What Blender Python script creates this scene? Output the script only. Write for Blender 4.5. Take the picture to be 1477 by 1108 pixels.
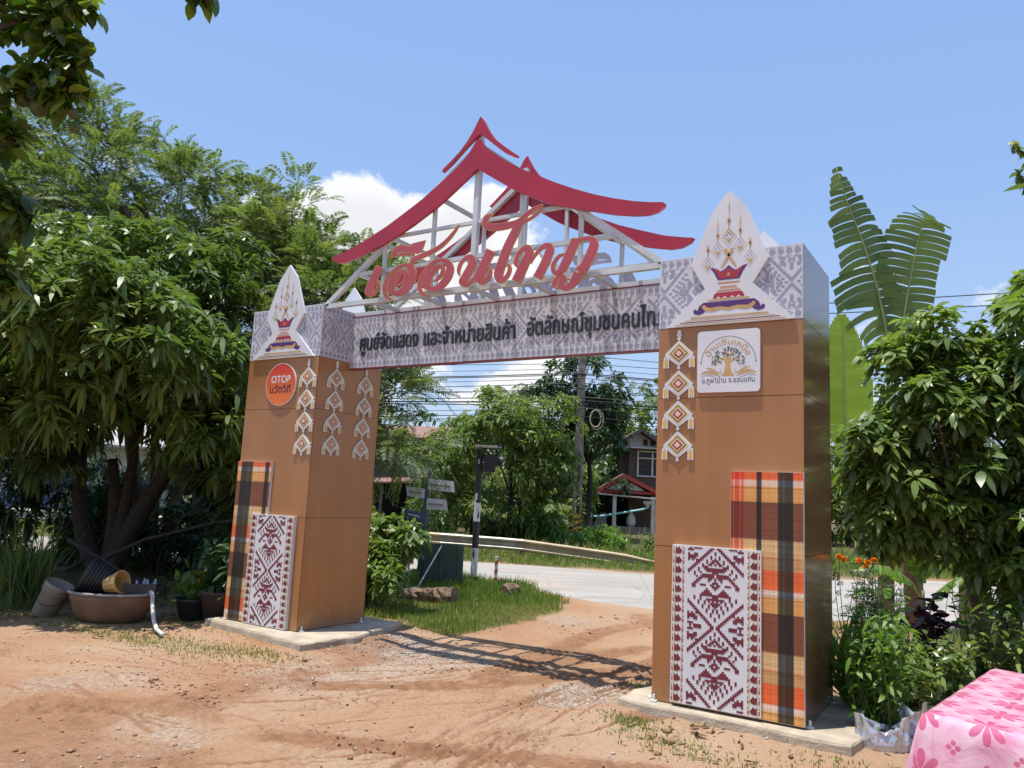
import bpy, math, random
import numpy as np
from mathutils import Vector, Matrix, geometry

for o in list(bpy.data.objects): bpy.data.objects.remove(o)
scene = bpy.context.scene
COL = scene.collection
rng = np.random.default_rng(7)
random.seed(7)

# ------------------------------------------------------------------ camera
cam_d = bpy.data.cameras.new('camera'); cam = bpy.data.objects.new('camera', cam_d); COL.objects.link(cam)
cam_d.sensor_width = 36; cam_d.sensor_fit = 'HORIZONTAL'; cam_d.lens = 27.45
cam_d.clip_start = 0.05; cam_d.clip_end = 2000
_r = Vector((0.84506, 0.53252, 0.04784)); _u = Vector((0.03610, -0.14609, 0.98861)); _f = Vector((-0.53345, 0.83371, 0.14268))
CAM = Vector((7.456, -5.948, 1.6))
_m = Matrix.Identity(4)
for i in range(3):
    _m[i][0] = _r[i]; _m[i][1] = _u[i]; _m[i][2] = -_f[i]; _m[i][3] = CAM[i]
cam.matrix_world = _m
scene.camera = cam

# ------------------------------------------------------------------ light and sky
SUN_TO = Vector((-0.12, -0.157, 1.0)).normalized()          # towards the sun, near midday
sun_el = math.asin(SUN_TO.z); sun_az = math.atan2(SUN_TO.x, SUN_TO.y)
sd = bpy.data.lights.new('sun', 'SUN'); sd.energy = 4.6; sd.angle = math.radians(0.5); sd.color = (1.0, 0.965, 0.90)
sun = bpy.data.objects.new('sun', sd); COL.objects.link(sun)
sun.rotation_euler = SUN_TO.to_track_quat('Z', 'Y').to_euler(); sun.location = (0, 0, 30)

world = bpy.data.worlds.new('World'); scene.world = world; world.use_nodes = True
def build_world():
    nt = world.node_tree; N = nt.nodes; Lk = nt.links
    bg = N['Background']; bg.inputs['Strength'].default_value = 0.115
    sky = N.new('ShaderNodeTexSky'); sky.sky_type = 'NISHITA'; sky.sun_disc = False
    sky.sun_elevation = sun_el; sky.sun_rotation = sun_az
    sky.altitude = 100; sky.air_density = 1.0; sky.dust_density = 1.0; sky.ozone_density = 1.6
    tc = N.new('ShaderNodeTexCoord')
    sep = N.new('ShaderNodeSeparateXYZ'); Lk.new(tc.outputs['Generated'], sep.inputs[0])
    def math_(op, a, b=None, c=None):
        n = N.new('ShaderNodeMath'); n.operation = op
        for i, v in enumerate((a, b, c)):
            if v is None: continue
            if isinstance(v, (int, float)): n.inputs[i].default_value = v
            else: Lk.new(v, n.inputs[i])
        return n.outputs[0]
    # cumulus: fractal noise on the view direction, flattened, kept to a band above the horizon
    mp = N.new('ShaderNodeMapping'); mp.inputs['Scale'].default_value = (1, 1, 1.7); mp.inputs['Location'].default_value = (0.35, 0.1, 0.0)
    Lk.new(tc.outputs['Generated'], mp.inputs[0])
    n1 = N.new('ShaderNodeTexNoise'); n1.inputs['Scale'].default_value = 5.2; n1.inputs['Detail'].default_value = 9; n1.inputs['Roughness'].default_value = 0.60
    n1.inputs['Distortion'].default_value = 0.25
    Lk.new(mp.outputs[0], n1.inputs['Vector'])
    n2 = N.new('ShaderNodeTexNoise'); n2.inputs['Scale'].default_value = 2.1; n2.inputs['Detail'].default_value = 2
    Lk.new(mp.outputs[0], n2.inputs['Vector'])
    z = sep.outputs['Z']
    hi = N.new('ShaderNodeMapRange'); hi.interpolation_type = 'SMOOTHSTEP'
    Lk.new(z, hi.inputs[0]); hi.inputs[1].default_value = 0.27; hi.inputs[2].default_value = 0.44; hi.inputs[3].default_value = 0.0; hi.inputs[4].default_value = -0.5
    lo = N.new('ShaderNodeMapRange'); Lk.new(z, lo.inputs[0]); lo.inputs[1].default_value = 0.0; lo.inputs[2].default_value = 0.22; lo.inputs[3].default_value = 0.12; lo.inputs[4].default_value = 0.0
    def bump(d, width, amount):
        d = Vector(d).normalized()
        dp = N.new('ShaderNodeVectorMath'); dp.operation = 'DOT_PRODUCT'; Lk.new(tc.outputs['Generated'], dp.inputs[0]); dp.inputs[1].default_value = d
        mr = N.new('ShaderNodeMapRange'); mr.interpolation_type = 'SMOOTHSTEP'; Lk.new(dp.outputs['Value'], mr.inputs[0])
        mr.inputs[1].default_value = math.cos(width); mr.inputs[2].default_value = 1.0; mr.inputs[3].default_value = 0; mr.inputs[4].default_value = amount
        return mr.outputs[0]
    acc = math_('ADD', math_('MULTIPLY_ADD', n1.outputs['Fac'], 1.5, -.25), math_('MULTIPLY', math_('SUBTRACT', n2.outputs['Fac'], 0.5), 0.55))
    acc = math_('ADD', acc, hi.outputs[0]); acc = math_('ADD', acc, lo.outputs[0])
    for d, w, a in CLOUD_BANKS: acc = math_('ADD', acc, bump(d, w, a))
    ms = N.new('ShaderNodeMapRange'); ms.interpolation_type = 'SMOOTHSTEP'; Lk.new(acc, ms.inputs[0]); ms.inputs[1].default_value = 0.54; ms.inputs[2].default_value = 0.66
    # billow shading: denser cloud a touch greyer
    sh = N.new('ShaderNodeMapRange'); Lk.new(acc, sh.inputs[0]); sh.inputs[1].default_value = 0.60; sh.inputs[2].default_value = 0.95; sh.inputs[3].default_value = 1.0; sh.inputs[4].default_value = 0.84
    cc = N.new('ShaderNodeMix'); cc.data_type = 'RGBA'; cc.blend_type = 'MULTIPLY'; cc.inputs['Factor'].default_value = 1
    cc.inputs['A'].default_value = (6.9, 7.0, 7.2, 1); Lk.new(sh.outputs[0], cc.inputs['B'])
    # thin humid veil low over the horizon, the same all the way round
    vz = N.new('ShaderNodeMapRange'); vz.interpolation_type = 'SMOOTHSTEP'; Lk.new(z, vz.inputs[0]); vz.inputs[1].default_value = 0.0; vz.inputs[2].default_value = 0.85; vz.inputs[3].default_value = VEIL[0]; vz.inputs[4].default_value = VEIL[1]
    veil = N.new('ShaderNodeMix'); veil.data_type = 'RGBA'; Lk.new(vz.outputs[0], veil.inputs['Factor'])
    Lk.new(sky.outputs[0], veil.inputs['A']); vr = N.new('ShaderNodeValToRGB'); Lk.new(z, vr.inputs[0]); e = vr.color_ramp.elements; e[0].position = .05; e[0].color = (3.9, 5.0, 6.7, 1); e[1].position = .75; e[1].color = VEIL[2]
    e2 = e.new(.36); e2.color = (2.5, 3.95, 6.85, 1); Lk.new(vr.outputs[0], veil.inputs['B'])
    mx = N.new('ShaderNodeMix'); mx.data_type = 'RGBA'; Lk.new(ms.outputs[0], mx.inputs['Factor'])
    Lk.new(veil.outputs['Result'], mx.inputs['A']); Lk.new(cc.outputs['Result'], mx.inputs['B'])
    Lk.new(mx.outputs['Result'], bg.inputs['Color'])
CLOUD_BANKS = [((-0.70, 0.64, 0.30), 0.16, 0.30), ((-0.605, 0.72, 0.345), 0.18, 0.36), ((-0.53, 0.765, 0.33), 0.12, 0.16), ((-0.16, 0.957, 0.22), 0.10, 0.16)]
VEIL = (0.72, 0.70, (1.95, 3.4, 6.6, 1))
build_world()
vs = scene.view_settings
vs.view_transform = 'Standard'; vs.look = 'None'; vs.gamma = 1.0; vs.exposure = 0.38; vs.use_curve_mapping = False
scene.render.engine = 'CYCLES'
try:
    scene.cycles.max_bounces = 8; scene.cycles.diffuse_bounces = 3; scene.cycles.glossy_bounces = 4; scene.cycles.transmission_bounces = 4
    scene.cycles.transparent_max_bounces = 8; scene.cycles.caustics_reflective = False; scene.cycles.caustics_refractive = False
    scene.cycles.use_denoising = True; scene.cycles.sample_clamp_indirect = 6
except Exception: pass

# ------------------------------------------------------------------ materials
MATS = {}
def mat(name, c1, c2=None, scale=8.0, rough=0.6, metal=0.0, bump=0.0, bscale=40.0, spec=0.5, coat=0.0, detail=5.0, lo=0.35, hi=0.65):
    """plain surface: two tones mixed by object-space noise, fine bump"""
    m = bpy.data.materials.new(name); m.use_nodes = True; MATS[name] = m
    N = m.node_tree.nodes; Lk = m.node_tree.links; b = N['Principled BSDF']
    b.inputs['Roughness'].default_value = rough; b.inputs['Metallic'].default_value = metal
    b.inputs['Specular IOR Level'].default_value = spec; b.inputs['Coat Weight'].default_value = coat; b.inputs['Coat Roughness'].default_value = 0.08
    tc = N.new('ShaderNodeTexCoord')
    if c2 is None: c2 = tuple(x * 0.86 for x in c1)
    n = N.new('ShaderNodeTexNoise'); n.inputs['Scale'].default_value = scale; n.inputs['Detail'].default_value = detail
    Lk.new(tc.outputs['Object'], n.inputs['Vector'])
    r = N.new('ShaderNodeValToRGB'); r.color_ramp.elements[0].position = lo; r.color_ramp.elements[1].position = hi
    r.color_ramp.elements[0].color = (*c1, 1); r.color_ramp.elements[1].color = (*c2, 1)
    Lk.new(n.outputs['Fac'], r.inputs[0]); Lk.new(r.outputs[0], b.inputs['Base Color'])
    if bump > 0:
        n2 = N.new('ShaderNodeTexNoise'); n2.inputs['Scale'].default_value = bscale; n2.inputs['Detail'].default_value = 4
        Lk.new(tc.outputs['Object'], n2.inputs['Vector'])
        bp = N.new('ShaderNodeBump'); bp.inputs['Strength'].default_value = bump; bp.inputs['Distance'].default_value = 0.02
        Lk.new(n2.outputs['Fac'], bp.inputs['Height']); Lk.new(bp.outputs[0], b.inputs['Normal'])
    return m

def leaf_mat(name, cols, trans=0.3, rough=0.42, spec=0.5, tcol=None):
    """foliage: colour from the per-leaf 'var' value, some light through the blade"""
    m = bpy.data.materials.new(name); m.use_nodes = True; MATS[name] = m
    N = m.node_tree.nodes; Lk = m.node_tree.links; b = N['Principled BSDF']; out = N['Material Output']
    a = N.new('ShaderNodeAttribute'); a.attribute_name = 'var'
    r = N.new('ShaderNodeValToRGB'); el = r.color_ramp.elements
    for i, c in enumerate(cols):
        p = i / (len(cols) - 1)
        e = el[0] if i == 0 else (el[1] if i == len(cols) - 1 else el.new(p))
        if i == len(cols) - 1: e = el[len(el) - 1]
        e.position = p; e.color = (*c, 1)
    Lk.new(a.outputs['Fac'], r.inputs[0]); Lk.new(r.outputs[0], b.inputs['Base Color'])
    b.inputs['Roughness'].default_value = rough; b.inputs['Specular IOR Level'].default_value = spec
    t = N.new('ShaderNodeBsdfTranslucent')
    mx = N.new('ShaderNodeMix'); mx.data_type = 'RGBA'; mx.blend_type = 'MULTIPLY'; mx.inputs['Factor'].default_value = 1
    mx.inputs['B'].default_value = (*(tcol or (1.5, 1.6, 0.7)), 1); Lk.new(r.outputs[0], mx.inputs['A']); Lk.new(mx.outputs['Result'], t.inputs['Color'])
    s = N.new('ShaderNodeMixShader'); s.inputs[0].default_value = trans
    Lk.new(b.outputs[0], s.inputs[1]); Lk.new(t.outputs[0], s.inputs[2]); Lk.new(s.outputs[0], out.inputs['Surface'])
    return m

def flat(name, c, rough=0.5, spec=0.4, metal=0.0): return mat(name, c, tuple(x * 0.95 for x in c), 14, rough, metal, spec=spec)

# ------------------------------------------------------------------ mesh helpers
class MB:
    def __init__(s): s.v = []; s.f = []; s.m = []; s.uv = None
    def add(s, v, f, m=0):
        o = len(s.v); s.v += [tuple(map(float, p)) for p in v]
        for q in f: s.f.append(tuple(i + o for i in q)); s.m.append(m)
        return s
    def box(s, x0, x1, y0, y1, z0, z1, m=0):
        return s.add([(x0,y0,z0),(x1,y0,z0),(x1,y1,z0),(x0,y1,z0),(x0,y0,z1),(x1,y0,z1),(x1,y1,z1),(x0,y1,z1)],
                     [(0,3,2,1),(4,5,6,7),(0,1,5,4),(1,2,6,5),(2,3,7,6),(3,0,4,7)], m)
    def bar(s, p, q, w, h=None, m=0, up=(0,0,1)):
        """square tube from p to q"""
        p = Vector(p); q = Vector(q); h = h or w; d = (q - p).normalized(); u = Vector(up)
        if abs(d.dot(u)) > 0.99: u = Vector((0,1,0))
        a = d.cross(u).normalized() * w / 2; b = a.cross(d).normalized() * h / 2
        vs_ = [c + sx * a + sy * b for c in (p, q) for sx, sy in ((-1,-1),(1,-1),(1,1),(-1,1))]
        return s.add(vs_, [(0,1,2,3),(7,6,5,4),(0,4,5,1),(1,5,6,2),(2,6,7,3),(3,7,4,0)], m)
    def tube(s, pts, rad, n=8, m=0, cap=True):
        pts = [Vector(p) for p in pts]; k = len(pts)
        if not hasattr(rad, '__len__'): rad = [rad] * k
        vs_ = []; u = None
        for i, p in enumerate(pts):
            d = (pts[min(i+1,k-1)] - pts[max(i-1,0)])
            d = d.normalized() if d.length > 1e-9 else Vector((0,0,1))
            if u is None: u = d.orthogonal().normalized()
            else:
                u = u - d * u.dot(d); u = u.normalized() if u.length > 1e-6 else d.orthogonal().normalized()
            w = d.cross(u)
            for j in range(n):
                a = 2 * math.pi * j / n; vs_.append(p + (u * math.cos(a) + w * math.sin(a)) * rad[i])
        fs = []
        for i in range(k - 1):
            for j in range(n):
                a = i*n+j; b = i*n+(j+1)%n; fs.append((a, b, b+n, a+n))
        if cap: fs.append(tuple(range(n-1,-1,-1))); fs.append(tuple((k-1)*n+j for j in range(n)))
        return s.add(vs_, fs, m)
    def lathe(s, prof, n=24, c=(0,0,0), sx=1, sy=1, m=0, rot=None):
        vs_ = []; k = len(prof)
        for r, z in prof:
            for j in range(n):
                a = 2*math.pi*j/n; p = Vector((r*sx*math.cos(a), r*sy*math.sin(a), z))
                if rot is not None: p = rot @ p
                vs_.append(p + Vector(c))
        fs = [(i*n+j, i*n+(j+1)%n, (i+1)*n+(j+1)%n, (i+1)*n+j) for i in range(k-1) for j in range(n)]
        return s.add(vs_, fs, m)
    def prism(s, poly, fr, t0, t1, m=0, mside=None, mback=None):
        """2D polygon (u,v) put in frame fr(u,v,t), extruded t0 (back) to t1 (front)"""
        n = len(poly); A = [fr(u, v, t1) for u, v in poly]; B = [fr(u, v, t0) for u, v in poly]
        tri = geometry.tessellate_polygon([[Vector((u, v, 0)) for u, v in poly]])
        s.add(A, [tuple(t) for t in tri], m)
        if mside is None: mside = m
        s.add(B, [tuple(reversed(t)) for t in tri], mside if mback is None else mback)
        s.add(A + B, [(i, i+n, (i+1)%n+n, (i+1)%n) for i in range(n)], mside)
        return s
    def poly(s, poly, fr, t, m=0):
        tri = geometry.tessellate_polygon([[Vector((u, v, 0)) for u, v in poly]])
        return s.add([fr(u, v, t) for u, v in poly], [tuple(x) for x in tri], m)
    def rect(s, u0, u1, v0, v1, fr, t, m=0):
        return s.add([fr(u0,v0,t), fr(u1,v0,t), fr(u1,v1,t), fr(u0,v1,t)], [(0,1,2,3)], m)
    def build(s, name, mats, parent=None, smooth=False, recalc=False, loc=None):
        me = bpy.data.meshes.new(name)
        v = s.v
        if loc is not None: v = [(x-loc[0], y-loc[1], z-loc[2]) for x, y, z in v]
        me.from_pydata(v, [], s.f)
        for mm in (mats if isinstance(mats, (list, tuple)) else [mats]): me.materials.append(MATS[mm] if isinstance(mm, str) else mm)
        if s.m: me.polygons.foreach_set('material_index', s.m)
        if smooth: me.polygons.foreach_set('use_smooth', [True] * len(me.polygons))
        if recalc:
            import bmesh
            bm = bmesh.new(); bm.from_mesh(me); bmesh.ops.recalc_face_normals(bm, faces=bm.faces[:]); bm.to_mesh(me); bm.free()
        me.update()
        o = bpy.data.objects.new(name, me); COL.objects.link(o)
        if loc is not None: o.location = loc
        if parent is not None: o.parent = parent
        return o

def tag(o, label=None, cat=None, group=None, kind=None):
    if label: o['label'] = label
    if cat: o['category'] = cat
    if group: o['group'] = group
    if kind: o['kind'] = kind
    return o
def empty(name, loc=(0,0,0), rz=0.0):
    o = bpy.data.objects.new(name, None); o.location = loc; o.rotation_euler = (0,0,rz); COL.objects.link(o); return o
def copy_tree(o, parent=None):
    c = o.copy(); COL.objects.link(c); c.parent = parent
    for ch in list(o.children): copy_tree(ch, c)
    return c
def npmesh(name, V, faces_list, mats, var=None, smooth=False, parent=None, midx=None):
    """fast mesh from numpy: faces_list = list of (n,k) index arrays"""
    me = bpy.data.meshes.new(name)
    loops = np.concatenate([f.reshape(-1) for f in faces_list]).astype(np.int32)
    tot = np.concatenate([np.full(len(f), f.shape[1], np.int32) for f in faces_list])
    st = np.zeros(len(tot), np.int32); st[1:] = np.cumsum(tot)[:-1]
    me.vertices.add(len(V)); me.vertices.foreach_set('co', np.asarray(V, np.float32).reshape(-1))
    me.loops.add(len(loops)); me.loops.foreach_set('vertex_index', loops)
    me.polygons.add(len(tot)); me.polygons.foreach_set('loop_start', st)
    try: me.polygons.foreach_set('loop_total', tot)
    except Exception: pass
    for mm in (mats if isinstance(mats, (list, tuple)) else [mats]): me.materials.append(MATS[mm])
    if midx is not None: me.polygons.foreach_set('material_index', np.asarray(midx, np.int32))
    if smooth: me.polygons.foreach_set('use_smooth', np.ones(len(tot), bool))
    me.update(calc_edges=True)
    if var is not None:
        a = me.attributes.new('var', 'FLOAT', 'FACE'); a.data.foreach_set('value', np.asarray(var, np.float32))
    o = bpy.data.objects.new(name, me); COL.objects.link(o)
    if parent is not None: o.parent = parent
    return o
def nrm(a): return a / np.maximum(np.linalg.norm(a, axis=-1, keepdims=True), 1e-9)

# ---- value noise for ground relief
_perm = np.random.default_rng(3).random((256, 256))
def vnoise(x, y):
    xi = np.floor(x).astype(int); yi = np.floor(y).astype(int); fx = x - xi; fy = y - yi
    fx = fx*fx*(3-2*fx); fy = fy*fy*(3-2*fy)
    g = lambda i, j: _perm[(xi+i) % 256, (yi+j) % 256]
    return (g(0,0)*(1-fx)+g(1,0)*fx)*(1-fy) + (g(0,1)*(1-fx)+g(1,1)*fx)*fy
def fbm(x, y, o=4):
    s = 0; a = 0.5; x = np.asarray(x, float); y = np.asarray(y, float)
    for i in range(o): s = s + a*vnoise(x*2**i+17*i, y*2**i+31*i); a *= 0.5
    return s / (1 - 0.5**o)

# ---- foliage generators (numpy, one mesh per crown)
PROF4 = (0.0, 0.75, 1.0, 0.72, 0.0)
class Leaves:
    """collects leaf blades; each blade a curved strip (8 verts, 4 faces) or a 4-vert diamond"""
    def __init__(s, seed=1): s.V = []; s.T = []; s.Q = []; s.vt = []; s.vq = []; s.n = 0; s.r = np.random.default_rng(seed)
    def blades(s, P, D, L, W, droop=0.3, roll=None, var=None, upref=None, prof=PROF4, cup=0.0):
        P = np.asarray(P, float); D = nrm(np.asarray(D, float)); n = len(P)
        L = np.broadcast_to(L, (n,)).astype(float); W = np.broadcast_to(W, (n,)).astype(float); droop = np.broadcast_to(droop, (n,)).astype(float)
        up = np.tile([0., 0., 1.], (n, 1)) if upref is None else upref
        S = np.cross(D, up); bad = np.linalg.norm(S, axis=1) < 0.05; S[bad] = [1, 0, 0]; S = nrm(S)
        if roll is None: roll = s.r.normal(0, 0.4, n)
        Nn = np.cross(S, D); S = S*np.cos(roll)[:, None] + Nn*np.sin(roll)[:, None]; Nn = np.cross(S, D)
        t = np.linspace(0, 1, 5); rows = []
        for k, tt in enumerate(t):
            c = P + D*(L*tt)[:, None] - np.array([0, 0, 1.])*(droop*L*tt*tt)[:, None]
            if k in (0, 4): rows.append(c)
            else:
                w = (W*prof[k]/2)[:, None]; lift = Nn*(cup*W*prof[k])[:, None]
                rows.append(c - S*w + lift); rows.append(c + S*w + lift)
        V = np.stack(rows, 1).reshape(-1, 3)
        b = s.n + np.arange(n)[:, None]*8
        s.T.append((b + np.array([[0, 2, 1]]))); s.T.append((b + np.array([[5, 6, 7]])))
        s.Q.append((b + np.array([[1, 2, 4, 3]]))); s.Q.append((b + np.array([[3, 4, 6, 5]])))
        v = s.r.random(n) if var is None else np.broadcast_to(var, (n,))
        s.vt += [v, v]; s.vq += [v, v]; s.V.append(V); s.n += len(V)
    def diamonds(s, P, D, L, W, S=None, droop=0.0, var=None, mid=0.5):
        P = np.asarray(P, float); D = nrm(np.asarray(D, float)); n = len(P)
        L = np.broadcast_to(L, (n,)).astype(float); W = np.broadcast_to(W, (n,)).astype(float)
        if S is None:
            S = nrm(np.cross(D, nrm(s.r.normal(0, 1, (n, 3)))))
        c = P + D*(L*mid)[:, None]; w = (W/2)[:, None]
        tip = P + D*L[:, None] - np.array([0, 0, 1.])*(np.broadcast_to(droop, (n,))*L)[:, None]
        V = np.stack([P, c + S*w, tip, c - S*w], 1).reshape(-1, 3)
        b = s.n + np.arange(n)[:, None]*4
        s.Q.append(b + np.array([[0, 1, 2, 3]])); v = s.r.random(n) if var is None else np.broadcast_to(var, (n,)); s.vq.append(v)
        s.V.append(V); s.n += len(V)
    def whorls(s, P, A, m, L, W, spread=1.15, droop=0.35, lvar=0.42, var=None):
        """m leaves fanned round each twig end P with axis A"""
        n = len(P); A = nrm(np.asarray(A, float)); h = np.tile([0., 0., 1.], (n, 1)); h[np.abs(A[:, 2]) > 0.95] = [1, 0, 0]
        E1 = nrm(np.cross(A, h)); E2 = np.cross(A, E1)
        idx = np.repeat(np.arange(n), m); N = n*m
        ph = (np.tile(np.arange(m), n) * 2.39996) + np.repeat(s.r.random(n)*6.28, m) + s.r.normal(0, .2, N)
        th = np.clip(s.r.normal(spread, 0.28, N), 0.15, 2.0)
        D = A[idx]*np.cos(th)[:, None] + (E1[idx]*np.cos(ph)[:, None] + E2[idx]*np.sin(ph)[:, None])*np.sin(th)[:, None]
        Ls = L*(1 + s.r.uniform(-lvar, lvar, N))*np.repeat(s.r.uniform(0.8, 1.15, n), m)
        v = np.clip(np.repeat(s.r.random(n) if var is None else var, m)*0.6 + s.r.random(N)*0.4 + (s.r.random(N) > .97)*.4, 0, 1)
        P2 = np.asarray(P)[idx] + D*0.02 - A[idx]*(np.tile(np.arange(m), n)/m*L*0.35)[:, None]
        s.blades(P2, D, Ls, W*Ls/L, droop*(1 + s.r.uniform(-.5, .5, N)), var=v)
    def fronds(s, P, D, L, pairs, ll, lw, droop=0.5, var=None):
        """pinnate fronds: leaflets both sides of an arching rachis"""
        P = np.asarray(P, float); D = nrm(np.asarray(D, float)); n = len(P); L = np.broadcast_to(L, (n,)).astype(float)
        up = np.tile([0., 0., 1.], (n, 1)); S = np.cross(D, up); S[np.linalg.norm(S, axis=1) < .1] = [1, 0, 0]; S = nrm(S)
        roll = s.r.normal(0, .6, n); Nn = np.cross(S, D); S = nrm(S*np.cos(roll)[:, None] + Nn*np.sin(roll)[:, None])
        fv = s.r.random(n) if var is None else var
        prev = P
        for k in range(pairs):
            t = (k + 1.2)/(pairs + 0.6)
            c = P + D*(L*t)[:, None] - np.array([0, 0, 1.])*(droop*L*t*t)[:, None]
            tang = nrm(D*1.0 - np.array([0, 0, 1.])*(2*droop*t))
            tap = (1.0 if t > 0.18 else 0.6) * (1 - 0.45*max(0, t-0.6)/0.4)
            for sg in (-1, 1):
                d = nrm(S*sg + tang*0.45 + s.r.normal(0, .10, (n, 3)) - np.array([0, 0, .15]))
                nn = nrm(np.cross(tang, S)); w = nrm(np.cross(d, nn))
                s.diamonds(c, d, ll*tap*L/np.mean(L), lw*L/np.mean(L), w, droop=0.12, var=np.clip(fv*.75 + s.r.random(n)*.25, 0, 1))
    def build(s, name, mats, parent=None, smooth=False):
        F = []; vv = []
        if s.T: F.append(np.concatenate(s.T)); vv.append(np.concatenate(s.vt))
        if s.Q: F.append(np.concatenate(s.Q)); vv.append(np.concatenate(s.vq))
        return npmesh(name, np.concatenate(s.V), F, mats, np.concatenate(vv), smooth, parent)

def crown_points(r, blobs, n, sub=14, subr=0.42, shell=(0.55, 1.05), upbias=0.25):
    """points on clumps that sit on the surface of the crown's main lobes; returns P, outward A, clump tone"""
    blobs = [np.array(b, float) for b in blobs]; cl = []
    for b in blobs:
        d = nrm(r.normal(0, 1, (sub, 3)) + np.array([0, 0, upbias])); k = r.uniform(0.55, 1.0, (sub, 1))
        c = b[:3] + d*b[3:6]*k; rad = np.mean(b[3:6])*subr*r.uniform(0.7, 1.35, sub)
        cl += [(c[i], rad[i], d[i]) for i in range(sub)]
    w = np.array([c[1]**2 for c in cl]); w /= w.sum(); idx = r.choice(len(cl), n, p=w)
    C0 = np.array([c[0] for c in cl])[idx]; R0 = np.array([c[1] for c in cl])[idx]; D0 = np.array([c[2] for c in cl])[idx]
    d = nrm(r.normal(0, 1, (n, 3)) + D0*0.7 + np.array([0, 0, upbias]))
    P = C0 + d*(R0*r.uniform(shell[0], shell[1], n))[:, None]*np.array([1.15, 1.15, 0.85])
    tone = r.random(len(cl))[idx]
    return P, nrm(d + D0*0.3), tone, [c[0] for c in cl]

def limb_path(a, b, r, bend=0.15, k=5):
    a = Vector(a); b = Vector(b); L = (b - a).length
    o = Vector((r.normal(0, bend), r.normal(0, bend), abs(r.normal(0, bend))))*L
    return [a.lerp(b, t) + o*(4*t*(1-t)) for t in np.linspace(0, 1, k)]
def tree_wood(name, parent, base, forks, tips, r, r0, mats, n=9):
    """trunk from base up through fork points, limbs on to crown clumps"""
    mb = MB(); base = Vector(base)
    for fk, rf in forks:
        p = limb_path(base, fk, r, 0.05, 6)
        mb.tube(p, list(np.linspace(r0*rf, r0*rf*0.55, 6)), n)
    fl = [Vector(f[0]) for f in forks]
    for t in tips:
        t = Vector(t); j = min(range(len(fl)), key=lambda i: (fl[i]-t).length)
        p = limb_path(fl[j], t, r, 0.10, 5); rr_ = r0*0.42*r.uniform(.5, .9)
        mb.tube(p, list(np.linspace(rr_, rr_*0.18, 5)), 6)
    return mb.build(name, mats, parent, smooth=True)
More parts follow.
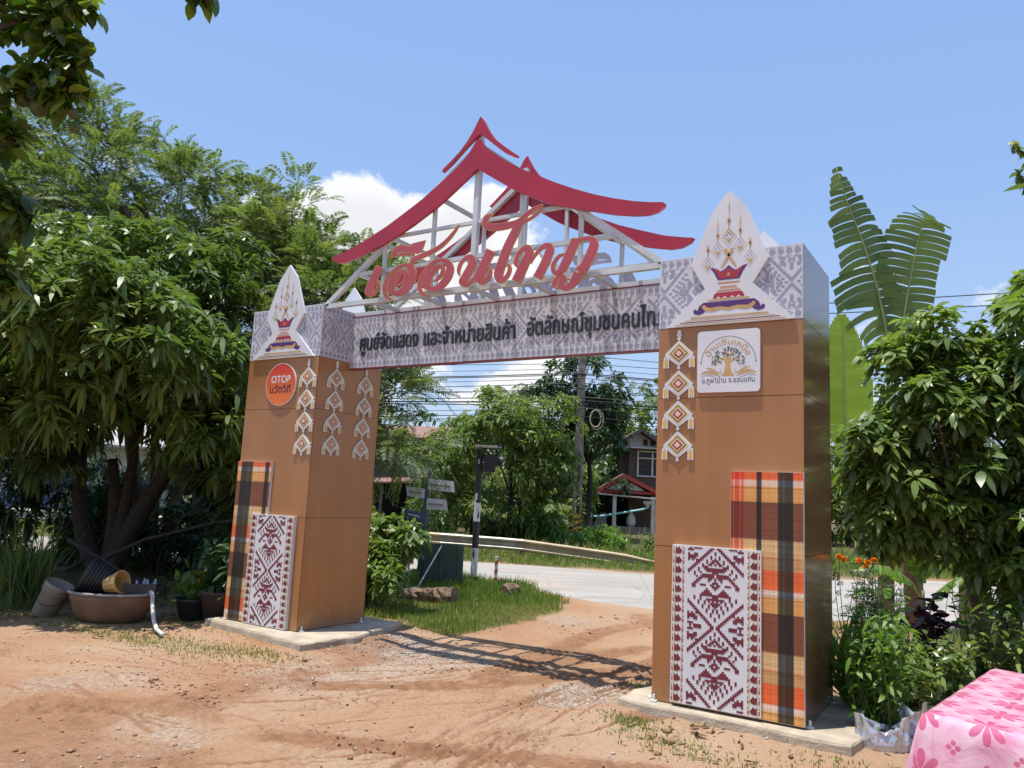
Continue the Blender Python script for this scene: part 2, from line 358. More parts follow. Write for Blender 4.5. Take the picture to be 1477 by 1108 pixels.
TR={'a':[[[1894,3946,1986,3902],[1883,3923,1973,3880],[1866,3890,1953,3848],[1848,3853,1933,3814],[1831,3821,1915,3783],[1817,3794,1901,3756],[1803,3768,1889,3731],[1790,3744,1879,3707],[1781,3723,1870,3687],[1773,3707,1863,3671],[1767,3692,1859,3660],[1763,3675,1857,3655],[1767,3655,1854,3656],[1782,3635,1849,3658],[1804,3621,1844,3656],[1826,3614,1843,3651],[1848,3613,1845,3647],[1866,3615,1852,3645],[1884,3619,1864,3647],[1901,3626,1877,3652],[1916,3635,1887,3658],[1928,3647,1897,3666],[1938,3661,1906,3677],[1946,3676,1914,3690],[1952,3691,1920,3703],[1955,3707,1924,3715],[1956,3724,1926,3729],[1954,3739,1927,3743],[1951,3753,1927,3755],[1946,3766,1926,3765],[1938,3777,1924,3774],[1931,3785,1921,3783],[1926,3790,1919,3789]]],'b':[[[2153,3548,2150,3542],[2140,3556,2135,3546],[2120,3567,2113,3551],[2102,3579,2087,3560],[2090,3591,2063,3573],[2080,3604,2045,3591],[2071,3620,2030,3612],[2064,3637,2020,3634],[2060,3655,2013,3658],[2059,3674,2011,3682],[2061,3696,2013,3708],[2066,3719,2018,3734],[2072,3740,2027,3758],[2082,3760,2038,3780],[2093,3779,2052,3802],[2107,3798,2069,3822],[2122,3814,2087,3839],[2139,3828,2107,3855],[2157,3840,2129,3868],[2176,3851,2151,3879],[2197,3860,2174,3888],[2219,3869,2198,3897],[2242,3877,2224,3904],[2264,3882,2250,3910],[2284,3883,2275,3914],[2302,3879,2300,3915],[2318,3873,2325,3913],[2330,3865,2351,3908],[2336,3857,2376,3897],[2341,3850,2399,3880],[2345,3840,2418,3860],[2348,3829,2432,3839],[2350,3817,2442,3815],[2351,3805,2446,3791],[2349,3788,2445,3766],[2347,3771,2441,3743],[2342,3755,2435,3721],[2337,3742,2426,3701],[2329,3729,2415,3683],[2320,3716,2402,3666],[2309,3703,2388,3651],[2298,3690,2372,3636],[2285,3677,2355,3622],[2272,3666,2335,3609],[2259,3656,2314,3598],[2246,3648,2292,3591],[2233,3641,2268,3585],[2221,3635,2243,3583],[2209,3633,2217,3583],[2197,3636,2191,3587],[2182,3641,2164,3594],[2169,3648,2138,3604],[2164,3652,2114,3619],[2164,3654,2097,3639],[2163,3660,2088,3660],[2163,3669,2084,3678],[2164,3680,2083,3695],[2167,3691,2083,3712],[2171,3702,2086,3731],[2177,3713,2091,3749],[2183,3724,2101,3767],[2191,3736,2115,3783],[2201,3750,2132,3798],[2212,3764,2150,3811],[2224,3776,2169,3823],[2236,3788,2188,3832],[2248,3799,2209,3840],[2260,3808,2230,3847],[2270,3814,2251,3850],[2278,3815,2272,3850],[2287,3814,2292,3846],[2294,3812,2310,3840],[2297,3810,2326,3829],[2298,3808,2337,3815],[2299,3802,2343,3801],[2299,3794,2345,3786],[2298,3785,2344,3772],[2295,3775,2339,3758],[2290,3763,2332,3743],[2284,3750,2322,3730],[2277,3739,2312,3718],[2271,3730,2301,3708],[2263,3721,2289,3700],[2256,3713,2276,3694],[2249,3707,2262,3690],[2241,3704,2247,3689],[2231,3702,2233,3691],[2221,3701,2222,3693],[2213,3700,2214,3695]],[[2401,3891,2379,3886],[2398,3898,2374,3892],[2395,3907,2367,3902],[2393,3915,2359,3915],[2394,3919,2357,3930],[2397,3921,2361,3942],[2403,3924,2368,3953],[2411,3928,2379,3961],[2422,3931,2394,3969],[2436,3934,2412,3975],[2454,3937,2432,3980],[2476,3940,2453,3984],[2500,3945,2476,3988],[2526,3951,2502,3993],[2554,3958,2531,3999],[2583,3965,2560,4005],[2610,3972,2587,4011],[2635,3979,2612,4017],[2659,3985,2636,4023],[2683,3992,2658,4029],[2705,4000,2679,4036],[2726,4010,2698,4044],[2746,4020,2717,4052],[2764,4030,2735,4061],[2782,4042,2753,4071],[2801,4056,2772,4083],[2820,4070,2792,4096],[2838,4085,2811,4109],[2855,4100,2829,4122],[2870,4115,2845,4135],[2884,4130,2860,4149],[2897,4145,2874,4162],[2910,4160,2889,4175],[2923,4178,2905,4190],[2935,4197,2922,4206],[2946,4214,2938,4220],[2954,4226,2948,4230]]],'mark_poly':[[2084,4008],[2097,4047],[2112,4079],[2160,4113],[2244,4118],[2312,4099],[2355,4080],[2369,4115],[2536,4128],[2516,4071],[2492,4022],[2444,4005],[2402,4017],[2266,4052],[2215,4062],[2148,4054],[2120,4032],[2268,4035],[2403,4007],[2400,3993],[2270,4010],[2186,4014]],'c':[[[2625,3544,2623,3538],[2612,3551,2609,3541],[2593,3561,2587,3545],[2574,3571,2563,3551],[2560,3582,2540,3560],[2549,3592,2522,3573],[2539,3603,2506,3589],[2531,3615,2493,3606],[2525,3629,2484,3626],[2522,3645,2479,3648],[2521,3664,2478,3671],[2522,3684,2480,3695],[2527,3705,2485,3719],[2535,3728,2495,3745],[2547,3752,2509,3771],[2562,3776,2526,3797],[2580,3798,2545,3821],[2600,3819,2568,3844],[2624,3838,2594,3865],[2649,3855,2621,3884],[2672,3868,2648,3898],[2693,3875,2675,3906],[2714,3879,2702,3910],[2735,3880,2728,3910],[2755,3878,2753,3909],[2775,3872,2777,3908],[2792,3864,2803,3904],[2805,3854,2830,3897],[2813,3845,2855,3884],[2819,3836,2877,3865],[2825,3825,2894,3844],[2831,3813,2906,3821],[2833,3801,2914,3797],[2833,3789,2916,3773],[2830,3774,2914,3749],[2826,3758,2908,3727],[2819,3742,2900,3706],[2812,3728,2889,3686],[2801,3713,2875,3667],[2790,3698,2860,3650],[2778,3685,2844,3634],[2765,3672,2826,3621],[2752,3660,2807,3608],[2738,3650,2785,3597],[2725,3642,2763,3589],[2711,3636,2739,3584],[2696,3630,2714,3583],[2681,3627,2689,3584],[2668,3628,2665,3587],[2655,3634,2640,3592],[2643,3643,2614,3600],[2635,3653,2589,3611],[2633,3659,2567,3628],[2634,3661,2551,3650],[2635,3664,2544,3671],[2635,3672,2543,3691],[2637,3682,2546,3710],[2641,3695,2552,3730],[2648,3710,2561,3750],[2656,3725,2573,3770],[2665,3740,2587,3787],[2674,3754,2604,3803],[2684,3768,2623,3817],[2695,3781,2644,3828],[2707,3792,2664,3838],[2719,3801,2685,3845],[2733,3808,2707,3850],[2745,3812,2728,3853],[2752,3814,2750,3852],[2755,3814,2770,3844],[2759,3812,2787,3832],[2764,3807,2798,3819],[2767,3802,2805,3804],[2768,3795,2807,3789],[2767,3784,2805,3773],[2764,3773,2801,3758],[2759,3761,2794,3744],[2752,3750,2784,3730],[2743,3738,2772,3717],[2732,3726,2759,3705],[2723,3717,2744,3696],[2712,3709,2726,3690],[2700,3702,2708,3688],[2687,3696,2692,3688],[2678,3692,2681,3687]]],'d':[[[2997,3712,2991,3712],[2996,3721,2986,3720],[2994,3733,2978,3731],[2993,3746,2971,3747],[2995,3758,2967,3763],[2998,3773,2968,3781],[3002,3789,2972,3800],[3008,3806,2978,3819],[3015,3820,2987,3836],[3025,3832,2998,3851],[3038,3843,3013,3865],[3052,3852,3028,3876],[3066,3858,3043,3886],[3080,3861,3059,3894],[3094,3862,3076,3902],[3104,3860,3096,3906],[3106,3857,3121,3903],[3106,3855,3145,3891],[3109,3850,3163,3875],[3111,3844,3178,3854],[3110,3840,3185,3830],[3108,3834,3184,3807],[3103,3822,3177,3787],[3094,3806,3168,3768],[3084,3789,3158,3750],[3072,3771,3147,3729],[3059,3751,3134,3708],[3045,3731,3120,3687],[3033,3713,3108,3669],[3023,3698,3096,3652],[3011,3684,3085,3638],[3001,3667,3078,3631],[2997,3641,3076,3635],[3014,3613,3070,3644],[3037,3598,3068,3642],[3061,3591,3072,3637],[3084,3589,3076,3634],[3103,3593,3083,3632],[3120,3601,3096,3634],[3135,3610,3111,3639],[3150,3620,3126,3646],[3165,3631,3140,3655],[3180,3644,3155,3665],[3194,3657,3169,3677],[3206,3671,3181,3689],[3216,3687,3193,3701],[3224,3703,3204,3714],[3229,3718,3213,3727],[3234,3728,3220,3736]],[[3304,3938,3399,3889],[3298,3924,3391,3876],[3289,3903,3379,3856],[3278,3878,3366,3833],[3267,3854,3353,3810],[3255,3831,3340,3786],[3241,3805,3327,3761],[3227,3779,3314,3736],[3215,3753,3304,3714],[3205,3730,3296,3692],[3195,3707,3290,3671],[3188,3682,3286,3656],[3189,3654,3284,3649],[3203,3626,3281,3647],[3227,3606,3278,3642],[3253,3594,3277,3636],[3280,3590,3274,3632],[3302,3596,3279,3631],[3319,3607,3291,3635],[3333,3621,3305,3644],[3346,3635,3317,3655],[3356,3651,3327,3667],[3366,3669,3335,3683],[3373,3688,3341,3699],[3375,3707,3345,3712],[3370,3726,3345,3724],[3359,3742,3342,3738],[3348,3754,3338,3751],[3341,3763,3335,3761]]],'e':[[[3339,4283,3342,4278],[3327,4283,3334,4271],[3309,4283,3323,4262],[3288,4281,3312,4251],[3270,4275,3305,4242],[3257,4264,3300,4233],[3246,4251,3295,4223],[3239,4235,3292,4214],[3236,4218,3292,4208],[3238,4199,3295,4202],[3245,4180,3299,4195],[3258,4160,3303,4191],[3280,4143,3308,4189],[3305,4130,3318,4185],[3331,4121,3336,4180],[3359,4115,3358,4176],[3388,4110,3382,4173],[3418,4107,3408,4170],[3451,4105,3437,4169],[3483,4105,3468,4169],[3514,4106,3497,4168],[3544,4108,3525,4168],[3573,4112,3553,4168],[3601,4117,3580,4169],[3626,4123,3603,4171],[3648,4130,3621,4175],[3666,4139,3637,4180],[3683,4148,3653,4186],[3700,4159,3670,4194],[3717,4171,3687,4204],[3734,4185,3704,4215],[3750,4199,3722,4228],[3766,4211,3741,4239],[3782,4222,3759,4249],[3797,4232,3777,4258],[3813,4242,3795,4266],[3829,4250,3815,4273],[3849,4258,3838,4278],[3870,4266,3863,4281],[3890,4273,3885,4284],[3904,4278,3900,4285]],[[3898,4283,3905,4280],[3893,4274,3902,4269],[3885,4260,3898,4253],[3875,4246,3892,4235],[3864,4233,3881,4219],[3848,4221,3865,4204],[3829,4207,3845,4190],[3809,4195,3824,4177],[3789,4184,3803,4165],[3769,4176,3782,4156],[3749,4169,3761,4149],[3729,4163,3741,4142],[3711,4158,3724,4137],[3695,4154,3709,4130],[3680,4151,3696,4124],[3668,4148,3686,4119],[3660,4146,3679,4115]],[[3629,4174,3697,4138],[3619,4155,3689,4118],[3605,4129,3677,4090],[3588,4098,3664,4058],[3572,4070,3649,4027],[3556,4042,3634,3997],[3539,4014,3617,3968],[3521,3983,3601,3940],[3504,3950,3586,3909],[3488,3914,3571,3876],[3473,3876,3558,3839],[3458,3838,3544,3802],[3446,3804,3533,3768],[3434,3773,3522,3736],[3422,3743,3513,3707],[3412,3714,3506,3682],[3407,3686,3502,3664],[3409,3659,3499,3650],[3417,3634,3498,3640],[3431,3612,3497,3634],[3454,3591,3491,3635],[3484,3583,3483,3636],[3507,3586,3489,3633],[3525,3594,3501,3633],[3540,3604,3513,3635],[3553,3615,3524,3641],[3565,3628,3535,3650],[3576,3643,3544,3662],[3584,3658,3551,3673],[3589,3674,3556,3686],[3592,3691,3559,3700],[3592,3708,3560,3713],[3589,3725,3561,3723],[3580,3739,3559,3732],[3567,3750,3554,3742],[3556,3758,3548,3752],[3548,3762,3543,3759]]],'f':[[[3681,3708,3677,3704],[3675,3717,3667,3710],[3666,3729,3652,3719],[3659,3742,3636,3732],[3657,3752,3625,3751],[3658,3764,3623,3772],[3661,3781,3627,3793],[3666,3800,3634,3814],[3673,3816,3641,3832],[3681,3829,3651,3848],[3691,3842,3662,3863],[3701,3852,3675,3876],[3713,3859,3689,3888],[3728,3862,3704,3898],[3743,3863,3723,3908],[3754,3861,3744,3914],[3752,3859,3773,3911],[3745,3861,3799,3893],[3744,3857,3815,3870],[3744,3850,3824,3846],[3743,3843,3826,3819],[3738,3831,3819,3793],[3728,3813,3808,3769],[3715,3791,3795,3746],[3702,3768,3784,3725],[3690,3746,3774,3703],[3679,3724,3763,3680],[3667,3702,3753,3658],[3656,3681,3742,3636],[3645,3659,3731,3614],[3633,3637,3720,3591],[3622,3618,3710,3572],[3614,3604,3704,3558]],[[3809,3734,3799,3739],[3815,3743,3803,3750],[3824,3757,3809,3765],[3834,3772,3816,3782],[3844,3785,3825,3798],[3855,3798,3836,3812],[3867,3810,3848,3826],[3880,3822,3861,3838],[3893,3832,3874,3850],[3906,3842,3886,3861],[3918,3851,3898,3872],[3931,3857,3910,3883],[3942,3861,3924,3891],[3954,3862,3939,3897],[3965,3861,3955,3902],[3973,3858,3973,3903],[3973,3855,3994,3899],[3970,3854,4014,3887],[3968,3853,4029,3870],[3966,3850,4039,3849],[3964,3844,4042,3826],[3961,3833,4039,3803],[3955,3815,4031,3781],[3947,3795,4022,3758],[3937,3773,4012,3736],[3927,3751,4002,3713],[3915,3728,3990,3688],[3903,3705,3978,3664],[3891,3684,3967,3642],[3878,3663,3955,3620],[3866,3642,3942,3598],[3854,3624,3931,3579],[3846,3611,3924,3566]]],'h':[[[4151,3779,4153,3773],[4142,3780,4145,3770],[4130,3781,4134,3767],[4115,3780,4123,3763],[4100,3776,4113,3758],[4086,3768,4104,3750],[4072,3758,4093,3740],[4060,3746,4083,3728],[4050,3732,4075,3716],[4041,3718,4068,3703],[4034,3701,4063,3689],[4029,3685,4059,3675],[4026,3668,4058,3663],[4027,3652,4060,3652],[4030,3636,4063,3641],[4037,3620,4068,3634],[4049,3606,4071,3631],[4066,3596,4075,3630],[4084,3590,4083,3629],[4104,3589,4091,3631],[4123,3592,4097,3634],[4140,3599,4101,3639],[4155,3609,4105,3649],[4169,3621,4110,3661],[4183,3635,4117,3677],[4196,3653,4126,3695],[4209,3675,4136,3716],[4222,3697,4147,3738],[4234,3719,4157,3760],[4244,3741,4167,3781],[4254,3763,4177,3802],[4263,3785,4187,3823],[4271,3804,4196,3843],[4280,3824,4206,3863],[4289,3844,4215,3883],[4296,3862,4223,3900],[4302,3874,4229,3912]],[[4230,3890,4231,3909],[4243,3887,4243,3908],[4261,3882,4261,3905],[4282,3878,4281,3903],[4302,3875,4298,3902],[4321,3875,4314,3902],[4339,3878,4330,3904],[4355,3880,4349,3906],[4370,3878,4367,3907],[4385,3873,4386,3907],[4400,3866,4406,3906],[4409,3859,4427,3902],[4411,3853,4449,3891],[4411,3849,4467,3873],[4411,3844,4479,3852],[4410,3837,4486,3828],[4408,3826,4486,3802],[4402,3809,4480,3774],[4391,3785,4469,3745],[4379,3759,4456,3717],[4367,3734,4444,3692],[4356,3712,4434,3669],[4346,3692,4422,3647],[4336,3674,4410,3626],[4326,3661,4396,3606],[4316,3651,4379,3589],[4303,3643,4361,3575],[4290,3635,4346,3566],[4280,3629,4337,3559]]],'i':[[[4265,3601,4346,3557],[4261,3592,4340,3548],[4255,3578,4332,3535],[4248,3563,4322,3519],[4242,3550,4312,3505],[4236,3537,4301,3493],[4230,3524,4288,3480],[4223,3513,4274,3468],[4217,3504,4258,3458],[4207,3497,4241,3450],[4196,3490,4222,3443],[4184,3485,4203,3439],[4176,3484,4183,3438],[4170,3485,4162,3441],[4162,3489,4143,3448],[4156,3494,4126,3457],[4156,3494,4110,3472],[4159,3489,4102,3492],[4161,3489,4102,3509],[4163,3495,4106,3521],[4166,3502,4111,3532],[4168,3509,4120,3542],[4173,3518,4130,3550],[4179,3529,4138,3555],[4182,3543,4141,3556],[4180,3558,4142,3555],[4173,3570,4143,3556],[4163,3579,4143,3558],[4151,3585,4142,3559],[4139,3588,4138,3561],[4126,3589,4131,3562],[4113,3588,4123,3561],[4100,3584,4116,3559],[4087,3577,4109,3554],[4075,3568,4100,3546],[4064,3558,4092,3537],[4055,3546,4086,3528],[4050,3534,4082,3520],[4046,3520,4078,3510],[4045,3506,4076,3501],[4047,3493,4074,3494],[4055,3481,4074,3489],[4065,3474,4076,3482],[4073,3469,4080,3474],[4079,3466,4083,3469]]],'big':[[1198,4119],[1223,4131],[1269,4137],[1500,4190],[1747,4279],[1986,4370],[2217,4479],[2442,4589],[2707,4750],[2814,4815],[2918,4888],[3009,4972],[3058,5045],[3097,5101],[3123,5107],[3151,5088],[3186,5032],[3242,4970],[3383,4859],[3642,4688],[3772,4620],[4010,4489],[4223,4386],[4428,4298],[4625,4227],[4815,4170],[4954,4138],[5072,4119],[5094,4101],[5082,4070],[5029,4039],[4939,4026],[4819,4039],[4630,4080],[4433,4139],[4313,4172],[4158,4223],[3958,4293],[3862,4337],[3740,4401],[3645,4447],[3502,4536],[3172,4756],[3126,4790],[2934,4663],[2725,4524],[2611,4460],[2347,4330],[2154,4250],[1979,4184],[1639,4088],[1425,4041],[1319,4044],[1229,4080]],'cap':[[2677,4848],[2698,4875],[2804,4948],[2898,5023],[2978,5108],[3038,5189],[3095,5287],[3124,5341],[3169,5289],[3240,5162],[3319,5058],[3438,4956],[3543,4872],[3590,4837],[3590,4826],[3581,4821],[3535,4839],[3442,4892],[3334,4982],[3225,5079],[3128,5155],[3044,5099],[2962,5037],[2807,4910],[2701,4841],[2693,4834]]}
# ------------------------------------------------------------------ material palette
mat('bark', (0.062,0.048,0.036), (0.030,0.024,0.019), 14, 0.9, bump=0.8, bscale=30)
mat('bark_grey', (0.20,0.17,0.13), (0.10,0.085,0.07), 12, 0.9, bump=0.7, bscale=35)
mat('concrete_slab', (0.50,0.42,0.31), (0.33,0.27,0.20), 5, 0.9, bump=0.35, bscale=50)
mat('steel_white', (0.60,0.62,0.62), (0.50,0.52,0.52), 6, 0.38, spec=0.5)
mat('roof_red', (0.43,0.024,0.046), (0.34,0.02,0.038), 2.2, 0.34, spec=0.5)
mat('letter_red', (0.47,0.080,0.095), (0.39,0.066,0.080), 3, 0.3, spec=0.5)
mat('letter_gold', (0.70,0.33,0.07), (0.55,0.24,0.05), 9, 0.4, metal=0.2)
mat('acrylic_back', (0.60,0.55,0.66), (0.55,0.51,0.61), 5, 0.45)
mat('letter_dark', (0.030,0.038,0.050), (0.022,0.028,0.038), 9, 0.5)
mat('print_white', (0.60,0.60,0.64), (0.54,0.54,0.58), 2.5, 0.45)
mat('print_grey', (0.32,0.32,0.385), (0.28,0.28,0.34), 5, 0.45)
mat('board_white', (0.70,0.70,0.71), (0.64,0.64,0.66), 3, 0.4)
mat('print_maroon', (0.185,0.028,0.045), (0.15,0.02,0.035), 6, 0.45)
mat('print_yellow', (0.72,0.47,0.07), (0.62,0.38,0.06), 6, 0.45)
mat('print_gold', (0.60,0.36,0.13), (0.50,0.29,0.10), 8, 0.45)
mat('print_purple', (0.10,0.03,0.17), (0.08,0.025,0.14), 6, 0.45)
mat('print_red', (0.42,0.03,0.05), (0.36,0.025,0.04), 6, 0.45)
mat('print_orange', (0.62,0.20,0.09), (0.55,0.17,0.07), 6, 0.45)
mat('print_cream', (0.74,0.62,0.42), (0.68,0.56,0.37), 6, 0.45)
mat('print_brown', (0.10,0.055,0.02), (0.08,0.045,0.018), 6, 0.45)
mat('print_teal', (0.03,0.07,0.09), (0.02,0.10,0.09), 20, 0.45)
mat('sealant', (0.75,0.75,0.72), (0.6,0.6,0.57), 20, 0.7)

def clad_mat():
    """copper-brown aluminium composite sheet: satin with a faint vertical brushing and dust"""
    m = mat('clad_brown', (0.42,0.190,0.072), (0.36,0.160,0.060), 1.1, 0.24, metal=0.2, spec=0.5, coat=0.12)
    N = m.node_tree.nodes; Lk = m.node_tree.links; b = N['Principled BSDF']
    tc = N.new('ShaderNodeTexCoord'); mp = N.new('ShaderNodeMapping'); mp.inputs['Scale'].default_value = (9, 9, 0.25); Lk.new(tc.outputs['Object'], mp.inputs[0])
    n = N.new('ShaderNodeTexNoise'); n.inputs['Scale'].default_value = 1.0; n.inputs['Detail'].default_value = 4; Lk.new(mp.outputs[0], n.inputs[0])
    bp = N.new('ShaderNodeBump'); bp.inputs['Strength'].default_value = 0.02; bp.inputs['Distance'].default_value = 0.02; Lk.new(n.outputs['Fac'], bp.inputs['Height']); Lk.new(bp.outputs[0], b.inputs['Normal'])
    # dust and rain-splashed mud near the foot, faint runs below the joints
    base = b.inputs['Base Color'].links[0].from_socket
    sp = N.new('ShaderNodeSeparateXYZ'); Lk.new(tc.outputs['Object'], sp.inputs[0])
    n3 = N.new('ShaderNodeTexNoise'); n3.inputs['Scale'].default_value = 9; n3.inputs['Detail'].default_value = 8; n3.inputs['Roughness'].default_value = .7; Lk.new(tc.outputs['Object'], n3.inputs[0])
    fz = N.new('ShaderNodeMapRange'); Lk.new(sp.outputs['Z'], fz.inputs[0]); fz.inputs[1].default_value = .1; fz.inputs[2].default_value = .55; fz.inputs[3].default_value = .30; fz.inputs[4].default_value = -.12
    ad = N.new('ShaderNodeMath'); ad.operation = 'ADD'; Lk.new(n3.outputs['Fac'], ad.inputs[0]); Lk.new(fz.outputs[0], ad.inputs[1])
    ds = N.new('ShaderNodeMapRange'); ds.interpolation_type = 'SMOOTHSTEP'; Lk.new(ad.outputs[0], ds.inputs[0]); ds.inputs[1].default_value = .55; ds.inputs[2].default_value = .85; ds.inputs[4].default_value = .55
    dm = N.new('ShaderNodeMix'); dm.data_type = 'RGBA'; Lk.new(ds.outputs[0], dm.inputs['Factor']); Lk.new(base, dm.inputs['A']); dm.inputs['B'].default_value = (.42,.26,.15,1)
    st = N.new('ShaderNodeMapRange'); Lk.new(n.outputs['Fac'], st.inputs[0]); st.inputs[1].default_value = .35; st.inputs[2].default_value = .7; st.inputs[3].default_value = .95; st.inputs[4].default_value = 1.04
    sm = N.new('ShaderNodeMix'); sm.data_type = 'RGBA'; sm.blend_type = 'MULTIPLY'; sm.inputs['Factor'].default_value = 1; Lk.new(dm.outputs['Result'], sm.inputs['A']); Lk.new(st.outputs[0], sm.inputs['B']); Lk.new(sm.outputs['Result'], b.inputs['Base Color'])
    n4 = N.new('ShaderNodeTexNoise'); n4.inputs['Scale'].default_value = 1.6; n4.inputs['Detail'].default_value = 1; Lk.new(tc.outputs['Object'], n4.inputs[0])
    b4 = N.new('ShaderNodeBump'); b4.inputs['Strength'].default_value = .12; b4.inputs['Distance'].default_value = .05; Lk.new(n4.outputs['Fac'], b4.inputs['Height']); Lk.new(bp.outputs[0], b4.inputs['Normal']); Lk.new(b4.outputs[0], b.inputs['Normal'])
    mr = N.new('ShaderNodeMapRange'); Lk.new(n.outputs['Fac'], mr.inputs[0]); mr.inputs[3].default_value = 0.24; mr.inputs[4].default_value = 0.36; Lk.new(mr.outputs[0], b.inputs['Roughness'])
clad_mat()
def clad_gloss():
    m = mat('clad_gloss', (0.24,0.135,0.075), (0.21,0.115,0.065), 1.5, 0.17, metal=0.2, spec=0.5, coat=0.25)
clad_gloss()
def plaid_mat():
    m = bpy.data.materials.new('plaid'); m.use_nodes = True; MATS['plaid'] = m
    N = m.node_tree.nodes; Lk = m.node_tree.links; b = N['Principled BSDF']; b.inputs['Roughness'].default_value = 0.38
    uv = N.new('ShaderNodeUVMap'); uv.uv_map = 'UVMap'; sp = N.new('ShaderNodeSeparateXYZ'); Lk.new(uv.outputs[0], sp.inputs[0])
    def ramp(src, stops):
        r = N.new('ShaderNodeValToRGB'); r.color_ramp.interpolation = 'LINEAR'; el = r.color_ramp.elements
        while len(el) > 1: el.remove(el[-1])
        for i, (p, c) in enumerate(stops):
            e = el[0] if i == 0 else el.new(p)
            e.position = p; e.color = (*c, 1)
        Lk.new(src, r.inputs[0]); return r.outputs[0]
    T = (1,.93,.80); B = (.13,.20,.25); Rd = (.92,.22,.20); K = (.07,.09,.12); S = (.98,.80,.62)
    warp = [(0,Rd),(.03,Rd),(.04,S),(.07,Rd),(.12,Rd),(.13,T),(.16,Rd),(.19,(1,.6,.45)),(.22,T),(.36,S),(.37,K),(.43,K),(.44,S),(.50,T),(.54,S),(.56,T),(.65,T),(.66,B),(.70,K),(.74,B),(.76,K),(.85,K),(.86,B),(.87,T),(.93,S),(1,T)]
    O = (.78,.16,.045); Wt = (.80,.66,.60); Y = (.74,.40,.14); Br = (.215,.075,.04); Be = (.70,.50,.27); Tn = (.60,.36,.17)
    weft = [(0,O),(.09,O),(.11,Wt),(.14,Wt),(.17,Y),(.175,Br),(.18,Y),(.30,Y),(.31,(.12,.06,.03)),(.33,Br),(.64,Br),(.66,Be),(.80,Be),(.81,(.65,.18,.10)),(.82,Tn),(.91,Tn),(.93,O),(1,O)]
    fr = N.new('ShaderNodeMath'); fr.operation = 'FRACT'; Lk.new(sp.outputs['Y'], fr.inputs[0])
    cw = ramp(sp.outputs['X'], warp); cf = ramp(fr.outputs[0], weft)
    mx = N.new('ShaderNodeMix'); mx.data_type = 'RGBA'; mx.blend_type = 'MULTIPLY'; mx.inputs['Factor'].default_value = 1; Lk.new(cw, mx.inputs['A']); Lk.new(cf, mx.inputs['B'])
    # thread-wide streaks both ways
    def streak(sc):
        mp = N.new('ShaderNodeMapping'); mp.inputs['Scale'].default_value = sc; Lk.new(uv.outputs[0], mp.inputs[0])
        n = N.new('ShaderNodeTexNoise'); n.inputs['Scale'].default_value = 1; n.inputs['Detail'].default_value = 2; Lk.new(mp.outputs[0], n.inputs[0])
        r = N.new('ShaderNodeMapRange'); Lk.new(n.outputs['Fac'], r.inputs[0]); r.inputs[1].default_value = .3; r.inputs[2].default_value = .7; r.inputs[3].default_value = .72; r.inputs[4].default_value = 1.2; return r.outputs[0]
    m1 = N.new('ShaderNodeMath'); m1.operation = 'MULTIPLY'; Lk.new(streak((90,.6,1)), m1.inputs[0]); Lk.new(streak((.6,90,1)), m1.inputs[1])
    m2 = N.new('ShaderNodeMix'); m2.data_type = 'RGBA'; m2.blend_type = 'MULTIPLY'; m2.inputs['Factor'].default_value = .8; Lk.new(mx.outputs['Result'], m2.inputs['A']); Lk.new(m1.outputs[0], m2.inputs['B'])
    Lk.new(m2.outputs['Result'], b.inputs['Base Color'])
plaid_mat()
def disc_mat():
    m = bpy.data.materials.new('disc_print'); m.use_nodes = True; MATS['disc_print'] = m
    N = m.node_tree.nodes; Lk = m.node_tree.links; b = N['Principled BSDF']; b.inputs['Roughness'].default_value = 0.35
    tc = N.new('ShaderNodeTexCoord'); sp = N.new('ShaderNodeSeparateXYZ'); Lk.new(tc.outputs['Object'], sp.inputs[0])
    mr = N.new('ShaderNodeMapRange'); Lk.new(sp.outputs['Z'], mr.inputs[0]); mr.inputs[1].default_value = -.24; mr.inputs[2].default_value = .24
    r = N.new('ShaderNodeValToRGB'); r.color_ramp.elements[0].color = (.78,.20,.035,1); r.color_ramp.elements[1].color = (.55,.03,.03,1); Lk.new(mr.outputs[0], r.inputs[0]); Lk.new(r.outputs[0], b.inputs['Base Color'])
disc_mat()

GREEN = [(0.020,0.045,0.010),(0.040,0.085,0.018),(0.065,0.125,0.028)]
leaf_mat('leaf_mango', [(0.050,0.086,0.024),(0.092,0.145,0.040),(0.15,0.215,0.058),(0.26,0.31,0.085)], 0.33, 0.40, 0.38)
leaf_mat('leaf_feather', [(0.075,0.110,0.044),(0.12,0.165,0.062),(0.165,0.215,0.075),(0.28,0.31,0.09)], 0.42, 0.5, 0.4)
leaf_mat('leaf_glossy', [(0.065,0.110,0.028),(0.12,0.185,0.046),(0.18,0.255,0.062),(0.29,0.34,0.085)], 0.38, 0.36, 0.65)
leaf_mat('leaf_citrus', [(0.030,0.062,0.012),(0.058,0.110,0.018),(0.13,0.185,0.026),(0.22,0.26,0.035)], 0.42, 0.38, 0.5, (1.35,1.5,.45))
leaf_mat('leaf_far', [(0.058,0.098,0.028),(0.11,0.165,0.042),(0.17,0.225,0.056),(0.29,0.32,0.085)], 0.40, 0.5, 0.4)
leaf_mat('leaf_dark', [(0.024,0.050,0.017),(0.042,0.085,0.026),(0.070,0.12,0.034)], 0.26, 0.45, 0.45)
leaf_mat('leaf_bright', [(0.075,0.15,0.022),(0.12,0.22,0.032),(0.18,0.29,0.042)], 0.40, 0.42, 0.45)
leaf_mat('leaf_banana', [(0.060,0.105,0.040),(0.090,0.145,0.050),(0.13,0.19,0.06),(0.20,0.26,0.08)], 0.36, 0.38, 0.5)
leaf_mat('leaf_banana_pale', [(0.26,0.36,0.05),(0.33,0.43,0.07)], 0.5, 0.45, 0.4)
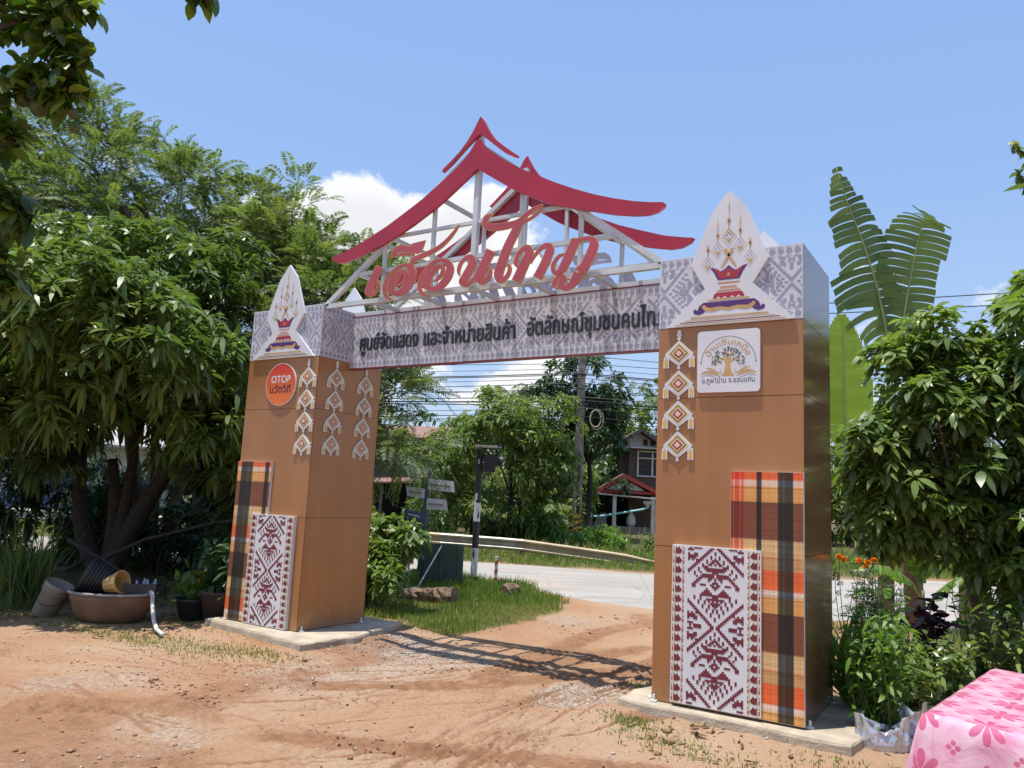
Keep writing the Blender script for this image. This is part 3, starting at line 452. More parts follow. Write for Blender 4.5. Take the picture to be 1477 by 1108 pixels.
leaf_mat('leaf_purple', [(0.030,0.012,0.020),(0.055,0.018,0.035),(0.085,0.025,0.05)], 0.2, 0.4, 0.5, (1.5,.6,.8))
leaf_mat('grass_green', [(0.085,0.145,0.028),(0.14,0.21,0.042),(0.20,0.26,0.06),(0.33,0.31,0.13)], 0.42, 0.5, 0.35)
leaf_mat('grass_lemon', [(0.06,0.11,0.03),(0.10,0.16,0.045),(0.15,0.20,0.06)], 0.3, 0.45, 0.4)
leaf_mat('petal_orange', [(0.75,0.22,0.01),(0.85,0.33,0.015)], 0.3, 0.5, 0.3, (1.1,1,1))
leaf_mat('litter_brown', [(0.10,0.06,0.03),(0.22,0.14,0.07),(0.34,0.25,0.14)], 0.1, 0.8, 0.2)

def ground_mat():
    m = bpy.data.materials.new('laterite'); m.use_nodes = True; MATS['laterite'] = m
    N = m.node_tree.nodes; Lk = m.node_tree.links; b = N['Principled BSDF']; b.inputs['Roughness'].default_value = 0.92; b.inputs['Specular IOR Level'].default_value = 0.2
    tc = N.new('ShaderNodeTexCoord')
    def noise(sc, det=5, rough=.55, src=None, dist=0):
        n = N.new('ShaderNodeTexNoise'); n.inputs['Scale'].default_value = sc; n.inputs['Detail'].default_value = det; n.inputs['Roughness'].default_value = rough; n.inputs['Distortion'].default_value = dist
        Lk.new(src or tc.outputs['Object'], n.inputs['Vector']); return n.outputs['Fac']
    def ramp(src, stops):
        r = N.new('ShaderNodeValToRGB'); el = r.color_ramp.elements
        for i, (p, c) in enumerate(stops):
            e = el[0] if i == 0 else (el[1] if i == 1 else el.new(p))
            e.position = p; e.color = (*c, 1)
        Lk.new(src, r.inputs[0]); return r.outputs[0]
    def mix(f, a, b_, t='MIX'):
        x = N.new('ShaderNodeMix'); x.data_type = 'RGBA'; x.blend_type = t
        if isinstance(f, float): x.inputs['Factor'].default_value = f
        else: Lk.new(f, x.inputs['Factor'])
        Lk.new(a, x.inputs['A']); Lk.new(b_, x.inputs['B']); return x.outputs['Result']
    big = ramp(noise(0.55, 6, .6, dist=.6), [(.28,(.345,.175,.09)),(.50,(.40,.243,.142)),(.70,(.44,.305,.203))])
    fine = ramp(noise(34, 6, .7), [(.25,(.74,.71,.68)),(.55,(1,1,1)),(.8,(1.18,1.15,1.1))])
    col = mix(.85, big, fine, 'MULTIPLY')
    at = N.new('ShaderNodeAttribute'); at.attribute_name = 'zone'      # r gravelly, g grown over plus painted tree shade, b churned wet earth
    sp = N.new('ShaderNodeSeparateColor'); Lk.new(at.outputs['Color'], sp.inputs[0])
    v = N.new('ShaderNodeTexVoronoi'); v.inputs['Scale'].default_value = 46; Lk.new(tc.outputs['Object'], v.inputs['Vector'])
    grav = ramp(v.outputs['Color'], [(.2,(.24,.17,.12)),(.5,(.36,.275,.205)),(.85,(.47,.40,.33))])
    def gritty(src, n, k):
        a = N.new('ShaderNodeMath'); a.operation = 'MULTIPLY_ADD'; Lk.new(n, a.inputs[0]); a.inputs[1].default_value = k; Lk.new(src, a.inputs[2])
        r_ = N.new('ShaderNodeMapRange'); r_.interpolation_type = 'SMOOTHSTEP'; Lk.new(a.outputs[0], r_.inputs[0]); r_.inputs[1].default_value = .5*k+.18; r_.inputs[2].default_value = .5*k+.72; return r_.outputs[0]
    g1 = noise(55, 6, .75); g2 = noise(28, 7, .75)
    col = mix(gritty(sp.outputs['Red'], g1, 1.3), col, grav)
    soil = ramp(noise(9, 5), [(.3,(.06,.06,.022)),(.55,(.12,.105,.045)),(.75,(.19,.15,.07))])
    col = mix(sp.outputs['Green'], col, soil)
    wet = ramp(noise(6, 5), [(.3,(.225,.108,.055)),(.7,(.33,.178,.095))])
    col = mix(gritty(sp.outputs['Blue'], g2, 1.1), col, wet)
    Lk.new(col, b.inputs['Base Color'])
    h = N.new('ShaderNodeMath'); h.operation = 'ADD'; Lk.new(noise(60, 5, .75), h.inputs[0])
    h2 = N.new('ShaderNodeMath'); h2.operation = 'MULTIPLY'; Lk.new(noise(13, 5, .65), h2.inputs[0]); h2.inputs[1].default_value = 2.2; Lk.new(h2.outputs[0], h.inputs[1])
    bp = N.new('ShaderNodeBump'); bp.inputs['Strength'].default_value = 0.9; bp.inputs['Distance'].default_value = 0.014; Lk.new(h.outputs[0], bp.inputs['Height']); Lk.new(bp.outputs[0], b.inputs['Normal'])
ground_mat()
def road_mat():
    m = bpy.data.materials.new('road_concrete'); m.use_nodes = True; MATS['road_concrete'] = m
    N = m.node_tree.nodes; Lk = m.node_tree.links; b = N['Principled BSDF']; b.inputs['Roughness'].default_value = 0.85; b.inputs['Specular IOR Level'].default_value = .3
    tc = N.new('ShaderNodeTexCoord'); mp = N.new('ShaderNodeMapping'); mp.inputs['Scale'].default_value = (.25, 1.6, 1); Lk.new(tc.outputs['Object'], mp.inputs[0])
    n = N.new('ShaderNodeTexNoise'); n.inputs['Scale'].default_value = 1.4; n.inputs['Detail'].default_value = 7; Lk.new(mp.outputs[0], n.inputs[0])
    r = N.new('ShaderNodeValToRGB'); r.color_ramp.elements[0].position = .3; r.color_ramp.elements[0].color = (.30,.27,.235,1); r.color_ramp.elements[1].position = .7; r.color_ramp.elements[1].color = (.42,.39,.35,1); Lk.new(n.outputs['Fac'], r.inputs[0])
    # reddish dust carried on from the yard, patchy
    n3 = N.new('ShaderNodeTexNoise'); n3.inputs['Scale'].default_value = .5; n3.inputs['Detail'].default_value = 6; Lk.new(tc.outputs['Object'], n3.inputs[0])
    r3 = N.new('ShaderNodeMapRange'); Lk.new(n3.outputs['Fac'], r3.inputs[0]); r3.inputs[1].default_value = .5; r3.inputs[2].default_value = .75; r3.inputs[4].default_value = .55
    mx = N.new('ShaderNodeMix'); mx.data_type = 'RGBA'; Lk.new(r3.outputs[0], mx.inputs['Factor']); Lk.new(r.outputs[0], mx.inputs['A']); mx.inputs['B'].default_value = (.47,.34,.24,1)
    n2 = N.new('ShaderNodeTexNoise'); n2.inputs['Scale'].default_value = 70; n2.inputs['Detail'].default_value = 4; Lk.new(tc.outputs['Object'], n2.inputs[0])
    r2 = N.new('ShaderNodeMapRange'); Lk.new(n2.outputs['Fac'], r2.inputs[0]); r2.inputs[3].default_value = .8; r2.inputs[4].default_value = 1.15
    m2 = N.new('ShaderNodeMix'); m2.data_type = 'RGBA'; m2.blend_type = 'MULTIPLY'; m2.inputs['Factor'].default_value = 1; Lk.new(mx.outputs['Result'], m2.inputs['A']); Lk.new(r2.outputs[0], m2.inputs['B'])
    Lk.new(m2.outputs['Result'], b.inputs['Base Color'])
    sx = N.new('ShaderNodeSeparateXYZ'); Lk.new(tc.outputs['Object'], sx.inputs[0])      # slab joints and cracks
    jx = N.new('ShaderNodeMath'); jx.operation = 'PINGPONG'; Lk.new(sx.outputs['X'], jx.inputs[0]); jx.inputs[1].default_value = 2.5
    jl = N.new('ShaderNodeMath'); jl.operation = 'LESS_THAN'; Lk.new(jx.outputs[0], jl.inputs[0]); jl.inputs[1].default_value = .02
    vc = N.new('ShaderNodeTexVoronoi'); vc.feature = 'DISTANCE_TO_EDGE'; vc.inputs['Scale'].default_value = .55
    wv = N.new('ShaderNodeVectorMath'); wv.operation = 'ADD'; Lk.new(tc.outputs['Object'], wv.inputs[0]); Lk.new(n2.outputs['Color'], wv.inputs[1]); Lk.new(n3.outputs['Color'], wv.inputs[1]); Lk.new(wv.outputs[0], vc.inputs['Vector'])
    cl = N.new('ShaderNodeMath'); cl.operation = 'LESS_THAN'; Lk.new(vc.outputs['Distance'], cl.inputs[0]); cl.inputs[1].default_value = .010
    jm = N.new('ShaderNodeMath'); jm.operation = 'MAXIMUM'; Lk.new(jl.outputs[0], jm.inputs[0]); Lk.new(cl.outputs[0], jm.inputs[1])
    jf = N.new('ShaderNodeMath'); jf.operation = 'MULTIPLY'; Lk.new(jm.outputs[0], jf.inputs[0]); jf.inputs[1].default_value = .22
    mj = N.new('ShaderNodeMix'); mj.data_type = 'RGBA'; Lk.new(jf.outputs[0], mj.inputs['Factor']); Lk.new(m2.outputs['Result'], mj.inputs['A']); mj.inputs['B'].default_value = (.13,.11,.09,1); Lk.new(mj.outputs['Result'], b.inputs['Base Color'])
    bp = N.new('ShaderNodeBump'); bp.inputs['Strength'].default_value = .3; bp.inputs['Distance'].default_value = .01; Lk.new(n2.outputs['Fac'], bp.inputs['Height']); Lk.new(bp.outputs[0], b.inputs['Normal'])
road_mat()

# ------------------------------------------------------------------ ground and road
RU = np.array([0.902, 0.432]); RN = np.array([-0.432, 0.902])      # along / across the road
C_NEAR, C_FAR = 3.60, 10.585
def c_near(s): return np.interp(s, [1.9, 2.6, 3.6, 5.0, 8.0], [6.45, 6.2, 4.3, 3.65, 3.6])   # the drive mouth flares into the road
def c_far(s): return np.interp(s, [6.5, 12.5], [10.585, 13.6])
def road_sc(x, y): return x*RU[0]+y*RU[1], x*RN[0]+y*RN[1]
def sstep(a, b, x): t = np.clip((x-a)/(b-a), 0, 1); return t*t*(3-2*t)
RUTS = []   # wheel tracks: polylines (x, y, width, depth)
def _track(pts, w, d): RUTS.append((np.array(pts, float), w, d))
for dx in (0.0, 0.32):
    _track([(4.75+dx,-3.2),(4.35+dx,-1.6),(4.25+dx,-0.3),(4.35+dx,1.0),(4.3+dx,2.4),(3.9+dx,4.4)], .12, .028)
_track([(1.0,-3.4),(2.4,-2.3),(3.2,-1.3),(3.5,0),(3.3,1.5),(3.1,3.2),(3.3,4.6)], .16, .022)
_track([(-1.5,-2.4),(1.0,-1.9),(2.6,-1.2),(3.6,-0.2),(4.4,1.6)], .14, .024)
_track([(-1.0,-3.2),(1.4,-2.75),(3.4,-2.2),(5.6,-1.2)], .13, .026)
_track([(2.6,-3.9),(3.6,-2.9),(4.6,-1.5),(5.3,0.2)], .13, .03)
_track([(0.5,-1.3),(2.2,-1.0),(3.6,0.6),(3.9,2.6)], .12, .018)
_track([(6.3,-1.9),(5.4,-1.6),(4.6,-1.7),(3.6,-2.4)], .12, .02)
STREAKS = []   # thin drag and tyre-edge marks, darker earth
def _streaks():
    r = np.random.default_rng(77)
    for i in range(46):
        k = r.random()
        if k < .55:      # sweeping in from the lower left towards the drive mouth
            a = np.array([r.uniform(-1.5, 3.0), r.uniform(-3.6, -1.2)]); b = np.array([r.uniform(3.2, 4.6), r.uniform(-.4, 3.6)]); m = (a+b)/2+np.array([r.uniform(.2, .9), r.uniform(-.7, -.1)])
        elif k < .8:     # straight up the drive
            a = np.array([r.uniform(3.4, 5.4), -3.6]); b = np.array([r.uniform(3.4, 4.6), r.uniform(1, 4)]); m = (a+b)/2+r.normal(0, .2, 2)
        else:            # across the yard
            a = np.array([r.uniform(-1, 1), r.uniform(-3, -1.2)]); b = np.array([r.uniform(4, 5.6), r.uniform(-3, -1)]); m = (a+b)/2+r.normal(0, .2, 2)
        t = np.linspace(r.uniform(0, .35), r.uniform(.55, 1), 9)[:, None]; STREAKS.append(((1-t)**2*a+2*t*(1-t)*m+t*t*b, r.uniform(.012, .045), r.uniform(.35, .75)))
_streaks()
def _treads():
    r = np.random.default_rng(5)
    for pts, w, d in RUTS:      # parallel tread ribs inside each wheel track
        t = np.linspace(0, 1, 40); L_ = np.linspace(0, 1, len(pts)); P = np.stack([np.interp(t, L_, pts[:, i]) for i in (0, 1)], 1)
        for _ in range(6): P[1:-1] = (P[:-2]+2*P[1:-1]+P[2:])/4
        T = np.gradient(P, axis=0); T /= np.linalg.norm(T, axis=1)[:, None]; Nn = np.stack([-T[:, 1], T[:, 0]], 1)
        for o_ in (-.95, -.35, .3, .9):
            a = int(r.integers(0, 14)); b = int(r.integers(24, 40)); STREAKS.append(((P+Nn*w*o_)[a:b:2], .017, r.uniform(.8, 1.15)))
_treads()
def seg_dist(px, py, pts):
    shp = px.shape; px = px.ravel(); py = py.ravel(); lo = pts.min(0)-.6; hi = pts.max(0)+.6
    k = np.nonzero((px > lo[0]) & (px < hi[0]) & (py > lo[1]) & (py < hi[1]))[0]
    q = np.full(px.shape, 9.0); al = np.zeros(px.shape)
    if len(k): q[k], al[k] = _seg_dist(px[k], py[k], pts)
    return q.reshape(shp), al.reshape(shp)
def _seg_dist(px, py, pts):
    best = np.full(px.shape, 1e9); along = np.zeros(px.shape); acc = 0
    for a, b in zip(pts[:-1], pts[1:]):
        d = b-a; L = np.hypot(*d); t = np.clip(((px-a[0])*d[0]+(py-a[1])*d[1])/L**2, 0, 1)
        q = np.hypot(px-a[0]-t*d[0], py-a[1]-t*d[1]); k = q < best
        best = np.where(k, q, best); along = np.where(k, acc+t*L, along); acc += L
    return best, along
def ground_height(x, y):
    x = np.asarray(x, float); y = np.asarray(y, float)
    s_, c = road_sc(x, y); cn = c_near(s_)
    yard = 1 - sstep(cn-1.0, cn-0.2, c)
    h = (fbm(x*.5, y*.5, 2)-.5)*.02 + (fbm(x*14+5, y*14, 3)-.5)*.012*sstep(.35, .65, fbm(x*.8+2, y*.8+6, 2))
    for pts, w, d in RUTS:
        q, al = seg_dist(x, y, pts)
        wob = .6+.8*vnoise(al*1.3, al*0+pts[0][0]*7)
        h = h - d*.45*wob*np.exp(-(q/w)**4) + d*.4*wob*np.exp(-((q-w*1.25)/(w*.35))**2)
        h = h + .006*np.exp(-(q/w)**6)*(np.abs(np.sin(q*95)) > .6) + .007*np.exp(-(q/w)**6)*np.sign(np.sin(al*60))*(vnoise(al*1.3, al*0+3) > .55)
    for pts, w, dk in STREAKS:
        q, al = seg_dist(x, y, pts); h = h - .010*dk*np.exp(-(q/w)**2) + .006*dk*np.exp(-((q-w*1.8)/(w*.8))**2)
    clod = np.clip(fbm(x*7+3, y*7+9, 3)-.60, 0, 1)*np.clip(fbm(x*.9+40, y*.9, 2)-.42, 0, 1)
    h = h + clod*.45
    for sx0, sx1 in ((-.2, 1.7), (4.8, 6.6)):
        dd = np.hypot(np.maximum(np.maximum(sx0-x, x-sx1), 0), np.maximum(np.maximum(-.3-y, y-1.3), 0)); h = h + .045*sstep(.45, .05, dd)
    far = sstep(.2, 1.2, c-c_far(s_))
    return np.where(c < cn, h*yard - 0.0*yard, 0) - .01 + far*(0.05 + (fbm(x*.4, y*.4, 3)-.5)*.25)
def axis(lo, hi, fine_lo, fine_hi, fine, growth=1.16):
    a = list(np.arange(fine_lo, fine_hi+1e-6, fine)); s = fine; q = fine_hi
    while q < hi: s = min(s*growth, 14); q += s; a.append(q)
    s = fine; q = fine_lo; b_ = []
    while q > lo: s = min(s*growth, 14); q -= s; b_.append(q)
    return np.array(b_[::-1] + a)
def build_ground():
    X = axis(-260, 260, -1.6, 7.6, .022); Y = axis(-160, 300, -4.2, 4.6, .022)
    gx, gy = np.meshgrid(X, Y); H = ground_height(gx, gy)
    V = np.stack([gx, gy, H], -1).reshape(-1, 3); nx = len(X); ny = len(Y)
    i = np.arange(ny-1)[:, None]*nx + np.arange(nx-1)[None, :]
    F = np.stack([i, i+1, i+1+nx, i+nx], -1).reshape(-1, 4)
    o = npmesh('ground', V, [F], 'laterite', smooth=True); tag(o, kind='structure')
    x = V[:, 0]; y = V[:, 1]; s_, c = road_sc(x, y); cn = c_near(s_)
    n1 = fbm(x*1.4, y*1.4, 4); n2 = fbm(x*.5+9, y*.5, 3)
    # gravel: beside the two slabs and as scattered patches in the yard
    gr = np.maximum(sstep(1.0, .25, np.hypot((x-1.75)/1.3, (y-.55)/.75)), sstep(1, .3, np.hypot((x-4.4)/.55, (y-.1)/.7)))
    gr = np.maximum(gr, sstep(.50, .68, n2)*.48*(x < 3.2)); gr = gr*sstep(.25, .55, n1+.12)
    far = sstep(-.3, .5, c - c_far(s_) + (n1-.5)*1.2)
    left = sstep(-1.6, -3.4, x + (n1-.5)*1.6 + .25*y)*(c < cn)
    mid = patch_mask(x, y)
    rt = sstep(5.9, 6.7, x + (n1-.5)*.5)*sstep(1.0, 1.9, y)*(c < cn)
    shade = sstep(.35, .9, y - .1*x)*sstep(.2, -.6, x)*(c < cn)  # shade under the left trees, painted in with the dark soil colour
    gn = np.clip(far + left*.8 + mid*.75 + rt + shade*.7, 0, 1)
    wet = np.zeros_like(x)
    for pts, w, d in RUTS:
        q, al = seg_dist(x, y, pts); wet = np.maximum(wet, .85*np.exp(-(q/(w*1.25))**4)*sstep(.15, .5, vnoise(al*.8, al*0+1))*(.55+.45*np.abs(np.sin(q*70))))
    for pts, w, dk in STREAKS:
        q, al = seg_dist(x, y, pts); wet = np.maximum(wet, dk*np.exp(-(q/w)**2)*sstep(.25, .6, vnoise(al*1.7, al*0+pts[0][1]*5)))
    wet = np.maximum(wet, .55*sstep(.50, .68, fbm(x*.9+40, y*.9, 3))*(c < cn))
    ca = o.data.attributes.new('zone', 'FLOAT_COLOR', 'POINT')
    colr = np.stack([np.clip(gr*(1-gn), 0, 1), gn, wet*(1-gn), np.ones_like(x)], -1).astype(np.float32)
    ca.data.foreach_set('color', colr.reshape(-1))
def patch_mask(x, y):
    """grass island beside the far-side signs"""
    s_, c = road_sc(x, y)
    n = fbm(x*2.1+3, y*2.1, 3)-.5
    right = 2.05 + n*.5 - .75*np.clip(y-4.5, 0, 9)
    m = sstep(0, .25, right-x)*sstep(1.45, 1.9, y + n*.5 + np.clip(1.6-x, -1, 3)*-.25)*sstep(.1, .35, c_near(s_)-c)*sstep(-3.6, -2.6, x)
    return m
build_ground()
def build_road():
    L = np.linspace(-140, 140, 561); W = np.linspace(0, 1, 9); V = []; r = np.random.default_rng(5)
    e0 = c_near(L) + (fbm(L*.9, L*0, 3)-.5)*.5; e1 = c_far(L) + (fbm(L*.6, L*0+9, 3)-.5)*.35
    for i, s in enumerate(L):
        for w in W:
            c = e0[i]*(1-w)+e1[i]*w; z = .008 + .05*(1-(2*w-1)**2) if 0 < w < 1 else -.05
            V.append((s, c, z))
    nx = 9; F = [(i*nx+j, (i+1)*nx+j, (i+1)*nx+j+1, i*nx+j+1) for i in range(560) for j in range(8)]
    o = npmesh('road', np.array(V), [np.array(F)], 'road_concrete', smooth=True)
    o.rotation_euler = (0, 0, math.atan2(RU[1], RU[0])); tag(o, kind='structure')
build_road()
def rpt(s, c, z=0): return (s*RU[0]+c*RN[0], s*RU[1]+c*RN[1], z)

# ---- gravel stones, leaf litter, clods
def stones(name, P, S, m, kind=True, seed=2):
    r = np.random.default_rng(seed); n = len(P)
    base = np.array([(1,0,0),(0,1,0),(-1,0,0),(0,-1,0),(0,0,1),(0,0,-1)], float)
    F = np.array([(0,1,4),(1,2,4),(2,3,4),(3,0,4),(1,0,5),(2,1,5),(3,2,5),(0,3,5)])
    V = base[None]*r.uniform(.6, 1.3, (n, 6, 1))*S[:, None, None]*np.array([1, 1, .65])
    a = r.random(n)*6.28; ca, sa = np.cos(a)[:, None], np.sin(a)[:, None]
    V = np.stack([V[..., 0]*ca - V[..., 1]*sa, V[..., 0]*sa + V[..., 1]*ca, V[..., 2]], -1) + P[:, None, :]
    o = npmesh(name, V.reshape(-1, 3), [(np.arange(n)[:, None, None]*6 + F[None]).reshape(-1, 3)], m, np.repeat(r.random(n), 8))
    return o
leaf_mat('stone_tones', [(.20,.14,.10),(.34,.27,.20),(.50,.45,.39),(.36,.20,.12)], 0.0, .85, .3)
leaf_mat('clod_tones', [(.20,.10,.055),(.28,.15,.085),(.36,.21,.125)], 0.0, .95, .2)
def scatter_gravel():
    r = np.random.default_rng(11); P = []
    a = r.normal(0, 1, (2600, 2))*np.array([.75, .42]) + np.array([1.75, .55]); P.append(a)
    P.append(r.normal(0, 1, (500, 2))*np.array([.35, .45]) + np.array([4.35, .05]))
    P.append(r.normal(0, 1, (900, 2))*np.array([1.3, .45]) + np.array([0.9, -1.2]))
    b_ = np.stack([r.uniform(-3, 8, 4500), r.uniform(-4, 5, 4500)], 1)
    b_ = b_[fbm(b_[:, 0]*.7+9, b_[:, 1]*.7, 3) > .52]; P.append(b_)
    P = np.concatenate(P); S = np.clip(r.lognormal(-4.95, .45, len(P)), .003, .022)
    s_, c = road_sc(P[:, 0], P[:, 1]); k = (c < c_near(s_)-.1); P = P[k]; S = S[k]
    P3 = np.column_stack([P, ground_height(P[:, 0], P[:, 1]) + S*.25])
    tag(stones('gravel', P3, S, 'stone_tones'), 'pale crushed stones scattered over the dirt yard', 'gravel', kind='stuff')
    cl = []
    for cx, cy, n, sp in ((3.85,-1.95,70,.13),(2.2,-2.0,60,.14),(1.75,-1.95,40,.12),(4.6,-2.6,50,.2),(5.5,-.5,60,.25),(5.9,-.75,60,.3),(3.3,4.2,60,.5),(2.9,3.1,30,.25),(2.6,-1.1,30,.3),(3.0,-3.0,50,.3),(5.2,-1.6,50,.4)):
        cl.append(r.normal(0, 1, (n, 2))*sp*np.array([1.3, .7]) + np.array([cx, cy]))
    P = np.concatenate(cl); S = np.clip(r.lognormal(-4.6, .55, len(P)), .003, .035)
    P3 = np.column_stack([P, ground_height(P[:, 0], P[:, 1]) + S*.2])
    tag(stones('dirt_clods', P3, S, 'clod_tones', seed=4), 'small dark clods of churned earth on the driveway', 'dirt', kind='stuff')
scatter_gravel()
def litter():
    r = np.random.default_rng(21); L = Leaves(3)
    P = np.concatenate([np.stack([r.uniform(-4.5, 0, 900), r.uniform(-1.3, 1.6, 900)], 1), np.stack([r.uniform(5.2, 7.6, 160), r.uniform(-1, 1.2, 160)], 1)])
    n = len(P); P3 = np.column_stack([P, ground_height(P[:, 0], P[:, 1]) + .012]); a = r.random(n)*6.28
    L.blades(P3, np.column_stack([np.cos(a), np.sin(a), r.normal(0, .15, n)]), r.uniform(.05, .13, n), r.uniform(.015, .035, n), -.05, var=r.random(n))
    tag(L.build('leaf_litter', 'litter_brown'), 'dry brown fallen leaves lying on the bare earth', 'leaves', kind='stuff')
litter()

# ---- grass
def grass(name, pts, hts, m, label, seed=5, width=.006, lean=.45, tone=None):
    r = np.random.default_rng(seed); n = len(pts); L = Leaves(seed); a = r.random(n)*6.28; le = np.abs(r.normal(0, lean, n))
    D = np.column_stack([np.cos(a)*le, np.sin(a)*le, np.ones(n)])
    L.diamonds(pts, D, hts, width*(hts/np.mean(hts))**.5, droop=.12, mid=.35, var=r.random(n) if tone is None else np.clip(tone + r.normal(0, .15, n), 0, 1))
    return tag(L.build(name, m), label, 'grass', kind='stuff')
def make_grass():
    r = np.random.default_rng(31)
    # island beside the signs
    P = np.stack([r.uniform(-3.6, 2.4, 110000), r.uniform(1.2, 7.6, 110000)], 1)
    pm = patch_mask(P[:, 0], P[:, 1]); P = P[r.random(len(P)) < pm*.62*np.clip(.35+1.3*fbm(P[:, 0]*3, P[:, 1]*3+7, 3), 0, 1)]
    h = r.uniform(.035, .13, len(P))*(0.4+1.4*fbm(P[:, 0]*2, P[:, 1]*2, 3)) * (1 + .9*sstep(3.4, 5.2, P[:, 1]))
    grass('grass_island', np.column_stack([P, ground_height(P[:, 0], P[:, 1])-.01]), h, 'grass_green', 'bright green grass island between the gate and the road', 6, .011, .6, tone=fbm(P[:, 0]*1.1+4, P[:, 1]*1.1, 3)+.12)
    # thin tufts in the yard
    Q = []
    for cx, cy, sx, sy, n in ((-.1,-1.05,.75,.11,1100),(.75,-.75,.5,.09,550),(1.35,-.62,.35,.07,420),(-2.2,-.9,1.1,.25,1100),(5.05,-.42,.12,.07,420),(5.35,-.62,.2,.08,300),(4.75,.75,.1,.12,260),(5.75,-.75,.28,.1,260),(1.1,1.45,.35,.12,700),(-1,-.2,1.2,.3,900),(6.5,-.5,.18,.12,240)):
        Q.append(np.stack([r.normal(cx, sx, n), r.normal(cy, sy, n)], 1))
    Q = np.concatenate(Q); h = r.uniform(.015, .055, len(Q))
    grass('yard_grass', np.column_stack([Q, ground_height(Q[:, 0], Q[:, 1])-.005]), h, 'grass_green', 'short sparse grass tufts growing in the dirt yard', 7, .008, .7, tone=np.full(len(Q), .55))
    # verge across the road, thinning with distance
    s = np.concatenate([r.uniform(-34, 30, 60000), r.uniform(-60, 60, 30000)]); c = c_far(s) + np.concatenate([np.abs(r.normal(0, 3.2, 60000)), r.uniform(0, 40, 30000)])
    x = s*RU[0]+c*RN[0]; y = s*RU[1]+c*RN[1]; tall = sstep(1.9, 3.4, c-c_far(s))
    h = (.09+.15*r.random(len(x)))*(1+2.6*tall*fbm(x*.8, y*.8, 3)*(r.random(len(x)) < .5)); 
    grass('verge_grass', np.column_stack([x, y, ground_height(x, y)-.02]), h, 'grass_green', 'rough green verge grass beyond the guard rail', 8, .03, .65, tone=fbm(x*.5+4, y*.5, 3)+.22)
    # near edge of the road to either side of the drive
    s = np.concatenate([r.uniform(-30, -2.0, 9000), r.uniform(6.5, 16, 3000)]); c = c_near(s) - .25 - np.abs(r.normal(0, .8, len(s)))
    x = s*RU[0]+c*RN[0]; y = s*RU[1]+c*RN[1]
    grass('roadside_grass', np.column_stack([x, y, ground_height(x, y)-.02]), r.uniform(.06, .26, len(x)), 'grass_green', 'weedy grass along the near edge of the road', 9, .014, .5)
make_grass()
# ------------------------------------------------------------------ planar shapes: non-zero union, text outlines
def winding(polys, P):
    w = np.zeros(len(P), int); x, y = P[:, 0], P[:, 1]
    for pl in polys:
        a = np.asarray(pl, float); b = np.roll(a, -1, 0)
        for (x0, y0), (x1, y1) in zip(a, b):
            if y0 == y1: continue
            isl = (x1-x0)*(y-y0) - (x-x0)*(y1-y0)
            w += ((y0 <= y) & (y1 > y) & (isl > 0)).astype(int) - ((y0 > y) & (y1 <= y) & (isl < 0)).astype(int)
    return w
def nz_tris(polys):
    vs_, ed = [], []
    for pl in polys:
        o = len(vs_); n = len(pl); vs_ += [Vector((p[0], p[1])) for p in pl]; ed += [(o+i, o+(i+1) % n) for i in range(n)]
    V, E, F, *_ = geometry.delaunay_2d_cdt(vs_, ed, [], 0, 1e-5)
    V = np.array([tuple(v) for v in V]); F = np.array([f for f in F if len(f) == 3])
    c = V[F].mean(1); return V, F[winding(polys, c) != 0]
def extrude_tris(mb, V, F, fr, t0, t1, m, mside, mback):
    use = np.unique(F); mp = {int(k): i for i, k in enumerate(use)}; n = len(use)
    A = [fr(V[k][0], V[k][1], t1) for k in use]; B = [fr(V[k][0], V[k][1], t0) for k in use]
    fs = [tuple(mp[int(i)] for i in f) for f in F]
    cnt = {}
    for f in fs:
        for a, b in ((f[0], f[1]), (f[1], f[2]), (f[2], f[0])): cnt[(a, b)] = 1
    mb.add(A, fs, m); mb.add(B, [f[::-1] for f in fs], mback)
    mb.add(A+B, [(a, b, b+n, a+n) for (a, b) in cnt if (b, a) not in cnt], mside)
def ribbon(R, g=0.0):
    """list of [lx,lz,rx,rz] mm -> polygon in m, widened by g each side"""
    R = np.array(R, float)/1000; Lp = R[:, :2]; Rp = R[:, 2:]; d = nrm(Lp-Rp)
    Lp = Lp + d*g; Rp = Rp - d*g
    c = (Lp+Rp)/2; t0 = nrm(c[0]-c[1])*g; t1 = nrm(c[-1]-c[-2])*g
    Lp[0] += t0; Rp[0] += t0; Lp[-1] += t1; Rp[-1] += t1
    return np.concatenate([Lp, Rp[::-1]])
def offset_poly(pl, g):
    a = np.array(pl, float); e = nrm(np.roll(a, -1, 0)-a); n = np.stack([e[:, 1], -e[:, 0]], 1)
    area = .5*np.sum(a[:, 0]*np.roll(a[:, 1], -1)-np.roll(a[:, 0], -1)*a[:, 1]); n = n*(1 if area > 0 else -1)
    m_ = nrm(n+np.roll(n, 1, 0)); return a + m_*g
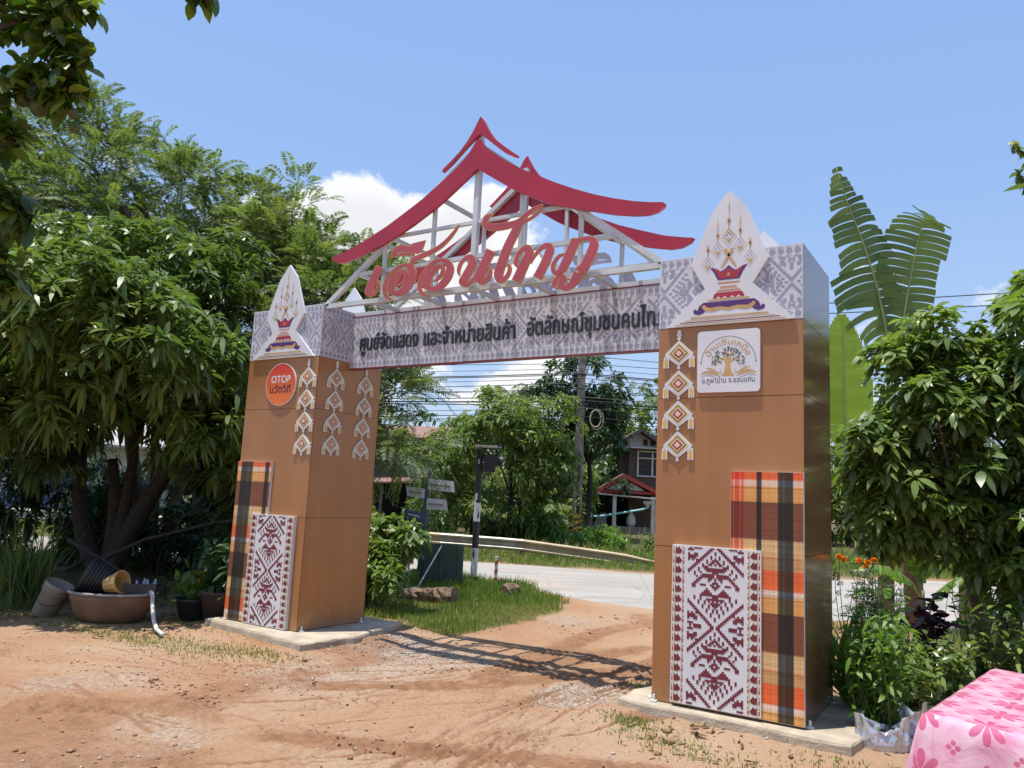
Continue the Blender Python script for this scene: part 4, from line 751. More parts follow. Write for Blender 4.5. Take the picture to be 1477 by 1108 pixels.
def text_polys(s, size=1.0, bold=0.0, sx=1.0, shear=0.0, res=4):
    c = bpy.data.curves.new('lettering', 'FONT'); c.body = s; c.size = 1.0
    o = bpy.data.objects.new('lettering', c); COL.objects.link(o); bpy.context.view_layer.update()
    cu = o.to_curve(bpy.context.evaluated_depsgraph_get()); polys = []
    for sp in cu.splines:
        pts = []
        if sp.type == 'BEZIER':
            bp_ = sp.bezier_points; n = len(bp_)
            for i in range(n):
                a, b = bp_[i], bp_[(i+1) % n]; p0, p1, p2, p3 = a.co, a.handle_right, b.handle_left, b.co
                st = (p1-p0).cross(p3-p0).length < 1e-6 and (p2-p0).cross(p3-p0).length < 1e-6
                for k in range(1 if st else res):
                    t = k/res; q = p0*(1-t)**3+p1*3*t*(1-t)**2+p2*3*t*t*(1-t)+p3*t**3; pts.append((q.x, q.y))
        else: pts = [(p.co.x, p.co.y) for p in sp.points]
        cl = [pts[0]] if pts else []
        for p in pts[1:]:
            if abs(p[0]-cl[-1][0])+abs(p[1]-cl[-1][1]) > 1e-4: cl.append(p)
        if len(cl) > 2: polys.append(np.array(cl))
    o.to_curve_clear(); bpy.data.objects.remove(o); bpy.data.curves.remove(c)
    tot = sum(.5*np.sum(a[:, 0]*np.roll(a[:, 1], -1)-np.roll(a[:, 0], -1)*a[:, 1]) for a in polys)
    out = []
    for a in polys:
        if bold:
            e = nrm(np.roll(a, -1, 0)-a); n = np.stack([e[:, 1], -e[:, 0]], 1)*(1 if tot > 0 else -1); a = a + nrm(n+np.roll(n, 1, 0))*bold
        a = a*size; a[:, 0] = (a[:, 0] + shear*a[:, 1])*sx; out.append(a)
    return out
def bbox(polys):
    a = np.concatenate(polys); return a[:, 0].min(), a[:, 0].max(), a[:, 1].min(), a[:, 1].max()
def clusters(polys, tol=0.0):
    """group contours whose x ranges overlap: one written letter with its marks"""
    it = sorted([(p[:, 0].min(), p[:, 0].max(), p) for p in polys], key=lambda t: t[0]); out = []
    for a, b, p in it:
        if out and a < out[-1][1]-tol: out[-1][1] = max(out[-1][1], b); out[-1][2].append(p)
        else: out.append([a, b, [p]])
    return [o[2] for o in out]

# ------------------------------------------------------------------ woven motif, drawn on a 27 x 39 cell repeat
def motif():
    S = set(); add = lambda us, r: [S.add((u, r)) for u in (us if hasattr(us, '__iter__') else [us])]
    for r in range(0, 13):
        for k in (1, 2): add(r+k if r+k <= 13 else 13, r)
    for r in range(26, 39): add([min(13, 39-r), min(13, 40-r)], r)
    for k in range(6): add(2*k, 2+2*k); add(2*k, 3+2*k)
    for k in range(5): add(2*k+1, 6+2*k) if k > 1 else None
    for k in range(6): add(2*k, 35-2*k); add(2*k, 34-2*k)
    for k in range(4): add(2*k+1, 31-2*k); add(2*k+1, 30-2*k)
    add(0, 5); add([0,1], 6); add([1,2], 7); add([2,3,0], 8)
    add([4,5], 9); add(range(0,6), 10); add(range(0,5), 11); add([0,1], 12)
    add(range(1,7), 13); add(range(1,8), 14); add([2,3,7,8], 15); add([3,8,9], 16); add([9,10], 17); add([10,11], 18); add([10,11], 19)
    add(0, 15); add(0, 16); add([0,1], 17); add([1,2], 18); add([0,1], 19); add(0, 20)
    add([5,6,7], 18)
    add([4], 20); add([3,4,5], 21); add(range(2,7), 22); add(range(1,8), 23)
    add(0, 23); add([0,1], 24); add(range(0,5), 25); add([1,3], 26); add([0,1,2], 27); add([0,1], 28); add(0, 29)
    for s_ in (0, 1):                       # side brackets straddling the repeat
        f = (lambda q: q) if s_ == 0 else (lambda q: 38-q)
        add(range(7, 11), f(0)); add([12], f(0)); add([12,13], f(1)); add([11], f(1))
        add([9,10,13], f(3)); add([9,10,11,12,13], f(4)); add([10,11,12,13], f(5)); add([9,11,13], f(6))
    return S
MOTIF = motif()
def motif_rects():
    out = []
    for r in range(39):
        row = [((abs(c), r) in MOTIF) for c in range(-13, 14)]; c = 0
        while c < 27:
            if row[c]:
                e = c
                while e+1 < 27 and row[e+1]: e += 1
                out.append((c-13, e-12, r)); c = e+1
            else: c += 1
    return out
MRECTS = motif_rects()
def weave_print(mb, fr, u0, u1, v0, v1, along, cell_a, cell_c, border, t, mc, mb_border, mline=None, start=0):
    """print the motif on a rectangle; 'along' = 'u' or 'v' is the direction of the repeat"""
    if along == 'v': a0, a1, c0, c1 = v0, v1, u0, u1; R = lambda aa, ab, ca, cb, tt, m: mb.rect(ca, cb, aa, ab, fr, tt, m)
    else: a0, a1, c0, c1 = u0, u1, v0, v1; R = lambda aa, ab, ca, cb, tt, m: mb.rect(aa, ab, ca, cb, fr, tt, m)
    mid = (c0+c1)/2; k = int(math.ceil((a1-a0)/(39*cell_a)))+1
    for i in range(-1, k):
        for ca, cb, r in MRECTS:
            x0 = a1 - (i*39+r+1+start)*cell_a; x1 = x0+cell_a
            x0 = max(x0, a0+.004); x1 = min(x1, a1-.004)
            if x1 > x0+.001: R(x0, x1, mid+(ca-.5+.5)*cell_c-.5*cell_c, mid+(cb-.5)*cell_c, t, mc)
    # border of little pointed leaves between two lines
    pitch = cell_a*4.6; n = int((a1-a0)/pitch); pitch = (a1-a0)/n
    for side in (0, 1):
        e = c0 if side == 0 else c1; sg = 1 if side == 0 else -1; b = border
        for i in range(n):
            y0 = a0+i*pitch; h = pitch
            pts = [(.02,.16),(.40,.12),(.74,.22),(.90,.44),(.68,.66),(.46,.94),(.32,.70),(.04,.86)]
            pg = [(y0+q*h, e+sg*(p*.62+.22)*b) for p, q in pts]
            mb.poly([((c, a) if along == 'v' else (a, c)) for a, c in pg], fr, t, mb_border)
            for p0, p1, q0, q1 in ((.05,.13,.15,.55),(.05,.10,.65,.85),(.86,.95,.15,.45),(.89,.95,.6,.8)):
                R(y0+q0*h, y0+q1*h, *sorted((e+sg*p0*b, e+sg*p1*b)), t, mb_border)
        if mline is not None:
            for p in (.19, .80): R(a0, a1, *sorted((e+sg*p*b, e+sg*(p+.05)*b)), t+.0006, mline)
            for i in range(n):
                for p in (.16, .77): R(a0+(i+.05)*pitch, a0+(i+.17)*pitch, *sorted((e+sg*p*b, e+sg*(p+.13)*b)), t+.0009, mline)

# ------------------------------------------------------------------ the gate
W, D, SX, ZB, ZH, Z0 = 1.137, 1.012, 5.064, 3.021, 3.604, 0.104
gate = empty('entrance_gate', (0, 0, 0))
tag(gate, 'copper brown welcome gate with woven print panels, red swept gables and Thai lettering', 'gate')
mat('core_dark', (.06,.05,.045), None, 8, .8)
RX = SX + W
def fr_front(u, v, t): return (u, -t, v)
def fr_back(u, v, t): return (u, D+t, v)
def fr_right(x): return lambda u, v, t: (x+t, u, v)
def fr_left(x): return lambda u, v, t: (x-t, u, v)
JOINTS = [(Z0+.004, 1.272), (1.277, 2.443), (2.448, ZB-.002)]
def clad(pillar, fr, u0, u1, rows, m):
    for a, b in rows:
        mb = MB(); poly = [(u0,a),(u1,a),(u1,b),(u0,b)]
        mb.prism(poly, fr, -.006, 0, 0); mb.build('cladding_panel', m, pillar)
def textile_band(pillar, fr, u0, u1, start=0, name='textile_band'):
    mb = MB(); mb.prism([(u0,ZB+.002),(u1,ZB+.002),(u1,ZH),(u0,ZH)], fr, -.006, .002, 0)
    weave_print(mb, fr, u0+.004, u1-.004, ZB+.006, ZH-.006, 'u', .0130, .0150, .085, .0032, 1, 1, None, start)
    return mb.build(name, ['print_white', 'print_grey'], pillar)
def make_pillar(x0, glossy_outer):
    mb = MB(); mb.box(x0+.006, x0+W-.006, .006, D-.006, Z0, ZH-.004, 0); mb.box(x0+.0, x0+W, 0, D, ZH-.003, ZH+.004, 1)
    p = mb.build('pillar', ['core_dark', 'print_white'], gate)
    clad(p, fr_front, x0, x0+W, JOINTS, 'clad_brown'); clad(p, fr_back, x0, x0+W, JOINTS, 'clad_brown')
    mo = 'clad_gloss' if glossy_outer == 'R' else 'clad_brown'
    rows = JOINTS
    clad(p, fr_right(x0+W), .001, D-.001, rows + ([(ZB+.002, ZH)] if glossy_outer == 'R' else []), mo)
    clad(p, fr_left(x0), .001, D-.001, rows, 'clad_brown')
    textile_band(p, fr_front, x0, x0+W, 6)
    textile_band(p, fr_back, x0, x0+W, 6)
    if glossy_outer == 'R': textile_band(p, fr_left(x0), .001, D-.001, 12)
    else: textile_band(p, fr_right(x0+W), .001, D-.001, 12); textile_band(p, fr_left(x0), .001, D-.001, 12)
    for bx, by in ((x0-.02,.06),(x0+W+.02,.95),(x0+W+.02,.05),(x0+.03,-.03)):
        b = MB(); b.box(bx-.025,bx+.025,by-.02,by+.02,Z0-.002,Z0+.01); b.lathe([(0,.05),(.010,.05),(.010,.0)],8,(bx,by,Z0)); b.build('anchor_bolt', 'sealant', p)
    return p
pil_l = make_pillar(0.0, 'L'); pil_r = make_pillar(SX, 'R')

def plaid_panel(p, x0, x1, z0, z1, u0, u1, t=.026):
    mb = MB(); mb.box(x0, x1, -t, -.001, z0, z1, 0); mb.rect(x0+.002, x1-.002, z0+.002, z1-.002, fr_front, t+.0015, 1)
    o = mb.build('plaid_panel', ['board_white', 'plaid'], p); me = o.data; uv = me.uv_layers.new(name='UVMap')
    for l in me.loops:
        c = me.vertices[l.vertex_index].co; uv.data[l.index].uv = (u0+(u1-u0)*(c.x-x0)/(x1-x0), (z1-c.z)/.79+.02)
def woven_panel(p, x0, x1, z0, z1, t=.045):
    mb = MB(); mb.prism([(x0,z0),(x1,z0),(x1,z1),(x0,z1)], fr_front, .001, t, 0)
    weave_print(mb, fr_front, x0+.004, x1-.004, z0+.004, z1-.004, 'v', .0150, .0158, .098, t+.0015, 1, 1, 2, 0)
    mb.build('woven_motif_panel', ['board_white', 'print_maroon', 'print_yellow'], p)
plaid_panel(pil_l, .004, .565, .115, 1.855, .93, .33); woven_panel(pil_l, .332, 1.008, .108, 1.279)
plaid_panel(pil_r, 5.675, 6.203, .118, 1.873, .0, 1.0); woven_panel(pil_r, 5.230, 5.908, .128, 1.295)

# hanging diamond ornaments
def pendant(p, fr, u, z, last, first):
    mb = MB(); q = lambda pts: [(u+a, z+b) for a, b in pts]
    mb.prism(q([(0,.108),(.118,-.005),(.112,-.022),(.0,-.105),(-.112,-.022),(-.118,-.005)]), fr, .002, .016, 0)
    for s in (-1, 1):
        pts = [(s*.100,-.005),(s*.128,-.035),(s*.132,-.118),(s*.084,-.118),(s*.084,-.035)]
        mb.prism(q(pts), fr, .002, .0155, 0)
        mb.poly(q([(s*.120,-.048),(s*.122,-.108),(s*.094,-.108),(s*.094,-.048)]), fr, .0175, 1)
        mb.poly(q([(s*.108,-.02),(s*.117,-.04),(s*.098,-.04)]), fr, .0175, 6)
    for k, m in ((.098,2),(.080,3),(.070,4),(.056,5),(.048,7),(.028,6)):
        kk = k*.93
        mb.poly(q([(0,kk),(kk*1.02,-.002),(0,-kk),(-kk*1.02,-.002)]), fr, .0166+.0006*(10-int(k*100)), m)
    n = [(.013*math.cos(i*.785), -.118+.015*math.sin(i*.785)) for i in range(8)]
    mb.prism(q(n), fr, .002, .0162, 0)
    mb.poly(q([(x*.35, -.118+(y+.118)*.35) for x, y in n]), fr, .0180, 8)
    if first:
        for zz, w in ((.125,.016),(.150,.021),(.176,.016)): mb.prism(q([(w*math.cos(i*.785), zz+.017*math.sin(i*.785)) for i in range(8)]), fr, .002, .0150+zz*.01, 0)
    mb.build('hanging_ornament', ['board_white','print_yellow','print_cream','print_brown','print_yellow','board_white','print_cream','print_red','print_grey'], p)
def pendant_string(p, fr, u, ztop=2.805):
    for i in range(4): pendant(p, fr, u, ztop-.246*i, i == 3, i == 0)
pendant_string(pil_l, fr_front, 1.000, 2.800); pendant_string(pil_l, fr_right(W), .270, 2.815); pendant_string(pil_l, fr_right(W), .745, 2.805)
pendant_string(pil_r, fr_front, 5.243, 2.808)

# crown-shaped boards with the offering-bowl print
def finial(p, fr, cx, sgn=1):
    mb = MB(); z = ZB; q = lambda pts: [(cx+sgn*a, z+b) for a, b in pts]
    mb.prism(q([(-.505,.0),(-.19,.295),(-.311,.505),(-.14,.920),(0,1.09),(.137,.935),(.308,.500),(.188,.310),(.505,.0)]), fr, .004, .030, 0)
    T = .0315
    def P(pts, m, k=0): mb.poly(q(pts), fr, T+.0007*k, m)
    def B(x, z0, z1, m, k=0): P([(-x,z0),(x,z0),(x*.97,z1),(-x*.97,z1)], m, k)
    B(.44,.010,.017,3); B(.40,.025,.032,4); B(.36,.040,.046,3); B(.31,.058,.070,3)
    P([(-.275,.095),(-.285,.12),(-.265,.135),(-.25,.118),(-.235,.155),(-.20,.182),(.20,.182),(.235,.155),(.25,.118),(.265,.135),(.285,.12),(.275,.095),(.235,.085),(.20,.098),(.175,.125),(.10,.130),(.0,.110),(-.10,.130),(-.175,.125),(-.20,.098),(-.235,.085)], 1)
    for s in (-1, 1): P([(0,.108),(s*.06,.120),(s*.14,.105),(s*.195,.120),(s*.215,.150),(s*.195,.165),(s*.18,.150),(s*.15,.135),(s*.07,.142),(0,.128)] if s > 0 else [(0,.128),(-.07,.142),(-.15,.135),(-.18,.150),(-.195,.165),(-.215,.150),(-.195,.120),(-.14,.105),(-.06,.120),(0,.108)], 3, 1)
    B(.165,.190,.202,3); P([(-.125,.208),(.125,.208),(.115,.240),(.10,.252),(-.10,.252),(-.115,.240)], 2)
    for x in (-.08,-.03,.03,.08): P([(x-.018,.208),(x+.018,.208),(x,.222)], 0, 1)
    B(.095,.262,.272,5); B(.065,.292,.302,5); B(.075,.280,.285,3); B(.088,.325,.336,5)
    bowl = [(-.085,.355),(.085,.355),(.118,.420),(.150,.465),(.105,.455),(.075,.425),(.045,.430),(.0,.470),(-.045,.430),(-.075,.425),(-.105,.455),(-.150,.465),(-.118,.420)]
    P(bowl, 1); P([(x*.80,.355+(zz-.355)*.78+.010) for x, zz in bowl], 2, 1); P([(0,.378),(.014,.395),(0,.414),(-.014,.395)], 3, 2)
    for s in (-1, 1):
        P([(s*-.065,.455),(s*-.058,.450),(s*.045,.600),(s*.020,.610)], 3, 3)
    def flower(x, zc, k, stem):
        P([(x-.0035,zc+.06*k),(x+.0035,zc+.06*k),(x+.001,zc+stem)], 3)
        P([(x,zc+.075*k),(x+.016*k,zc+.11*k),(x,zc+.145*k),(x-.016*k,zc+.11*k)], 3, 1); P([(x,zc+.095*k),(x+.007*k,zc+.11*k),(x,zc+.125*k),(x-.007*k,zc+.11*k)], 1, 2)
        for j in range(3): P([(x-.013*k,zc+stem*.60+.02*j+.008),(x,zc+stem*.60+.02*j-.004),(x+.013*k,zc+stem*.60+.02*j+.008),(x,zc+stem*.60+.02*j+.004)], 3, 2)
        n = 4
        for i in range(-n, n+1):
            for j in range(-n, n+1):
                if abs(i)+abs(j) <= n and (i+j) % 2 == 0:
                    a = x+i*.0135*k; b = zc-.02*k+j*.0175*k; w = .0052*k
                    P([(a,b-w*1.3),(a+w,b),(a,b+w*1.3),(a-w,b)], 1 if (abs(i) < 2 and j > 0) else 3)
        P([(x-.028*k,zc-.02*k),(x,zc-.065*k),(x+.028*k,zc-.02*k),(x,zc-.035*k)], 3, 1)
    flower(0,.720,1.05,.34); flower(-.090,.62,.95,.27); flower(.090,.64,.95,.27); flower(-.168,.51,.92,.16); flower(.168,.53,.92,.16)
    P([(-.05,.715),(0,.765),(.05,.715),(.044,.710),(0,.752),(-.044,.710)], 3, 3)
    return mb.build('crown_board', ['board_white','print_purple','print_red','print_gold','print_maroon','print_orange'], p)
finial(pil_l, fr_front, .568); finial(pil_r, fr_front, 5.646)
finial(pil_l, fr_back, .568); finial(pil_r, fr_back, 5.646)

# round programme sign
def lettering(mb, polys, fr, t, m):
    V, F = nz_tris(polys); mb.add([fr(x, y, t) for x, y in V], [tuple(map(int, f)) for f in F], m)
def round_sign(p, cx, cz, r_):
    mb = MB(); n = 48; o = (cx, 0, cz)
    pts = [(r_*math.cos(2*math.pi*i/n), r_*math.sin(2*math.pi*i/n)) for i in range(n)]
    f = lambda u, v, t: (u+cx, -t, v+cz)
    mb.prism(pts, f, .002, .020, 0); mb.poly([(x*.97, y*.97) for x, y in pts], f, .0212, 1)
    tp = text_polys('OTOP', .115, .02); b = bbox(tp); lettering(mb, [a - np.array([(b[0]+b[1])/2, -.020]) for a in tp], f, .0224, 0)
    tp = text_polys('นวัตวิถี', .125, .012); b = bbox(tp); lettering(mb, [a*np.array([1.0, .9]) - np.array([(b[0]+b[1])/2, .092]) for a in tp], f, .0226, 2)
    mb.build('round_sign', ['board_white', 'disc_print', 'letter_dark'], p, loc=o)
round_sign(pil_l, .582, 2.722, .243)

# village emblem board
def emblem(p, x0, x1, z0, z1):
    mb = MB(); cx = (x0+x1)/2; cz = (z0+z1)/2; h = (x1-x0)/2; k = .03
    out = []
    for sx, sy, a0 in ((1,1,0),(-1,1,90),(-1,-1,180),(1,-1,270)):
        for j in range(5): a = math.radians(a0+j*22.5); out.append((sx*(h-k)+k*math.cos(a), sy*(h-k)+k*math.sin(a)))
    f = lambda u, v, t: (u+cx, -t, v+cz)
    mb.prism(out, f, .002, .024, 0); T = .0252
    # arc line with dotted ends
    def strip(pts, w, m, t=T):
        pts = np.array(pts, float); d = nrm(np.gradient(pts, axis=0)); n = np.stack([-d[:, 1], d[:, 0]], 1); w = np.broadcast_to(w, (len(pts),))[:, None]
        lettering(mb, [np.concatenate([pts+n*w/2, (pts-n*w/2)[::-1]])], f, t, m)
    arc = lambda r_, a0, a1, n=28: [(r_*math.cos(math.radians(a)), -.02+r_*math.sin(math.radians(a))) for a in np.linspace(a0, a1, n)]
    strip(arc(.215, 3, 177), .0035, 1)
    for a in (3, 177): x, y = arc(.215, a, a+1, 2)[0]; mb.poly([(x+.006*math.cos(i), y+.006*math.sin(i)) for i in range(6)], f, T+.0006, 1)
    tp = text_polys('บ้านเซินเหนือ', .062, .006); b = bbox(tp); L_ = b[1]-b[0]; sc = .40/L_; res_ = []
    for a in tp:
        x = (a[:, 0]-(b[0]+b[1])/2)*sc; y = a[:, 1]; th = math.pi/2 - x/.168; rr_ = .153+y
        res_.append(np.stack([rr_*np.cos(th), -.02+rr_*np.sin(th)], 1))
    lettering(mb, res_, f, T, 2)
    # tree
    trunk = [(-.055,-.118),(-.030,-.085),(-.020,-.03),(-.025,.0),(-.06,.02),(-.05,.028),(-.018,.012),(-.012,.08),(-.006,.08),(.0,.012),(.03,.06),(.036,.056),(.014,.006),(.05,.018),(.10,.0),(.098,-.008),(.05,.006),(.018,-.012),(.018,-.05),(.030,-.090),(.055,-.118)]
    mb.poly(trunk, f, T, 2)
    for pts in ([(-.05,.02),(-.08,-.005),(-.11,-.03)],[(-.055,.025),(-.085,.04),(-.10,.045)],[(-.01,.05),(-.03,.09)],[(.01,.04),(.05,.09)],[(.05,.015),(.09,.04)],[(-.03,.02),(-.045,.07)]): strip(pts, .006, 2)
    r = np.random.default_rng(4)
    for i in range(120):
        a = r.uniform(-.15, math.pi+.15); q = math.sqrt(r.uniform(.16, 1))*.128; x = q*1.05*math.cos(a); y = -.015+q*.98*math.sin(a); s = r.uniform(.004,.0085); b_ = r.random()*3.14
        mb.poly([(x+s*1.35*math.cos(b_), y+s*1.35*math.sin(b_)), (x+s*.7*math.cos(b_+1.57), y+s*.7*math.sin(b_+1.57)), (x-s*1.35*math.cos(b_), y-s*1.35*math.sin(b_)), (x-s*.7*math.cos(b_+1.57), y-s*.7*math.sin(b_+1.57))], f, T+.0004+.00001*i, 3 if i % 7 else 2)
    for s in (-1, 1):   # hills / open hands
        strip([(s*.05,-.06),(s*.055,-.085),(s*.075,-.098),(s*.11,-.075),(s*.145,-.055),(s*.175,-.055)] , [.003,.006,.014,.02,.014,.003], 2, T+.002)
        strip([(s*.07,-.118),(s*.11,-.105),(s*.15,-.085),(s*.19,-.088),(s*.222,-.105)], [.004,.012,.022,.018,.003], 2, T+.0024)
    tp = text_polys('อ.ภูผาม่าน จ.ขอนแก่น', .058, .004); b = bbox(tp); sc = .41/(b[1]-b[0])
    lettering(mb, [np.stack([(a[:, 0]-(b[0]+b[1])/2)*sc, a[:, 1]*1.0-.170], 1) for a in tp], f, T, 4)
    mb.build('emblem_board', ['board_white','print_brown','print_gold','print_teal','letter_dark'], p)
emblem(pil_r, 5.400, 5.890, 2.481, 2.968)

# beam
def make_beam():
    x0, x1, z0, z1, y0, y1 = W+.002, SX-.002, 2.958, 3.545, .470, .550
    mb = MB(); mb.box(x0, x1, y0, y1, z0, z1, 0); mb.box(x0, x1, y0-.004, y1+.004, z0-.012, z0-.001, 2); mb.box(x0, x1, y0-.003, y1+.003, z1+.001, z1+.012, 2)
    ff = lambda u, v, t: (u, y0-t, v)
    weave_print(mb, ff, x0+.006, x1-.006, z0+.006, z1-.006, 'u', .0130, .0150, .085, .0015, 1, 1, None, 3)
    fb = lambda u, v, t: (u, y1+t, v)
    weave_print(mb, fb, x0+.006, x1-.006, z0+.006, z1-.006, 'u', .0130, .0150, .085, .0015, 1, 1, None, 3)
    b = mb.build('sign_beam', ['print_white', 'print_grey', 'print_maroon'], gate)
    for s, xa, xb, zb in (('ศูนย์จัดแสดง', 1.285, 2.125, 3.155), ('และจำหน่ายสินค้า', 2.205, 3.362, 3.155), ('อัตลักษณ์ชุมชนคนไท', 3.500, 4.835, 3.170), ('ภู', 4.85, 5.02, 3.170)):
        tp = text_polys(s, .245, .014); q = bbox(tp); sc = (xb-xa)/(q[1]-q[0])
        tp = [np.stack([xa+(a[:, 0]-q[0])*sc, zb+a[:, 1]], 1) for a in tp]
        for cl in clusters(tp, .004):
            m_ = MB(); V, F = nz_tris(cl); extrude_tris(m_, V, F, ff, .002, .016, 0, 0, 0); m_.build('letter', 'letter_dark', b)
    return b
make_beam()

# roof frame of square steel tube, front and back planes
def make_frame():
    yF, yB, cx = .062, .950, 3.100; zc = 3.585; xl, xr = W-.01, SX+.01; sl = .745; T = .05
    zt = lambda x: zc + (min(x, 2*cx-x)-xl)*sl
    mb = MB()
    for y in (yF, yB): mb.bar((xl, y, zc), (xr, y, zc), T)
    root = mb.build('roof_frame', 'steel_white', gate)
    def tube(p, q, w=T): MB().bar(p, q, w).build('steel_tube', 'steel_white', root)
    for y in (yF, yB):
        tube((xl, y, zc+.012), (cx, y, zt(cx)+.01)); tube((xr, y, zc+.012), (cx, y, zt(cx)+.008))
        tube((cx, y, zc), (cx, y, 5.17), .055)
        for x in (1.93, 2.575, 3.63, 4.27): tube((x, y+.001, zc), (x, y+.001, zt(x)), .036)
        for z in (3.905, 4.262):
            x = xl + (z-zc)/sl; tube((x, y-.002, z), (2*cx-x, y-.002, z), .034)
    tube((xl, .512, 3.588), (xr, .512, 3.588), .045)
    for x in (1.79, 2.44, 3.12, 3.76, 4.42): tube((x, yF, zc-.004), (x, yB, zc-.004), .04)
    for x in (1.95, 2.56, 3.13, 3.66, 4.25): tube((x, yF, zt(x)-.02), (x, yB, zt(x)-.02), .038)
    for x in (1.565, 2.0, 4.2, 4.64): tube((x, yF, 3.905+(.357 if x in (2.0,4.2) else 0)), (x, yB, 3.905+(.357 if x in (2.0,4.2) else 0)), .034)
    for a, b in (((1.79, .512, 3.588), (2.44, yB, 3.588)), ((4.42, .512, 3.588), (3.76, yB, 3.588))): tube(a, b, .034)
make_frame()

# swept red gable blades
def blade(poly, y0, y1, mirror=False):
    mb = MB(); P = [((6.2-x/1000) if mirror else x/1000, z/1000) for x, z in poly]
    mb.prism(P, lambda u, v, t: (u, t, v), y1, y0, 0); return mb.build('gable_blade', 'roof_red', gate)
blade(TR['big'], -.004, .032); blade(TR['cap'], -.004, .032); blade(TR['big'], 1.016, .980, True); blade(TR['cap'], 1.016, .980, True)

# big cursive letters, front, and the same seen from behind on the far side
def big_letters():
    g = .0058; groups = [[ribbon(r_, 0) for r_ in TR[k]] for k in 'abcdefhi'] + [[np.array(TR['mark_poly'])/1000]]
    gold = [[ribbon(r_, g) for r_ in TR[k]] for k in 'abcdefhi'] + [[offset_poly(np.array(TR['mark_poly'])/1000, g)]]
    for a, b in zip(groups, gold):
        mb = MB(); V, F = nz_tris(b); f = lambda u, v, t: (u, -t, v)
        extrude_tris(mb, V, F, f, .012, .026, 1, 1, 2)
        V, F = nz_tris(a); mb.add([f(x, y, .0272) for x, y in V], [tuple(map(int, q)) for q in F], 0)
        o = mb.build('cursive_letter', ['letter_red', 'letter_gold', 'acrylic_back'], gate)
        c = o.copy(); COL.objects.link(c); c.parent = gate; c.rotation_euler = (0, 0, math.pi); c.location = (6.2, D, 0)
big_letters()

# concrete slabs under the pillars
def slab(pts, label):
    r = np.random.default_rng(int(abs(pts[0][0])*100)+3); P = []
    for (x0, y0), (x1, y1) in zip(pts, pts[1:]+pts[:1]):
        for t in np.linspace(0, 1, 9)[:-1]: P.append((x0+(x1-x0)*t+r.normal(0, .012), y0+(y1-y0)*t+r.normal(0, .012)))
    c = np.mean(P, 0); mb = MB(); n = len(P)
    rings = [[(x+(x-c[0])*.015, y+(y-c[1])*.015, -.06) for x, y in P], [(x, y, .085+r.normal(0, .004)) for x, y in P], [(x-(x-c[0])*.012, y-(y-c[1])*.012, .1) for x, y in P]]
    mb.add(sum(rings, []), [(k*n+i, k*n+(i+1) % n, (k+1)*n+(i+1) % n, (k+1)*n+i) for k in range(2) for i in range(n)] + [tuple(2*n+i for i in range(n))], 0)
    tag(mb.build('concrete_slab', 'concrete_slab'), label, 'slab', 'slabs under the gate pillars', 'thing')
slab([(-.16,-.14),(1.66,-.40),(1.72,.35),(1.42,1.32),(-.2,1.35)], 'rough concrete base slab under the gate pillar with the round orange sign')
slab([(4.80,-.10),(6.53,-.20),(6.62,.42),(6.50,1.25),(4.86,1.25)], 'rough concrete base slab under the gate pillar with the tree emblem board')
# ------------------------------------------------------------------ things along and beyond the road
mat('galv', (.40,.37,.31), (.29,.26,.21), 3, .5, metal=.5, bump=.1)
mat('rail_tan', (.48,.37,.23), (.36,.27,.165), 2.5, .6, metal=.2, bump=.1)
mat('rail_post', (.42,.36,.27), (.28,.24,.18), 5, .8)
mat('pole_concrete', (.30,.25,.20), (.17,.14,.11), 5, .9, bump=.3, bscale=25)
mat('cable_black', (.012,.012,.013), (.02,.02,.02), 5, .6)
mat('paint_black', (.014,.015,.017), (.03,.03,.03), 6, .5)
mat('paint_white', (.70,.71,.70), (.48,.48,.46), 9, .6, lo=.5, hi=.7)
mat('sign_steel', (.10,.16,.21), (.075,.12,.16), 6, .5)
mat('sign_white', (.80,.81,.80), (.72,.73,.72), 5, .5)
mat('sign_blue', (.13,.15,.30), (.10,.12,.25), 5, .5)
mat('sign_green', (.075,.105,.090), (.06,.085,.072), 4, .6)
mat('stripe_red', (.55,.10,.05), (.45,.08,.04), 6, .6)
mat('hazard_yellow', (.70,.40,.03), (.6,.33,.03), 6, .5)
mat('wood_dark', (.15,.098,.072), (.085,.056,.043), 7, .85, bump=.2)
mat('wood_grey', (.20,.175,.15), (.12,.105,.09), 7, .9, bump=.2)
mat('rust_roof', (.30,.15,.10), (.20,.13,.11), 3, .8)
mat('tile_roof', (.27,.19,.15), (.15,.11,.095), 6, .9)
mat('fascia_red', (.38,.04,.035), (.30,.035,.03), 5, .6)
mat('fascia_brown', (.10,.065,.05), (.07,.045,.036), 5, .7)
mat('wall_white', (.68,.67,.63), (.55,.54,.50), 3, .8)
mat('deep_shade', (.035,.032,.030), (.02,.02,.02), 3, .9)  # near-black tone for painted shade in interiors and pole openings
mat('block_grey', (.30,.27,.24), (.20,.18,.16), 6, .95, bump=.2)
mat('zinc_sheet', (.46,.44,.41), (.30,.27,.24), 3, .6, metal=.3)
mat('glass_dark', (.03,.03,.032), (.02,.02,.022), 3, .35, spec=.25)
mat('pvc_cyan', (.30,.60,.60), (.26,.52,.52), 5, .4)
mat('log_bark', (.26,.17,.105), (.12,.08,.055), 10, .95, bump=.9, bscale=22)
LX = Vector((.846, .533, 0)); LY = Vector((-.533, .846, 0)); YAW = math.atan2(.533, .846)

